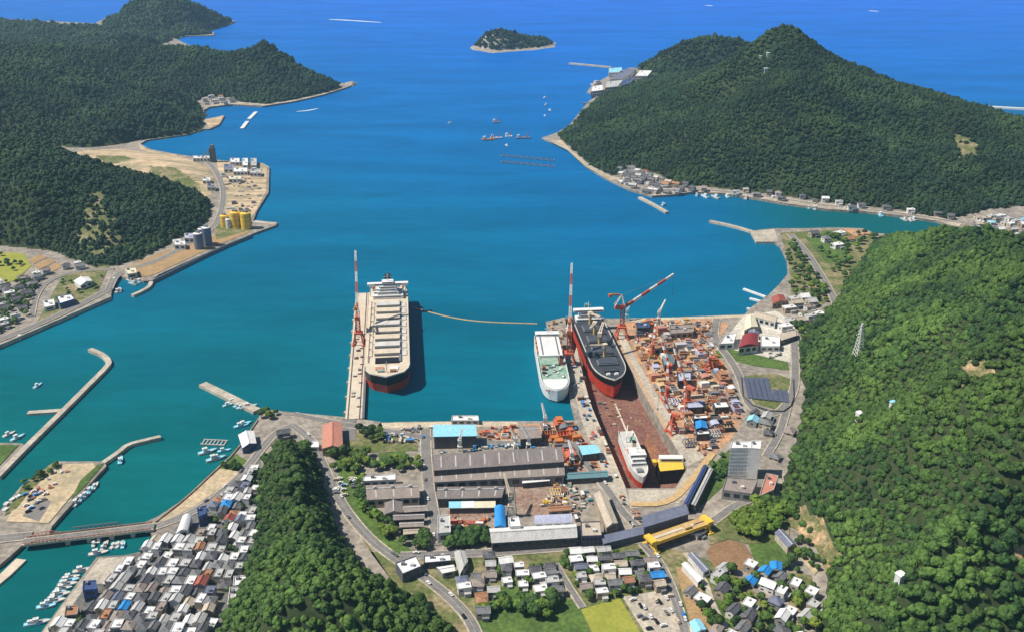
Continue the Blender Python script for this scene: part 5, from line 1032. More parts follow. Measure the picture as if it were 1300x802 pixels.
# silos
def silo(px, py, r, h, m, label, name='silo', grp=None, cone=True):
    p = P(px, py); e = empty(name, p, 0, label, 'silo', grp)
    mb = MB(); mb.cyl((0, 0, 0), (0, 0, h), r, r, 20); mb.build('shell', M[m], e)
    mb = MB(); mb.cyl((0, 0, h+.02), (0, 0, h+r*.3), r, r*.25, 20); mb.build('roof', M['white' if m == 'roof_slate' else m], e)
    mb = MB()
    for k in range(3): mb.cyl((0, 0, h*(.2+.3*k)), (0, 0, h*(.2+.3*k)+.4), r+.12, r+.12, 20)
    mb.bar((r+.3, 0, 0), (r+.3, 0, h), .5); mb.build('hoop', M['steel'], e); mb = MB(); mb.box((0, 0, h+r*.3+.6), (r*.8, r*.8, 1.2)); mb.build('hatch', M['steel'], e)
silo(286, 288, 6, 17, 'yellow', 'yellow silo at the road end of the yellow row'); silo(291, 290, 4, 14, 'white', 'slim white silo among the yellow silos')
silo(300, 289, 7.5, 23, 'yellow', 'yellow silo in the middle of the yellow row'); silo(313, 290, 7.5, 23, 'yellow', 'yellow silo at the seaward end of the row'); silo(306, 284, 5, 17, 'yellow', 'yellow silo standing behind the yellow row')
silo(253, 316, 6, 22, 'roof_slate', 'grey silo with a pale cap nearest to the quay road'.replace('nearest to', 'closing up to').replace('closing up to', 'next to')); silo(264, 312, 6, 26, 'roof_slate', 'taller grey silo with a pale cap toward the yellow silos'); silo(258, 310, 5, 22, 'roof_slate', 'grey silo half hidden behind the other two grey ones')
p = P(271, 206); e = empty('batching_tower', p, 0, 'dark grey plant tower at the seaward edge of the quarry', 'tower')
mb = MB(); mb.box((0, 0, 13), (9, 9, 26)); mb.build('shaft', M['wall_dark'], e); mb = MB(); mb.box((1, 0, 29), (6, 6, 6)); mb.build('head_house', M['steel'], e); mb = MB(); mb.bar((-2, 0, 24), (-26, 6, 3), 2.2, 2.4); mb.build('conveyor', M['steel'], e)
# red bridge
a, b = P(33, 687, 5), P(192, 668, 5); d = b-a; L = d.length; ang = math.atan2(d.y, d.x)
e = empty('road_bridge', (a.x, a.y, 0), ang, 'low road bridge with red railings across the inner harbour mouth', 'bridge')
mb = MB(); mb.box((L/2, 0, 4.6), (L+4, 9, 1.6)); mb.build('deck', M['cream'], e); mb = MB(); mb.box((L/2, 0, 5.45), (L+4, 6.6, .1)); mb.build('roadway', M['asphalt'], e)
for s in (-1, 1):
    mb = MB(); mb.bar((0, s*4.3, 6.7), (L, s*4.3, 6.7), .35); mb.bar((0, s*4.3, 5.9), (L, s*4.3, 5.9), .25)
    for k in range(30): mb.bar((L*k/29, s*4.3, 5.3), (L*k/29, s*4.3, 6.7), .3)
    mb.build('railing', M['roof_salmon'], e)
    mb = MB(); pr = None; a0, a1 = L*.0, L*.30
    for k in range(11):
        t = k/10; x = a0+(a1-a0)*t; z = 5.4+3.4*math.sin(math.pi*t); q = Vector((x, s*4.8, z))
        if pr: mb.bar(pr, q, .45)
        mb.bar(q, (x, s*4.8, 5.2), .3); pr = q
    mb.build('arch', M['roof_salmon'], e)
mb = MB(); a0, a1 = L*.36, L*.68
for k in range(9): t = k/8; x = a0+(a1-a0)*t; mb.bar((x, 5, 5), (x+4, 5, 9.2), .4); mb.bar((x+4, 5, 9.2), (x+8, 5, 5), .4)
mb.bar((a0, 5, 9.2), (a1+4, 5, 9.2), .5); mb.build('pipe_truss', M['steel'], e)
for k in (.33, .5, .68, .85): mb = MB(); mb.box((L*k, 0, 1), (3, 8, 6)); mb.build('pier', M['quay'], e)
# pylon
pp = ridge.hit(1089, 452); e = empty('power_pylon', pp, .3, 'white lattice power pylon standing out of the hillside forest', 'pylon'); hp = 33
mb = MB(); truss(mb, (0, 0, 0), (0, 0, hp*.6), 7.5, 6, .32, 3.2); truss(mb, (0, 0, hp*.6), (0, 0, hp), 3.2, 5, .28, 1); mb.build('tower', M['white'], e)
for k, z in enumerate((.66, .78, .9)): mb = MB(); mb.bar((-5+k, 0, hp*z), (5-k, 0, hp*z), .5); mb.bar((-5+k, 0, hp*z), (0, 0, hp*z+1.6), .25); mb.bar((5-k, 0, hp*z), (0, 0, hp*z+1.6), .25); mb.build('cross_arm', M['white'], e)
for px, py, h_ in [(1090, 535, 4), (1133, 522, 4), (1141, 744, 5)]:
    q = ridge.hit(px, py); e = empty('hillside_hut', q+Vector((0, 0, 6)), .4, {1090: 'white hut in the hillside clearing', 1133: 'light blue roofed hut in the forest above the clearing', 1141: 'lone white hut deep in the lower forest'}[px], 'hut')
    mb = MB(); mb.box((0, 0, -2), (5, 4.4, 8)); mb.build('wall', M['wall_white'], e); mb = MB(); mb.box((0, 0, 2.2), (5.8, 5.2, .5)); mb.box((0, 0, 2.7), (3.6, 5.2, .6)); mb.build('roof', M['roof_lightblue' if px == 1133 else 'roof_white'], e)
for px, py in [(966, 77), (975, 72), (972, 92)]:
    q = mountain.hit(px, py); e = empty('relay_station', q+Vector((0, 0, 1)), 0, {966: 'white relay hut high on the mountain, the left of the upper pair', 975: 'white relay hut high on the mountain, the topmost', 972: 'white relay hut a little below the mountain pair'}[px], 'hut')
    mb = MB(); mb.box((0, 0, 1.5), (6, 5, 9)); mb.build('wall', M['wall_white'], e); mb = MB(); mb.box((0, 0, 6.2), (8, 7, .5)); mb.build('roof', M['roof_white'], e)
# solar rows
q0 = [P(941.5+i*6.4, 479+.1*i, GZ+1.2) for i in range(8)]; q1 = [P(950+i*6.6, 505+.75*i, GZ+1.2) for i in range(8)]
for i in range(8):
    a, b = q0[i], q1[i]
    if i >= 5: a = a.lerp(b, .52)
    a.x += 4; b.x += 2; c = (a+b)/2; e = empty('solar_row', (c.x, c.y, GZ), 0, '', 'solar panels', 'solar panel rows'); later(e, 'long blue-grey solar panel row in the fenced field', lms('office tower', 'yellow gantry', 'left headland'), 'solar panels', 'solar panel rows')
    d = (b-a); n_ = Vector((-d.y, d.x, 0)).normalized()
    mb = MB(); va = a-c; vb = b-c; va.z = vb.z = 0
    vs = [va+n_*2.35+Vector((0, 0, 1.0)), vb+n_*2.35+Vector((0, 0, 1.0)), vb-n_*2.35+Vector((0, 0, 1.9)), va-n_*2.35+Vector((0, 0, 1.9))]; vs += [v+Vector((0, 0, .12)) for v in vs]
    mb.add(vs, [(0, 1, 2, 3), (7, 6, 5, 4), (0, 4, 5, 1), (1, 5, 6, 2), (2, 6, 7, 3), (3, 7, 4, 0)]); mb.build('panel', M['solar'], e)
    mb = MB()
    for k in range(8):
        p = va.lerp(vb, (k+.5)/8); mb.bar(p+n_*1.4, p+n_*1.4+Vector((0, 0, 1.1)), .2); mb.bar(p-n_*1.4, p-n_*1.4+Vector((0, 0, 1.7)), .2); mb.bar(p-n_*1.5+Vector((0, 0, 1.8)), p+n_*1.5+Vector((0, 0, 1.08)), .15)
    mb.build('frame', M['steel'], e)
path_wall('fence', [(941, 477), (944, 509), (990, 524), (1008, 511), (1007, 480)], .5, GZ+2.2, M['wall_dark'], 'dark fence round the solar panel field', 'fence', z0=GZ)
# floating oil boom
wp = smooth(xy([(524, 390), (540, 395), (570, 403), (610, 409), (682, 411)], 0), 3); mb = MB()
for a, b in zip(wp[:-1], wp[1:]): mb.cyl((a[0], a[1], .2), (b[0], b[1], .2), .75, .75, 6)
tag(mb.build('floating_boom', M['tanpaint']), 'tan floating boom line strung from the bulk carrier to the dock pier', 'boom')
# ------------------------------------------------------------------ houses
random.seed(3)
HOUSES = []; EXCL = []
ROOFK = {'roof_tile': 'dark grey tiled', 'roof_tile_mid': 'mid grey tiled', 'roof_white': 'white roofed', 'roof_pale': 'pale grey roofed', 'roof_blue': 'blue roofed', 'roof_lightblue': 'light blue roofed', 'roof_rust': 'rust brown roofed', 'roof_beige': 'beige roofed', 'roof_red': 'dark red roofed', 'roof_navy': 'navy roofed', 'roof_slate': 'slate roofed', 'roof_brown': 'grey-brown roofed'}
_hm = {}
def house_meshes(w_, d_, h_, kind, roof, wall):
    key = (w_, d_, h_, kind, roof, wall)
    if key in _hm: return _hm[key]
    mb = MB(); mb.box((0, 0, h_/2), (w_, d_, h_)); x, y = w_/2, d_/2
    if kind == 'gabled':
        r = d_*.27; mb.add([(-x, -y, h_), (-x, y, h_), (-x, 0, h_+r), (x, -y, h_), (x, y, h_), (x, 0, h_+r)], [(0, 2, 1), (3, 4, 5)])
        rb = MB(); o = .6; k = r/y; vs = [(-x-o, -y-o, h_-o*k), (x+o, -y-o, h_-o*k), (x+o, y+o, h_-o*k), (-x-o, y+o, h_-o*k), (-x-o, 0, h_+r), (x+o, 0, h_+r)]
        vs = [(a, b, c+.03) for a, b, c in vs]+[(a, b, c+.3) for a, b, c in vs]
        rb.add(vs, [(6, 7, 11, 10), (10, 11, 8, 9), (0, 4, 5, 1), (4, 3, 2, 5), (6, 10, 4, 0), (10, 9, 3, 4), (7, 1, 5, 11), (11, 5, 2, 8), (0, 1, 7, 6), (3, 9, 8, 2)]); rb.bar((-x-o, 0, h_+r+.38), (x+o, 0, h_+r+.38), .5, .3)
    elif kind == 'hipped':
        r = d_*.3; o = .7; rb = MB(); vs = [(-x-o, -y-o, h_), (x+o, -y-o, h_), (x+o, y+o, h_), (-x-o, y+o, h_), (-x+y*.9, 0, h_+r), (x-y*.9, 0, h_+r)]
        rb.add([(a, b, c+.02) for a, b, c in vs], [(0, 1, 5, 4), (1, 2, 5), (2, 3, 4, 5), (3, 0, 4), (3, 2, 1, 0)]); rb.bar((-x+y*.9, 0, h_+r+.1), (x-y*.9, 0, h_+r+.1), .5, .35)
    else:
        rb = MB(); rb.box((0, 0, h_+.12), (w_+.3, d_+.3, .24)); rb.box((0, y, h_+.45), (w_+.2, .25, .6)); rb.box((0, -y, h_+.45), (w_+.2, .25, .6)); rb.box((x, 0, h_+.45), (.25, d_-.3, .6)); rb.box((-x, 0, h_+.45), (.25, d_-.3, .6)); rb.box((x*.4, y*.3, h_+1), (w_*.22, d_*.25, 1.6))
    ex = MB(); ew = w_*.45; ex.box((x*.35, -y-1.2, h_*.28), (ew, 2.4, h_*.5)); ex.box((x*.35, -y-1.3, h_*.55), (ew+.6, 2.9, .25))
    r = (mb.mesh('wall', M[wall]), rb.mesh('roof', M[roof]), ex.mesh('porch', M['roof_tile_mid' if kind != 'flat-topped' else 'roof_pale']))
    wm = []
    for sx in (-.28, .28):
        for fl in ((.3, .78) if h_ > 5 else (.55,)):
            q = MB(); q.box((sx*w_, y+.04, h_*fl), (w_*.2, .12, 1.1)); wm.append(q.mesh('window', M['glass']))
    q = MB(); q.box((-.25*w_, -y-.04, h_*.75 if h_ > 5 else h_*.55), (w_*.26, .12, 1.2)); wm.append(q.mesh('window', M['glass']))
    q = MB(); q.box((-x-.04, 0, h_*.6), (.12, d_*.3, 1.2)); wm.append(q.mesh('window', M['glass']))
    _hm[key] = r+(wm,); return _hm[key]
def obj(name, me, parent=None, loc=None):
    o = bpy.data.objects.new(name, me); COL.objects.link(o)
    if parent: o.parent = parent; KIDS.setdefault(parent.name, []).append(o)
    if loc is not None: o.location = loc
    return o
def fill_houses(poly_px, ang, place, marks, cell=(12.5, 11), pal=None, keep=.94, size=1.0, zf=None, small=False, group=None):
    poly = xy(poly_px); xs = [p[0] for p in poly]; ys = [p[1] for p in poly]; cx, cy = sum(xs)/len(xs), sum(ys)/len(ys); ca, sa = math.cos(ang), math.sin(ang); n = int(max(max(xs)-min(xs), max(ys)-min(ys))/min(cell))+2
    for i in range(-n, n):
        sh = random.uniform(-4, 4); yy = j0_ = 0
        for j in range(-n, n):
            u = i*cell[0]+random.uniform(-1.3, 1.3)*(cell[0]/12); v = j*cell[1]+sh+random.uniform(-1, 1); x = cx+u*ca-v*sa; y = cy+u*sa+v*ca
            if random.random() > keep or not pin(x, y, poly): continue
            if near_road(x, y, 4.2*size) or taken(x, y, 4.5*size) or any(pin(x, y, e_) for e_ in EXCL): continue
            px_ = to_px((x, y, GZ))
            if not (-25 < px_[0] < 1325 and px_[1] < 840): continue
            r = random.random(); pal_ = pal or [('roof_tile', .3), ('roof_tile_mid', .5), ('roof_white', .68), ('roof_pale', .82), ('roof_slate', .87), ('roof_brown', .915), ('roof_rust', .945), ('roof_beige', .965), ('roof_lightblue', .975), ('roof_blue', .988), ('roof_red', 1)]
            roof = next(k for k, q in pal_ if r <= q)
            kind = random.choice(['gabled', 'gabled', 'hipped', 'flat-topped']) if roof not in ('roof_white', 'roof_pale') else random.choice(['gabled', 'flat-topped', 'flat-topped'])
            if roof in ('roof_tile', 'roof_tile_mid') and kind == 'flat-topped': kind = 'hipped'
            w_ = random.choice([8, 9.5, 11])*size; d_ = random.choice([6.5, 7.5, 8.5])*size; h_ = random.choice([3.2, 5.6, 5.6, 6.2])*(1 if size <= 1.05 else 1.1)
            wall = random.choice(['wall_white', 'wall_cream', 'wall_grey', 'wall_white', 'wall_tan'])
            HOUSES.append((x, y, ang+random.choice([0, 0, math.pi/2 if cell[0] < 14 else 0])*(d_ > 7)+random.uniform(-.1, .1), w_, d_, h_, kind, roof, wall, place, marks, group))
            TAKEN.append((x, y, 4.2*size))
def world_ang(a, b): p, q = P(*a), P(*b); return math.atan2(q.y-p.y, q.x-p.x)
EXCL.append(xy([(126, 708), (160, 706), (150, 724), (132, 742), (110, 742), (84, 780), (62, 812), (40, 812)]))
EXCL.append(xy([(896, 700), (925, 683), (955, 700), (950, 720), (908, 724)])); EXCL.append(xy([(737, 770), (787, 757), (818, 830), (745, 830)])); EXCL.append(xy([(790, 757), (845, 748), (880, 830), (826, 830)]))
EXCL.append(xy([(615, 785), (640, 755), (735, 765), (750, 830), (600, 830)])); EXCL.append(knoll.poly); EXCL.append(ridge.poly); EXCL.append(xy([(197, 664), (240, 640), (292, 590), (302, 600), (250, 645)]))
TA = world_ang((123, 704), (52, 802))
fill_houses([(64, 815), (92, 775), (128, 742), (160, 708), (200, 690), (240, 662), (290, 622), (330, 580), (340, 640), (330, 700), (310, 750), (275, 815)], TA, 'harbour town', lms('harbour bridge', 'navy warehouse', 'crescent-roofed hall', 'wooded knoll', 'stone jetty', 'long white hall'), cell=(9.3, 7.9), keep=.93, size=.8, group='houses of the harbour town', pal=[('roof_tile', .17), ('roof_tile_mid', .29), ('roof_white', .59), ('roof_pale', .8), ('roof_slate', .84), ('roof_brown', .89), ('roof_rust', .93), ('roof_beige', .965), ('roof_lightblue', .975), ('roof_blue', .985), ('roof_red', 1)])
fill_houses([(330, 560), (345, 545), (372, 545), (390, 552), (388, 575), (372, 556), (340, 572)], .4, 'quay road', lms('salmon-roofed hall', 'wooded knoll'), keep=.8, group='houses at the quay road')
fill_houses([(590, 712), (815, 692), (830, 705), (846, 748), (795, 758), (738, 768), (690, 756), (628, 750), (622, 800), (600, 760), (560, 735)], world_ang((600, 712), (800, 695)), 'valley village', lms('yellow gantry', 'olive rice field', 'car park', 'long white hall', 'salmon-roofed hall'), cell=(10.2, 9.2), keep=.9, size=.82, group='houses of the valley village', pal=[('roof_tile', .22), ('roof_tile_mid', .42), ('roof_white', .68), ('roof_pale', .82), ('roof_slate', .9), ('roof_brown', .93), ('roof_beige', .96), ('roof_blue', .98), ('roof_rust', 1)])
fill_houses([(440, 660), (470, 690), (510, 720), (560, 755), (590, 785), (560, 770), (520, 742), (480, 718), (455, 690)], world_ang((470, 690), (590, 785)), 'roadside strip', lms('wooded knoll', 'long white hall', 'salmon-roofed hall'), cell=(13, 12), keep=.9, group='houses along the tree-lined road')
fill_houses([(862, 735), (900, 720), (1000, 715), (1040, 770), (1030, 840), (880, 840), (870, 770)], .9, 'terraced hamlet', lms('yellow gantry', 'tilled oval field', 'car park', 'olive rice field'), cell=(12.5, 11), keep=.68, size=.9, group='houses of the terraced hamlet', pal=[('roof_tile', .25), ('roof_tile_mid', .42), ('roof_white', .68), ('roof_pale', .84), ('roof_slate', .92), ('roof_blue', .935), ('roof_brown', 1)])
fill_houses([(882, 690), (872, 672), (905, 655), (935, 640), (955, 640), (930, 665), (900, 682)], world_ang((882, 680), (950, 640)), 'lane below the annex', lms('office tower', 'yellow gantry', 'tilled oval field'), cell=(12, 11), keep=.95, group='houses in the lane below the annex')
fill_houses([(892, 632), (922, 622), (950, 632), (930, 645), (900, 652)], .5, 'office hollow', lms('office tower', 'yellow gantry', 'tilled oval field'), cell=(12, 11), keep=.9, group='buildings below the annex')
fill_houses([(940, 524), (990, 524), (1008, 530), (1000, 560), (985, 590), (970, 590), (972, 556), (945, 552)], 1.1, 'works gate', lms('office tower', 'solar field', 'yellow gantry'), cell=(13, 11), keep=.8, group='buildings at the works gate')
fill_houses([(958, 408), (1000, 398), (1040, 392), (1050, 402), (1016, 418), (1010, 440), (990, 424), (960, 420)], .35, 'white compound', lms('solar field', 'bay head', 'docked bulk carrier'), cell=(15, 14), keep=.75, size=1.2, pal=[('roof_white', .5), ('roof_pale', .7), ('roof_beige', .9), ('roof_brown', 1)], group='buildings round the white compound')
fill_houses([(985, 385), (1020, 380), (1045, 385), (1050, 400), (1000, 402), (978, 392)], .2, 'basin works', lms('solar field', 'bay head', 'docked bulk carrier'), cell=(17, 14), keep=.9, size=1.3, pal=[('roof_beige', .4), ('roof_white', .7), ('roof_pale', 1)], group='buildings of the basin works')
fill_houses([(962, 442), (1006, 440), (1004, 462), (950, 462), (940, 448)], .2, 'compound gate', lms('solar field', 'office tower'), cell=(17, 15), keep=.5, size=1.1, pal=[('roof_white', .7), ('roof_pale', 1)], group='buildings at the compound gate')
fill_houses([(1024, 318), (1040, 330), (1050, 350), (1062, 372), (1052, 372), (1030, 345)], 1.2, 'green point', lms('bay head', 'docked bulk carrier', 'solar field'), cell=(16, 14), keep=.7, group='houses on the green point')
fill_houses([(1005, 300), (1060, 292), (1080, 300), (1075, 330), (1050, 320), (1020, 310)], .3, 'meadow point', lms('bay head', 'docked bulk carrier'), cell=(38, 26), keep=.6, size=1.3, group='houses in the meadow on the point')
fill_houses([(-20, 365), (35, 350), (60, 346), (62, 355), (44, 378), (40, 402), (-20, 428)], 0.7, 'hillfoot village', lms('orange field strips', 'blue-fronted hall', 'marina', 'grey silos'), cell=(14.5, 13), keep=.85, pal=[('roof_tile', .45), ('roof_tile_mid', .65), ('roof_white', .8), ('roof_pale', .92), ('roof_lightblue', .94), ('roof_brown', 1)], group='houses of the hillfoot village')
fill_houses([(62, 344), (95, 338), (140, 333), (142, 340), (100, 346), (64, 352)], .5, 'field road', lms('orange field strips', 'marina'), cell=(15, 13), keep=.7, group='houses along the field road')
fill_houses([(783, 214), (800, 213), (822, 222), (850, 234), (880, 238), (880, 244), (850, 247), (828, 248), (800, 239), (782, 230)], -.5, 'mountain-foot village', lms('village pier', 'sandy point', 'bay head'), cell=(15, 15), keep=.9, group='houses of the mountain-foot village', size=1.1)
fill_houses([(880, 238), (960, 245), (1060, 258), (1150, 268), (1222, 280), (1222, 287), (1150, 274), (1060, 265), (960, 251), (880, 243)], -.15, 'bay shore row', lms('village pier', 'bay head', 'sandy point'), cell=(17, 13), keep=.72, group='houses along the bay shore', size=1.1)
fill_houses([(1224, 280), (1262, 275), (1330, 285), (1330, 322), (1252, 320), (1235, 300)], .3, 'bay-head town', lms('bay head', 'village pier'), cell=(16, 14), keep=.85, pal=[('roof_tile_mid', .2), ('roof_white', .5), ('roof_pale', .7), ('roof_lightblue', .8), ('roof_beige', .95), ('roof_blue', 1)], group='houses of the bay-head town', size=1.1)
fill_houses([(1245, 262), (1300, 256), (1300, 275), (1262, 272)], .3, 'bay-head fields', lms('bay head', 'village pier'), cell=(34, 26), keep=.4, group='houses in the bay-head fields')
fill_houses([(253, 128), (264, 124), (292, 126), (300, 132), (268, 135), (256, 138)], .4, 'headland cove', lms('left headland', 'yellow silos'), cell=(19, 19), keep=.9, size=1.2, group='houses in the headland cove')
fill_houses([(220, 312), (235, 302), (256, 295), (262, 302), (240, 318), (222, 326)], .5, 'silo road', lms('grey silos', 'marina'), cell=(15, 13), keep=.5, group='sheds along the silo road')
def vis_size(h): return h[3]*h[4]/((h[0]**2+h[1]**2+H*H))
HOUSES.sort(key=lambda h: -vis_size(h)*(1 if 0 < to_px((h[0], h[1], GZ))[0] < 1300 and to_px((h[0], h[1], GZ))[1] < 806 else .2))
print('HOUSES', len(HOUSES))
NEAR_H = HOUSES[:285]; FAR_H = HOUSES[285:]
for (x, y, a, w_, d_, h_, kind, roof, wall, place, marks, group) in NEAR_H:
    wm, rmesh, ex, win = house_meshes(round(w_, 1), round(d_, 1), round(h_, 1), kind, roof, wall)
    e = empty('house', (x, y, GZ), a)
    obj('wall', wm, e); obj('roof', rmesh, e); obj('porch', ex, e)
    for q in win: obj('window', q, e)
    storey = 'low ' if h_ < 4 else ('wide ' if w_ > 10.5 else '')
    pl = {'roadside strip': 'on the roadside strip', 'office hollow': 'in the hollow below the annex', 'works gate': 'at the works gate', 'lane below the annex': 'in the lane below the annex', 'quay road': 'at the quay road'}.get(place, 'in the '+place)
    later(e, f'{storey}{ROOFK[roof]} house {pl}', marks, 'house', group)
mm = {}; mb = MB()
for (x, y, a, w_, d_, h_, kind, roof, wall, *_r) in FAR_H:
    wm, rmesh, ex, win = house_meshes(round(w_, 1), round(d_, 1), round(h_, 1), kind, roof, wall); ca, sa = math.cos(a), math.sin(a)
    for me in [wm, rmesh, ex]+win[-2:]:
        nm = me.materials[0].name; k = mm.setdefault(nm, len(mm)); vs = [(x+v.co.x*ca-v.co.y*sa, y+v.co.x*sa+v.co.y*ca, GZ+v.co.z) for v in me.vertices]; mb.add(vs, [list(p.vertices) for p in me.polygons], k)
tag(mb.build('distant_houses', [bpy.data.materials[n] for n in mm]), 'mass of small distant houses along the far shores and town edges', 'houses', kind='stuff')
# ------------------------------------------------------------------ ship blocks and yard gear
random.seed(8)
def block_mesh(kind, w_, d_, h_, mats):
    mb = MB(); x, y = w_/2, d_/2
    if kind == 'open':     # a hull section with bulkheads and an open top
        t = .5
        mb.box((0, 0, .3), (w_, d_, .6)); mb.box((-x+t/2, 0, h_/2+.3), (t, d_, h_-.6)); mb.box((x-t/2, 0, h_/2+.3), (t, d_, h_-.6)); mb.box((0, y-t/2, h_/2+.2), (w_-2*t-.02, t, h_-.8)); mb.box((0, -y+t/2, h_/2+.2), (w_-2*t-.02, t, h_-.8))
        for k in range(3): mb.box((-x+w_*(k+1)/4, 0, h_*.42), (.35, d_-2*t-.05, h_*.7), mi=1)
    elif kind == 'stepped': mb.box((0, 0, h_*.3), (w_, d_, h_*.6)); mb.box((-x*.3, y*.1, h_*.8), (w_*.6, d_*.7, h_*.4), mi=1); mb.box((x*.6, -y*.3, h_*.7), (w_*.18, d_*.3, h_*.24), mi=1)
    elif kind == 'curved':
        n = 7; pts = [(-x, 0)]+[(-x+w_*i/n, h_*math.sin(math.pi*.5*(i/n)**.7+.15)) for i in range(n+1)]+[(x, 0)]; m = len(pts)
        mb.add([(a, -y, b) for a, b in pts]+[(a, y, b) for a, b in pts], [tuple(range(m)), tuple(range(2*m-1, m-1, -1))]+[(i, m+i, m+(i+1) % m, (i+1) % m) for i in range(m)])
        for k in range(4): mb.box((-x*.2, -y+d_*(k+.5)/4, h_*.55), (w_*.9, .3, h_*.5), mi=1)
    elif kind == 'frame':
        for k in range(5): mb.bar((-x+w_*k/4, -y, .2), (-x+w_*k/4, -y, h_), .5); mb.bar((-x+w_*k/4, y, .2), (-x+w_*k/4, y, h_), .5); mb.bar((-x+w_*k/4, -y, h_), (-x+w_*k/4, y, h_), .45, mi=1)
        mb.bar((-x, -y, h_), (x, -y, h_), .5); mb.bar((-x, y, h_), (x, y, h_), .5); mb.box((0, 0, .5), (w_, d_, .5), mi=1)
    elif kind == 'plates':
        for k in range(4): mb.box((random.uniform(-.5, .5), random.uniform(-.4, .4), .25+.35*k), (w_*random.uniform(.8, 1), d_*random.uniform(.8, 1), .3), random.uniform(-.05, .05), mi=k % 2)
    elif kind == 'pipes':
        for k in range(6): mb.cyl((-x+.3+w_*k/6, -y, .5), (-x+.3+w_*k/6, y, .5), .42, .42, 6)
        for k in range(4): mb.cyl((-x+.9+w_*k/6, -y, 1.25), (-x+.9+w_*k/6, y, 1.25), .42, .42, 6, mi=1)
    elif kind == 'container':
        mb.box((0, 0, h_/2), (w_, d_, h_)); mb.box((0, 0, h_+.04), (w_*.96, d_*.9, .08), mi=1)
        for k in range(8): mb.box((-x+w_*(k+.5)/8, -y-.05, h_/2), (.25, .1, h_*.86), mi=1)
    elif kind == 'engine': mb.box((0, 0, h_*.35), (w_, d_*.8, h_*.7)); mb.cyl((-x*.6, 0, h_*.7), (-x*.6, 0, h_*1.3), d_*.2, d_*.15, 8, mi=1); mb.cyl((x*.1, -y, h_*.5), (x*.1, y, h_*.5), h_*.3, h_*.3, 10, mi=1)
    elif kind == 'tank': mb.cyl((-x, 0, h_*.5), (x, 0, h_*.5), h_*.42, h_*.42, 12); mb.box((-x*.6, 0, h_*.12), (.6, d_*.6, h_*.24), mi=1); mb.box((x*.6, 0, h_*.12), (.6, d_*.6, h_*.24), mi=1)
    return mb.mesh('yard_item', mats)
CN = {'roof_rust': 'rusty', 'orange_paint': 'orange', 'roof_brown': 'brown', 'roof_salmon': 'salmon', 'steel': 'grey', 'roof_pale': 'pale', 'white': 'white', 'roof_lav': 'lavender', 'roof_blue': 'blue', 'roof_slate': 'slate', 'teal': 'teal', 'red': 'red', 'cream': 'cream', 'roof_navy': 'navy', 'tanpaint': 'tan', 'darkgrey': 'black', 'crane_red': 'scarlet', 'yellow': 'yellow', 'roof_red': 'dark red', 'roof_beige': 'beige'}
KN = {'open': ('ship_block', 'open ship block', 'ship block'), 'stepped': ('ship_block', 'stepped ship block', 'ship block'), 'curved': ('hull_section', 'curved hull section', 'hull section'), 'frame': ('steel_trestle', 'steel trestle', 'trestle'), 'plates': ('steel_plates', 'stack of steel plates', 'steel plates'), 'pipes': ('pipe_stack', 'stack of pipes', 'pipes'), 'container': ('shipping_container', 'container', 'container'), 'engine': ('machine', 'machine unit', 'machine'), 'tank': ('tank', 'lying tank', 'tank')}
def scatter_gear(poly_px, n, kinds, cols, marks, where, ang, szr, rad=.42, rzj=.06, group='gear'):
    poly = xy(poly_px); xs = [p[0] for p in poly]; ys = [p[1] for p in poly]; done = 0; tries = 0; meshes = {}
    while done < n and tries < n*60:
        tries += 1; x = random.uniform(min(xs), max(xs)); y = random.uniform(min(ys), max(ys))
        if not pin(x, y, poly): continue
        k = random.choice(kinds); s = random.choice(szr); w_, d_, h_ = {'open': (s, s*.75, s*.42), 'stepped': (s, s*.7, s*.5), 'curved': (s, s*.8, s*.5), 'frame': (s, s*.7, s*.45), 'plates': (s*.7, s*.4, 1), 'pipes': (s*.4, s*.6, 1), 'container': (12, 2.5, 2.6) if s > 9 else (6, 2.5, 2.6), 'engine': (s*.5, s*.35, s*.3), 'tank': (s*.6, s*.3, s*.28)}[k]
        r = max(w_, d_)*rad
        if taken(x, y, r) or near_road(x, y, r*.6): continue
        c = random.choice(cols); c2 = random.choice(cols); key = (k, s, c, c2)
        if key not in meshes: meshes[key] = block_mesh(k, w_, d_, h_, [M[c], M[c2]])
        nm, ds, ct = KN[k]; o = obj(nm, meshes[key], None, (x, y, GZ+.62)); o.rotation_euler = (0, 0, ang+random.choice([0, 0, math.pi/2])+random.uniform(-rzj, rzj)); done += 1
        size = 'big ' if s > 14 else ('small ' if s < 7 else ''); TAKEN.append((x, y, r)); later(o, f'{size}{CN[c]} {ds} {where}', marks, ct, group)
YA = world_ang((805, 480), (850, 556))
warm = ['roof_rust', 'tanpaint', 'roof_brown', 'roof_salmon', 'roof_beige', 'steel', 'roof_pale', 'roof_rust', 'cream', 'roof_lav', 'roof_brown', 'orange_paint', 'roof_salmon']
mk = lms('docked bulk carrier', 'white survey ship', 'solar field', 'office tower', 'tall portal crane')
Y1 = [(800, 412), (860, 408), (905, 408), (900, 432), (912, 462), (935, 502), (940, 528), (915, 558), (893, 585), (872, 562), (850, 520), (825, 470), (805, 435)]
scatter_gear(Y1, 12, ['open', 'stepped', 'curved', 'stepped'], warm, mk, 'in the rusty yard', YA, [12, 13, 15], rzj=.04, group='ship blocks in the steel yard')
scatter_gear(Y1, 115, ['open', 'stepped', 'curved', 'frame', 'container', 'tank'], warm+['white', 'roof_slate', 'darkgrey', 'tanpaint'], mk, 'in the rusty yard', YA, [7, 8.5, 10], rzj=.05, group='ship blocks in the steel yard')
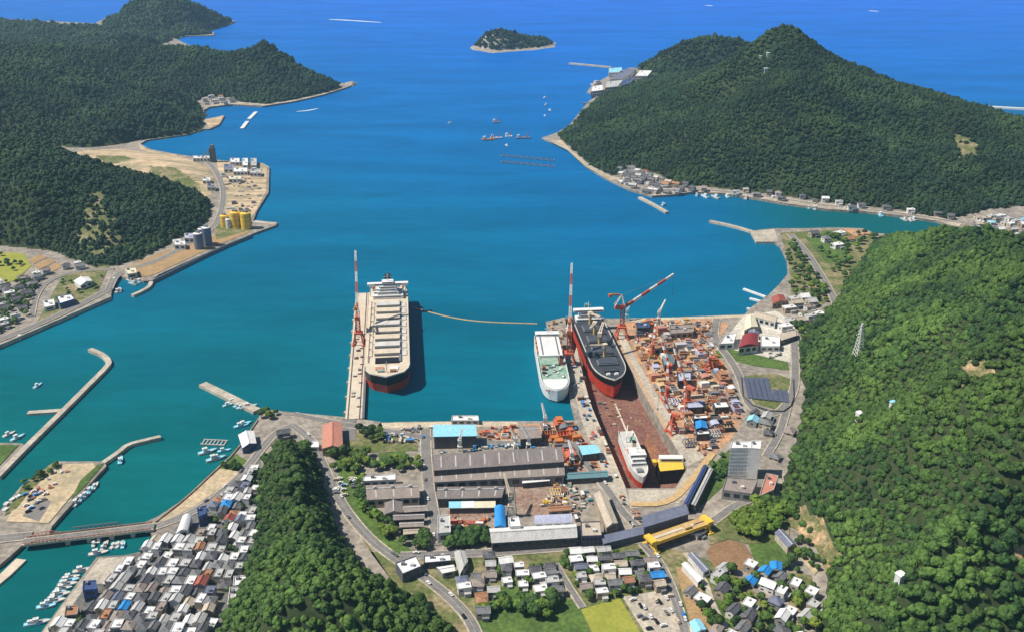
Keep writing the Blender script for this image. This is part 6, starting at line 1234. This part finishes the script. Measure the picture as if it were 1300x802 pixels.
scatter_gear(Y1, 210, ['plates', 'pipes', 'engine', 'container', 'tank', 'open'], warm+['white', 'roof_brown', 'darkgrey', 'steel', 'roof_rust', 'tanpaint', 'crane_red'], mk, 'in the rusty yard', YA, [3, 4, 5.5], group='small gear in the steel yard')
mk2 = lms('docked bulk carrier', 'blue quay shed', 'long white hall', 'tall portal crane')
Y2 = [(690, 541), (726, 538), (740, 560), (758, 595), (722, 597), (716, 568), (690, 563)]
scatter_gear(Y2, 14, ['open', 'curved', 'frame', 'stepped'], ['orange_paint', 'roof_rust', 'tanpaint', 'steel', 'crane_red'], mk2, 'in the plate yard', YA, [9, 12], group='ship blocks in the plate yard')
scatter_gear(Y2, 34, ['plates', 'engine', 'pipes', 'open'], ['orange_paint', 'roof_rust', 'darkgrey', 'white', 'cream', 'steel', 'roof_blue'], mk2, 'in the plate yard', YA, [4, 6], group='small gear in the plate yard')
scatter_gear([(574, 650), (626, 648), (627, 668), (600, 675), (576, 672)], 40, ['plates', 'pipes', 'engine', 'open', 'container'], ['roof_rust', 'roof_salmon', 'roof_brown', 'white', 'red', 'cream', 'orange_paint'], mk2, 'in the brown scrap yard', 0, [4, 5, 7], group='gear in the scrap yard')
scatter_gear([(668, 620), (716, 614), (722, 648), (694, 643), (672, 640)], 34, ['plates', 'engine', 'open', 'frame', 'tank'], ['roof_rust', 'white', 'cream', 'roof_salmon', 'steel', 'yellow'], mk2, 'in the yard behind the lavender hall', 0, [4, 6, 8], group='gear behind the lavender hall')
scatter_gear([(608, 543), (656, 541), (657, 560), (610, 562)], 22, ['open', 'plates', 'engine', 'container'], ['orange_paint', 'roof_rust', 'red', 'white', 'steel'], mk2, 'on the quay near the blue-roofed shed', 0, [4, 6, 8], group='gear on the quay')
scatter_gear([(505, 545), (548, 543), (548, 560), (508, 562)], 22, ['container', 'plates', 'engine', 'tank'], ['roof_blue', 'white', 'roof_brown', 'steel', 'cream'], mk2, 'on the quay near the slipway', 0, [4, 6], group='gear on the quay')
scatter_gear([(560, 566), (700, 561), (706, 568), (560, 576)], 26, ['container', 'plates', 'engine', 'pipes'], ['roof_blue', 'roof_blue', 'white', 'steel', 'cream', 'teal'], mk2, 'along the back of the long warehouse', 0, [4, 6], group='gear behind the long warehouse')
scatter_gear([(720, 612), (752, 612), (756, 660), (726, 660)], 32, ['plates', 'engine', 'container', 'tank'], ['white', 'cream', 'steel', 'roof_brown', 'teal', 'roof_rust'], mk2, 'around the beige workshop', .2, [4, 6], group='gear by the beige workshop')
scatter_gear([(786, 628), (812, 650), (815, 665), (796, 664)], 8, ['plates', 'engine', 'container'], ['white', 'steel', 'roof_rust'], mk2, 'on the apron at the dock head', .2, [4, 6], group='gear at the dock head')
scatter_gear([(725, 440), (738, 474), (752, 520), (774, 575), (786, 606), (772, 604), (748, 560), (735, 520), (724, 470)], 34, ['plates', 'engine', 'container', 'pipes'], ['roof_blue', 'white', 'roof_rust', 'steel', 'darkgrey', 'red'], mk, 'on the quay between ferry and dock', YA, [4, 6], group='gear on the dock quay')
scatter_gear([(694, 412), (714, 406), (720, 432), (714, 432)], 10, ['plates', 'open', 'container'], ['tanpaint', 'cream', 'roof_rust'], mk, 'on the tan pier head before the ferry', YA, [4, 6, 8], group='gear on the pier head')
scatter_gear([(278, 212), (330, 212), (336, 222), (332, 250), (318, 274), (282, 268), (286, 240)], 46, ['plates', 'container', 'stepped', 'plates'], ['white', 'white', 'cream', 'roof_pale', 'roof_brown', 'steel'], lms('yellow silos', 'grey silos', 'left headland'), 'on the silo yard', .3, [5, 7, 10], group='gear on the silo yard')
scatter_gear([(752, 108), (772, 98), (800, 90), (812, 96), (790, 112), (765, 120)], 12, ['stepped', 'open', 'container'], ['white', 'cream', 'roof_pale', 'roof_slate'], lms('sandy point', 'village pier'), 'on the distant wharf', .7, [12, 18], group='gear on the distant wharf')
scatter_gear([(38, 620), (60, 600), (80, 594), (90, 600), (60, 640), (36, 640)], 14, ['plates', 'pipes', 'engine'], ['roof_rust', 'roof_salmon', 'white', 'steel'], lms('harbour bridge', 'stone jetty'), 'on the sandy lot by the harbour', .5, [5, 7], group='heaps on the sandy lot')
# stacks lying on the fitting-out pier
for k in range(26):
    t = random.uniform(.04, .62); p = j0.lerp(j1, t)+jn*random.choice([-3, -1.5, 1.5, 3]); kd = random.choice(['plates', 'container', 'engine', 'pipes']); s = random.choice([4, 5]); c = random.choice(['roof_slate', 'white', 'steel', 'tanpaint', 'roof_rust'])
    if taken(p.x, p.y, 3): continue
    TAKEN.append((p.x, p.y, 2)); w_, d_, h_ = (6, 2.5, 2.6) if kd == 'container' else (4, 3, 2)
    o = obj(KN[kd][0], block_mesh(kd, w_, d_, h_, [M[c], M['paledeck']]), None, (p.x, p.y, 4.05)); o.rotation_euler = (0, 0, math.atan2(jd.y, jd.x)); later(o, f'{CN[c]} {KN[kd][1]} on the fitting-out pier', lms('salmon-roofed hall', 'yellow silos'), KN[kd][2], 'gear on the fitting-out pier')
# ------------------------------------------------------------------ vehicles
def car_proto(body, van=False):
    e = empty('parked_car', (0, 0, 0)); L, W = (4.4, 1.8) if not van else (5.2, 2.0); h = .75 if not van else 1.1
    mb = MB(); mb.box((0, 0, .35+h/2), (L, W, h)); mb.box((-L*.02, 0, .35+h+.28), (L*.52 if not van else L*.8, W*.9, .56), taper=.84); mb.box((L*.5, 0, .55), (.15, W*.9, .3)); mb.build('body', M[body], e)
    mb = MB(); zc = .35+h+.26; lw = (L*.49 if not van else L*.76); mb.box((-L*.02, 0, zc), (lw, W*.925, .34), taper=.9); mb.box((-L*.02, 0, zc), (lw*1.1, W*.74, .34), taper=.88); mb.build('window', M['glass'], e)
    for sx in (-1, 1):
        for sy in (-1, 1): mb = MB(); mb.cyl((sx*L*.31, sy*(W/2-.12), .34), (sx*L*.31, sy*(W/2+.06), .34), .34, .34, 10); mb.build('wheel', M['rubber'], e)
    return e
CP = {}
def car(px, py, ang, col, desc, marks, group):
    p = P(px, py); k = col
    if k not in CP: e = car_proto(col, van=(col == 'cream')); CP[k] = e
    else: e = copy_tree(CP[k])
    e.location = (p.x, p.y, GZ+.86); e.rotation_euler = (0, 0, ang); later(e, f'{ {"white": "white", "steel": "grey", "black": "black", "cream": "cream van as a", "roof_blue": "blue", "red": "red"}[col]} parked car {desc}', marks, 'car', group)
cc = ['white', 'white', 'steel', 'black', 'cream', 'steel', 'black', 'white', 'white', 'steel']+['steel', 'black', 'white', 'roof_blue']
CA = world_ang((800, 760), (845, 750))
for (x, y) in [(803, 762), (813, 770), (818, 772), (832, 763), (837, 765), (846, 760), (850, 758), (812, 783), (818, 786), (826, 784), (846, 779), (852, 776), (833, 790), (842, 795), (860, 790), (824, 799)]: car(x, y, CA+random.choice([0, 1.57])+random.uniform(-.1, .1), random.choice(cc), 'in the pale car park', lms('yellow gantry', 'olive rice field', 'tilled oval field', 'long white hall'), 'cars in the pale car park')
for i in range(22):
    x = random.choice([427, 432, 437, 446, 450])+random.uniform(-1, 1); y = 608+i % 8*3+random.uniform(-1, 1); car(x, y, .1+random.uniform(-.1, .1), random.choice(cc), 'on the lot by the tree-lined road', lms('salmon-roofed hall', 'long white hall', 'harbour bridge'), 'cars on the roadside lot')
for i in range(14): car(40+random.uniform(-8, 22), 636+random.uniform(-14, 16), .9+random.uniform(-.2, .2), random.choice(cc), 'on the sandy harbour lot', lms('harbour bridge', 'stone jetty'), 'cars on the sandy lot')
for i in range(26): car(486+random.uniform(0, 36), 553+random.choice([0, 4, 8])+random.uniform(-.6, .6), random.uniform(-.1, .1)+1.57, random.choice(cc), 'in the rows behind the slipway', lms('blue quay shed', 'salmon-roofed hall', 'bright blue shed'), 'cars behind the slipway')
for i in range(10): car(1010+random.uniform(-34, -10), 448+random.uniform(-6, 8), .3, random.choice(cc), 'in the white compound', lms('solar field', 'bay head'), 'cars in the white compound')
for i in range(34):
    wp, w_ = ROADS[[1, 1, 2, 3, 4, 0, 9][i % 7]]; k = random.randrange(2, len(wp)-2); a, b = wp[k], wp[k+1]; t = random.random(); an = math.atan2(b[1]-a[1], b[0]-a[0]); s = random.choice([-2.2, 2.2]); q = to_px((a[0]+(b[0]-a[0])*t-math.sin(an)*s, a[1]+(b[1]-a[1])*t+math.cos(an)*s, GZ)); car(q[0], q[1], an, random.choice(cc), 'on the public road', lms('salmon-roofed hall', 'long white hall', 'olive rice field'), 'cars on the roads')
# ------------------------------------------------------------------ boats
def boat_proto(col, L, W, kind):
    e = empty('fishing_boat', (0, 0, 0)); mb = MB(); secs = hull(mb, L, W, -.5, .2, 1.3, bow=.45, blunt=.8, rake=.6, n=12, flare=.7); mb.build('hull', [M['roof_blue'] if kind else M['anti'], M[col]], e)
    deck(secs, 1.05, .2).build('deck', M['roof_lightblue' if kind == 0 else 'paledeck'], e)
    mb = MB(); mb.box((0, L*.36, 2.2), (W*.55, L*.22, 2)); mb.box((0, L*.36, 3.3), (W*.62, L*.26, .2)); c = mb.build('wheelhouse', M['white'], e)
    mb = MB(); mb.box((0, L*.36+L*.11+.03, 2.5), (W*.48, .08, .7)); mb.build('window', M['glass'], c)
    mb = MB(); mb.cyl((0, L*.3, 3.3), (0, L*.3, 5.6), .09, .06, 6); mb.bar((-W*.3, L*.3, 4.6), (W*.3, L*.3, 4.6), .1); mb.build('mast', M['steel'], e); return e
BP = {}
def boat(px, py, ang, s, desc, marks, group, col=None):
    col = col or random.choice(['white', 'white', 'roof_lightblue', 'white', 'cream']); k = (col, random.randrange(2))
    if k not in BP: e = boat_proto(col, 11, 3.2, k[1]); BP[k] = e
    else: e = copy_tree(BP[k])
    p = P(px, py, 0); e.location = (p.x, p.y, 0); e.rotation_euler = (0, 0, ang); e.scale = (s, s, s); later(e, f'{ {"white": "white", "roof_lightblue": "pale blue", "cream": "cream"}[col]} fishing boat {desc}', marks, 'boat', group)
mh = lms('harbour bridge', 'navy warehouse', 'stone jetty')
HA = TA+math.pi
for (x, y) in [(30, 794), (36, 793), (52, 768), (57, 764), (60, 760), (63, 757), (66, 752), (70, 748), (73, 743), (75, 739), (78, 735), (92, 727), (112, 705), (46, 772)]: boat(x, y, world_ang((x, y), (x+14, y-2))-math.pi/2+random.uniform(-.1, .1), random.uniform(.85, 1.3), 'moored at the inner harbour quay', mh, 'boats at the inner harbour quay')
for (x, y) in [(118, 695), (124, 690), (132, 696), (140, 697), (147, 696), (155, 697), (128, 700)]: boat(x, y, random.uniform(-.3, .3), .9, 'tucked in below the harbour bridge', mh, 'boats below the bridge')
for (x, y) in [(283, 516), (288, 512), (296, 517), (300, 519), (305, 519), (302, 541), (297, 543), (276, 574), (267, 584), (262, 586), (252, 577)]: boat(x, y, random.uniform(-1.2, -.8), random.uniform(.9, 1.5), 'moored off the town quay by the breakwater', mh, 'boats off the town quay')
for (x, y) in [(93, 644), (100, 638), (105, 634), (111, 628), (118, 622), (98, 630)]: boat(x, y, world_ang((93, 644), (111, 617))-math.pi/2, random.uniform(.9, 1.4), 'alongside the sandy car lot', mh, 'boats at the sandy lot')
for (x, y) in [(4, 650), (10, 644), (16, 640), (2, 657), (152, 590), (43, 493), (14, 560), (4, 555)]: boat(x, y, random.uniform(-.9, .4), random.uniform(1, 1.5), 'afloat in the outer harbour', mh, 'boats in the outer harbour')
for (x, y) in [(148, 358), (152, 372), (147, 373), (178, 360), (174, 362), (24, 432), (170, 358)]: boat(x, y, random.uniform(-1.2, 1.2), 1.3, 'in the marina by the seawall', lms('marina', 'orange field strips', 'grey silos'), 'boats in the marina')
mb_ = lms('village pier', 'bay head', 'sandy point')
for (x, y) in [(862, 246), (884, 250), (899, 252), (913, 253), (925, 252), (946, 254), (978, 256), (984, 255), (1028, 266), (1034, 267), (1040, 265), (1075, 268), (1080, 266), (1084, 268), (1152, 281), (1158, 282), (1163, 281), (1120, 276), (840, 262), (1216, 300)]: boat(x, y, random.uniform(-.6, .6), random.uniform(1.2, 1.9), 'moored along the bay shore', mb_, 'boats along the bay shore')
for (x, y) in [(569, 157), (690, 125), (692, 134), (693, 148), (700, 141), (634, 38), (645, 186)]: boat(x, y, random.uniform(-1, 1), random.uniform(1.0, 1.5), 'out in the bay before the sandy point', mb_, 'boats out in the bay', 'white')
# fish rafts
for i in range(16):
    x = 640+i % 8*8.5; y = 198+(i//8)*8+(i % 8)*.8
    p = P(x, y, 0); e = empty('fish_raft', (p.x, p.y, 0), .2); mb = MB(); n = 11
    for s in (-1, 1): mb.bar((-n/2, s*n/2, .5), (n/2, s*n/2, .5), 1, .7); mb.bar((s*n/2, -n/2-.5, .75), (s*n/2, n/2+.5, .75), 1, .7)
    mb.bar((0, -n/2, .9), (0, n/2, .9), .6); mb.build('frame', M['steel'], e)
    for s in (-1, 1): mb = MB(); mb.cyl((s*n/2, -2, .1), (s*n/2, 2, .1), .6, .6, 8); mb.build('float', M['teal'], e)
    later(e, 'square fish farm raft in the bay', lms('sandy point', 'village pier', 'left headland'), 'raft', 'fish farm rafts')
# work barges off the sandy point
for (x, y, L, m, lb) in [(620, 178, 26, 'roof_rust', 'rust red work barge with gear, outermost of the line off the sandy point'), (630, 176, 24, 'roof_pale', 'pale work barge with tall gear in the line off the sandy point'), (646, 174, 14, 'white', 'white crane vessel in the middle of the line off the sandy point'), (664, 176, 30, 'roof_slate', 'dark work barge closest in off the sandy point'), (630, 156, 14, 'roof_brown', 'small brown work boat standing off the line of barges')]:
    p = P(x, y, 0); e = empty('work_barge', (p.x, p.y, 0), .1, lb, 'barge', 'barges off the sandy point'); mb = MB(); mb.box((0, 0, .8), (L, 9, 3)); mb.build('hull', M[m], e)
    mb = MB(); mb.box((-L*.3, 0, 4.5), (5, 5, 4.5)); mb.box((-L*.3, 0, 7.2), (4, 4, 1)); mb.build('deck_house', M['white'], e); mb = MB(); truss(mb, (L*.2, 0, 2.3), (L*.38, 0, 13), 1.6, 4, .4, .8); mb.build('derrick', M['roof_salmon'], e)
for (x, y, lb) in [(272, 562, 'large grey net raft moored off the town quay')]:
    p = P(x, y, 0); e = empty('net_raft', (p.x, p.y, 0), -.1, lb, 'raft'); mb = MB()
    for k in range(7): mb.bar((-10+k*3.3, -4, .5), (-10+k*3.3, 4, .5), .9, .6)
    mb.bar((-11, -4, .8), (11, -4, .8), .9); mb.bar((-11, 4, .8), (11, 4, .8), .9); mb.build('frame', M['roof_pale'], e)
# foam wakes on the water and a patch of rocks
def wake(pts, w_, label):
    wp = smooth(xy(pts, 0), 2); L, Rr = [], []
    for i, p in enumerate(wp):
        a = wp[max(0, i-1)]; b = wp[min(len(wp)-1, i+1)]; dx, dy = b[0]-a[0], b[1]-a[1]; l = math.hypot(dx, dy); k = w_/2*(.3+.7*math.sin(math.pi*(i+.5)/len(wp)))*random.uniform(.7, 1.2); L.append((p[0]-dy/l*k, p[1]+dx/l*k, .25)); Rr.append((p[0]+dy/l*k, p[1]-dx/l*k, .25))
    mb = MB(); n = len(wp); mb.add(L+Rr, [(i, n+i, n+i+1, i+1) for i in range(n-1)]); tag(mb.build('foam_wake', M['foam']), label, 'foam', kind='stuff')
wake([(418, 25), (440, 26), (484, 29)], 22, 'long white foam line on the open sea'); wake([(376, 142), (390, 141), (404, 138)], 6, 'thin white wake off the headland beach'); wake([(1103, 14), (1116, 15)], 20, 'white fleck of foam far out'); wake([(895, 7), (905, 8)], 18, 'second white fleck of foam far out')
# ------------------------------------------------------------------ single trees
random.seed(21)
TREES = []
def tree(*a, **k): TREES.append((a, k))
def tree_(x, y, r, z=GZ, kind='leaf', marks=(), where='', group='', tall=1.0):
    e = empty('tree', (x, y, z), random.uniform(0, 6.28)); h = r*1.1*tall
    mb = MB(); mb.cyl((0, 0, -.3), (0.1, 0, h), r*.11, r*.06, 7)
    for k in range(3): a = k*2.1; mb.cyl((0, 0, h*.6), (math.cos(a)*r*.45, math.sin(a)*r*.45, h*1.15), r*.05, r*.025, 5)
    mb.build('trunk', M['bark'], e); c = obj('crown', random.choice(CRB if kind == 'bright' else CR), e, (0, 0, h*1.05)); c.scale = (r, r, r*tall); c.rotation_euler = (0, 0, random.uniform(0, 6))
    size = 'small ' if r < 3 else ('big ' if r > 4.6 else ''); later(e, f'{size}{"bright" if kind == "bright" else "dark"} green tree {where}', marks, 'tree', group)
def trees(poly_px, n, rr, marks, where, group, kind=None, rd=True):
    poly = xy(poly_px); xs = [p[0] for p in poly]; ys = [p[1] for p in poly]; d = 0; t = 0
    while d < n and t < n*40:
        t += 1; x = random.uniform(min(xs), max(xs)); y = random.uniform(min(ys), max(ys)); r = random.uniform(*rr)
        if not pin(x, y, poly) or taken(x, y, r*.45) or (rd and near_road(x, y, r*.7)): continue
        TAKEN.append((x, y, r*.45)); d += 1; tree(x, y, r, GZ+.3, kind or random.choice(['leaf', 'leaf', 'bright']), marks, where, group)
mt = lms('salmon-roofed hall', 'long white hall', 'bright blue shed', 'wooded knoll')
trees([(416, 574), (440, 572), (470, 578), (478, 600), (455, 602), (420, 600)], 22, (3.2, 5.2), mt, 'in the garden by the salmon-roofed hall', 'trees of the works garden')
trees([(455, 545), (490, 545), (488, 560), (462, 562)], 10, (2.8, 4.2), mt, 'behind the slipway', 'trees behind the slipway')
trees([(480, 586), (518, 586), (530, 572), (534, 600), (482, 600)], 16, (2.6, 4), mt, 'around the lawn', 'trees around the lawn')
trees([(454, 604), (460, 604), (466, 640), (500, 672), (520, 690), (506, 700), (470, 672), (452, 640)], 26, (2.6, 4), mt, 'in the belt along the tree-lined road', 'trees of the roadside belt', rd=True)
trees([(527, 684), (556, 680), (620, 676), (622, 694), (560, 699), (528, 700)], 34, (3.2, 5.2), mt, 'in the dark belt before the long hall', 'trees of the dark belt', 'leaf')
trees([(545, 650), (553, 650), (552, 672), (546, 690)], 6, (2.4, 3.4), mt, 'beside the pale grey workshop', 'trees by the pale workshop', 'bright')
mv = lms('yellow gantry', 'olive rice field', 'tilled oval field', 'long white hall', 'office tower')
trees([(656, 765), (700, 760), (704, 785), (662, 790)], 12, (3.6, 5.6), mv, 'in the clump on the green field', 'trees on the green field')
trees([(600, 760), (640, 758), (650, 775), (610, 790)], 10, (2.6, 4), mv, 'at the green field edge by the road', 'trees at the field edge')
trees([(600, 712), (815, 696), (840, 748), (735, 765), (640, 745)], 44, (1.8, 3), mv, 'in a village garden', 'garden trees of the valley village')
trees([(925, 668), (960, 640), (1000, 650), (998, 668), (950, 690)], 40, (3.4, 5.4), mv, 'in the bright grove under the forest', 'trees of the bright grove', 'bright')
trees([(962, 628), (985, 628), (1000, 645), (975, 650)], 10, (4, 6), mv, 'by the gymnasium', 'trees by the gymnasium', 'leaf')
trees([(880, 730), (1010, 712), (1048, 770), (1040, 830), (900, 830)], 62, (2, 4.2), mv, 'among the terraced hamlet', 'trees of the terraced hamlet')
trees([(882, 610), (922, 572), (926, 590), (915, 612), (886, 640)], 18, (2.2, 3.4), mv, 'on the grass bank by the dark shed', 'trees on the grass bank', 'leaf')
trees([(995, 655), (1040, 660), (1055, 700), (1045, 735), (1010, 705)], 18, (2.2, 3.6), mv, 'on the tan terrace', 'trees on the tan terrace')
mp_ = lms('bay head', 'solar field', 'docked bulk carrier')
trees([(996, 315), (1006, 300), (1035, 340), (1055, 385), (1005, 378), (1003, 345)], 48, (3, 5), mp_, 'on the green point by the bay', 'trees on the green point')
trees([(1030, 300), (1090, 295), (1112, 302), (1090, 330), (1066, 365), (1045, 330)], 34, (3, 5), mp_, 'in the meadow on the point', 'trees of the point meadow')
trees([(1008, 402), (1050, 396), (1018, 430), (1008, 430)], 12, (3, 4.6), mp_, 'at the forest edge of the compound', 'trees at the compound edge')
ml = lms('marina', 'orange field strips', 'blue-fronted hall', 'grey silos')
trees([(-10, 360), (60, 346), (44, 402), (-10, 428)], 60, (2.2, 4), ml, 'in the hillfoot village', 'trees of the hillfoot village')
trees([(62, 385), (80, 356), (136, 340), (124, 368), (60, 398)], 10, (2, 3.2), ml, 'on the green by the seawall road', 'trees on the seawall green')
trees([(38, 330), (20, 345), (-10, 340), (0, 325)], 8, (2.5, 4), ml, 'at the olive fields', 'trees at the olive fields')
mo = lms('harbour bridge', 'navy warehouse', 'stone jetty', 'wooded knoll')
trees([(28, 612), (66, 588), (80, 590), (40, 620), (22, 640)], 14, (1.8, 3), mo, 'on the scrubby end of the sandy lot', 'bushes on the sandy lot')
trees([(326, 523), (356, 524), (350, 532), (330, 534)], 6, (2.5, 4), mo, 'at the root of the broad breakwater', 'trees at the breakwater root')
trees([(280, 590), (314, 586), (306, 597), (282, 597)], 7, (2, 3), mo, 'on the grass end of the bare strip', 'trees on the grass end')
trees([(70, 810), (130, 745), (240, 665), (328, 590), (330, 690), (280, 810)], 40, (1.4, 2.3), mo, 'between the town houses', 'garden trees of the harbour town')
def tsz(t):
    x, y, r = t[0][:3]; px_ = to_px((x, y, GZ)); return r*r/(x*x+y*y+H*H)*(1 if 0 < px_[0] < 1300 and px_[1] < 802 else .1)
TREES.sort(key=tsz, reverse=True)
for a, k in TREES[:290]: tree_(*a, **k)
rest = TREES[290:]; P3 = np.array([(a[0], a[1], a[3]+a[2]*1.0) for a, k in rest]); S3 = np.array([(a[2], a[2], a[2]) for a, k in rest])
points_forest('small_trees', P3, S3, CC, 'small scattered garden and roadside trees between the houses')
print('OBJ', len(COL.objects), 'TREES', len(TREES))
# ------------------------------------------------------------------ haze
HZ = float(0.000042)
mb = MB(); mb.box((0, 20000, 215), (90000, 50000, 460)); hz = mb.build('haze', bpy.data.materials.new('haze_air')); hz['kind'] = 'stuff'
m = hz.data.materials[0]; m.use_nodes = True; n = m.node_tree; n.nodes.clear(); vo = n.nodes.new('ShaderNodeVolumePrincipled'); vo.inputs['Color'].default_value = (.46, .76, 1, 1); vo.inputs['Density'].default_value = HZ; vo.inputs['Anisotropy'].default_value = .1
ou = n.nodes.new('ShaderNodeOutputMaterial'); n.links.new(vo.outputs[0], ou.inputs['Volume'])
finish_labels()
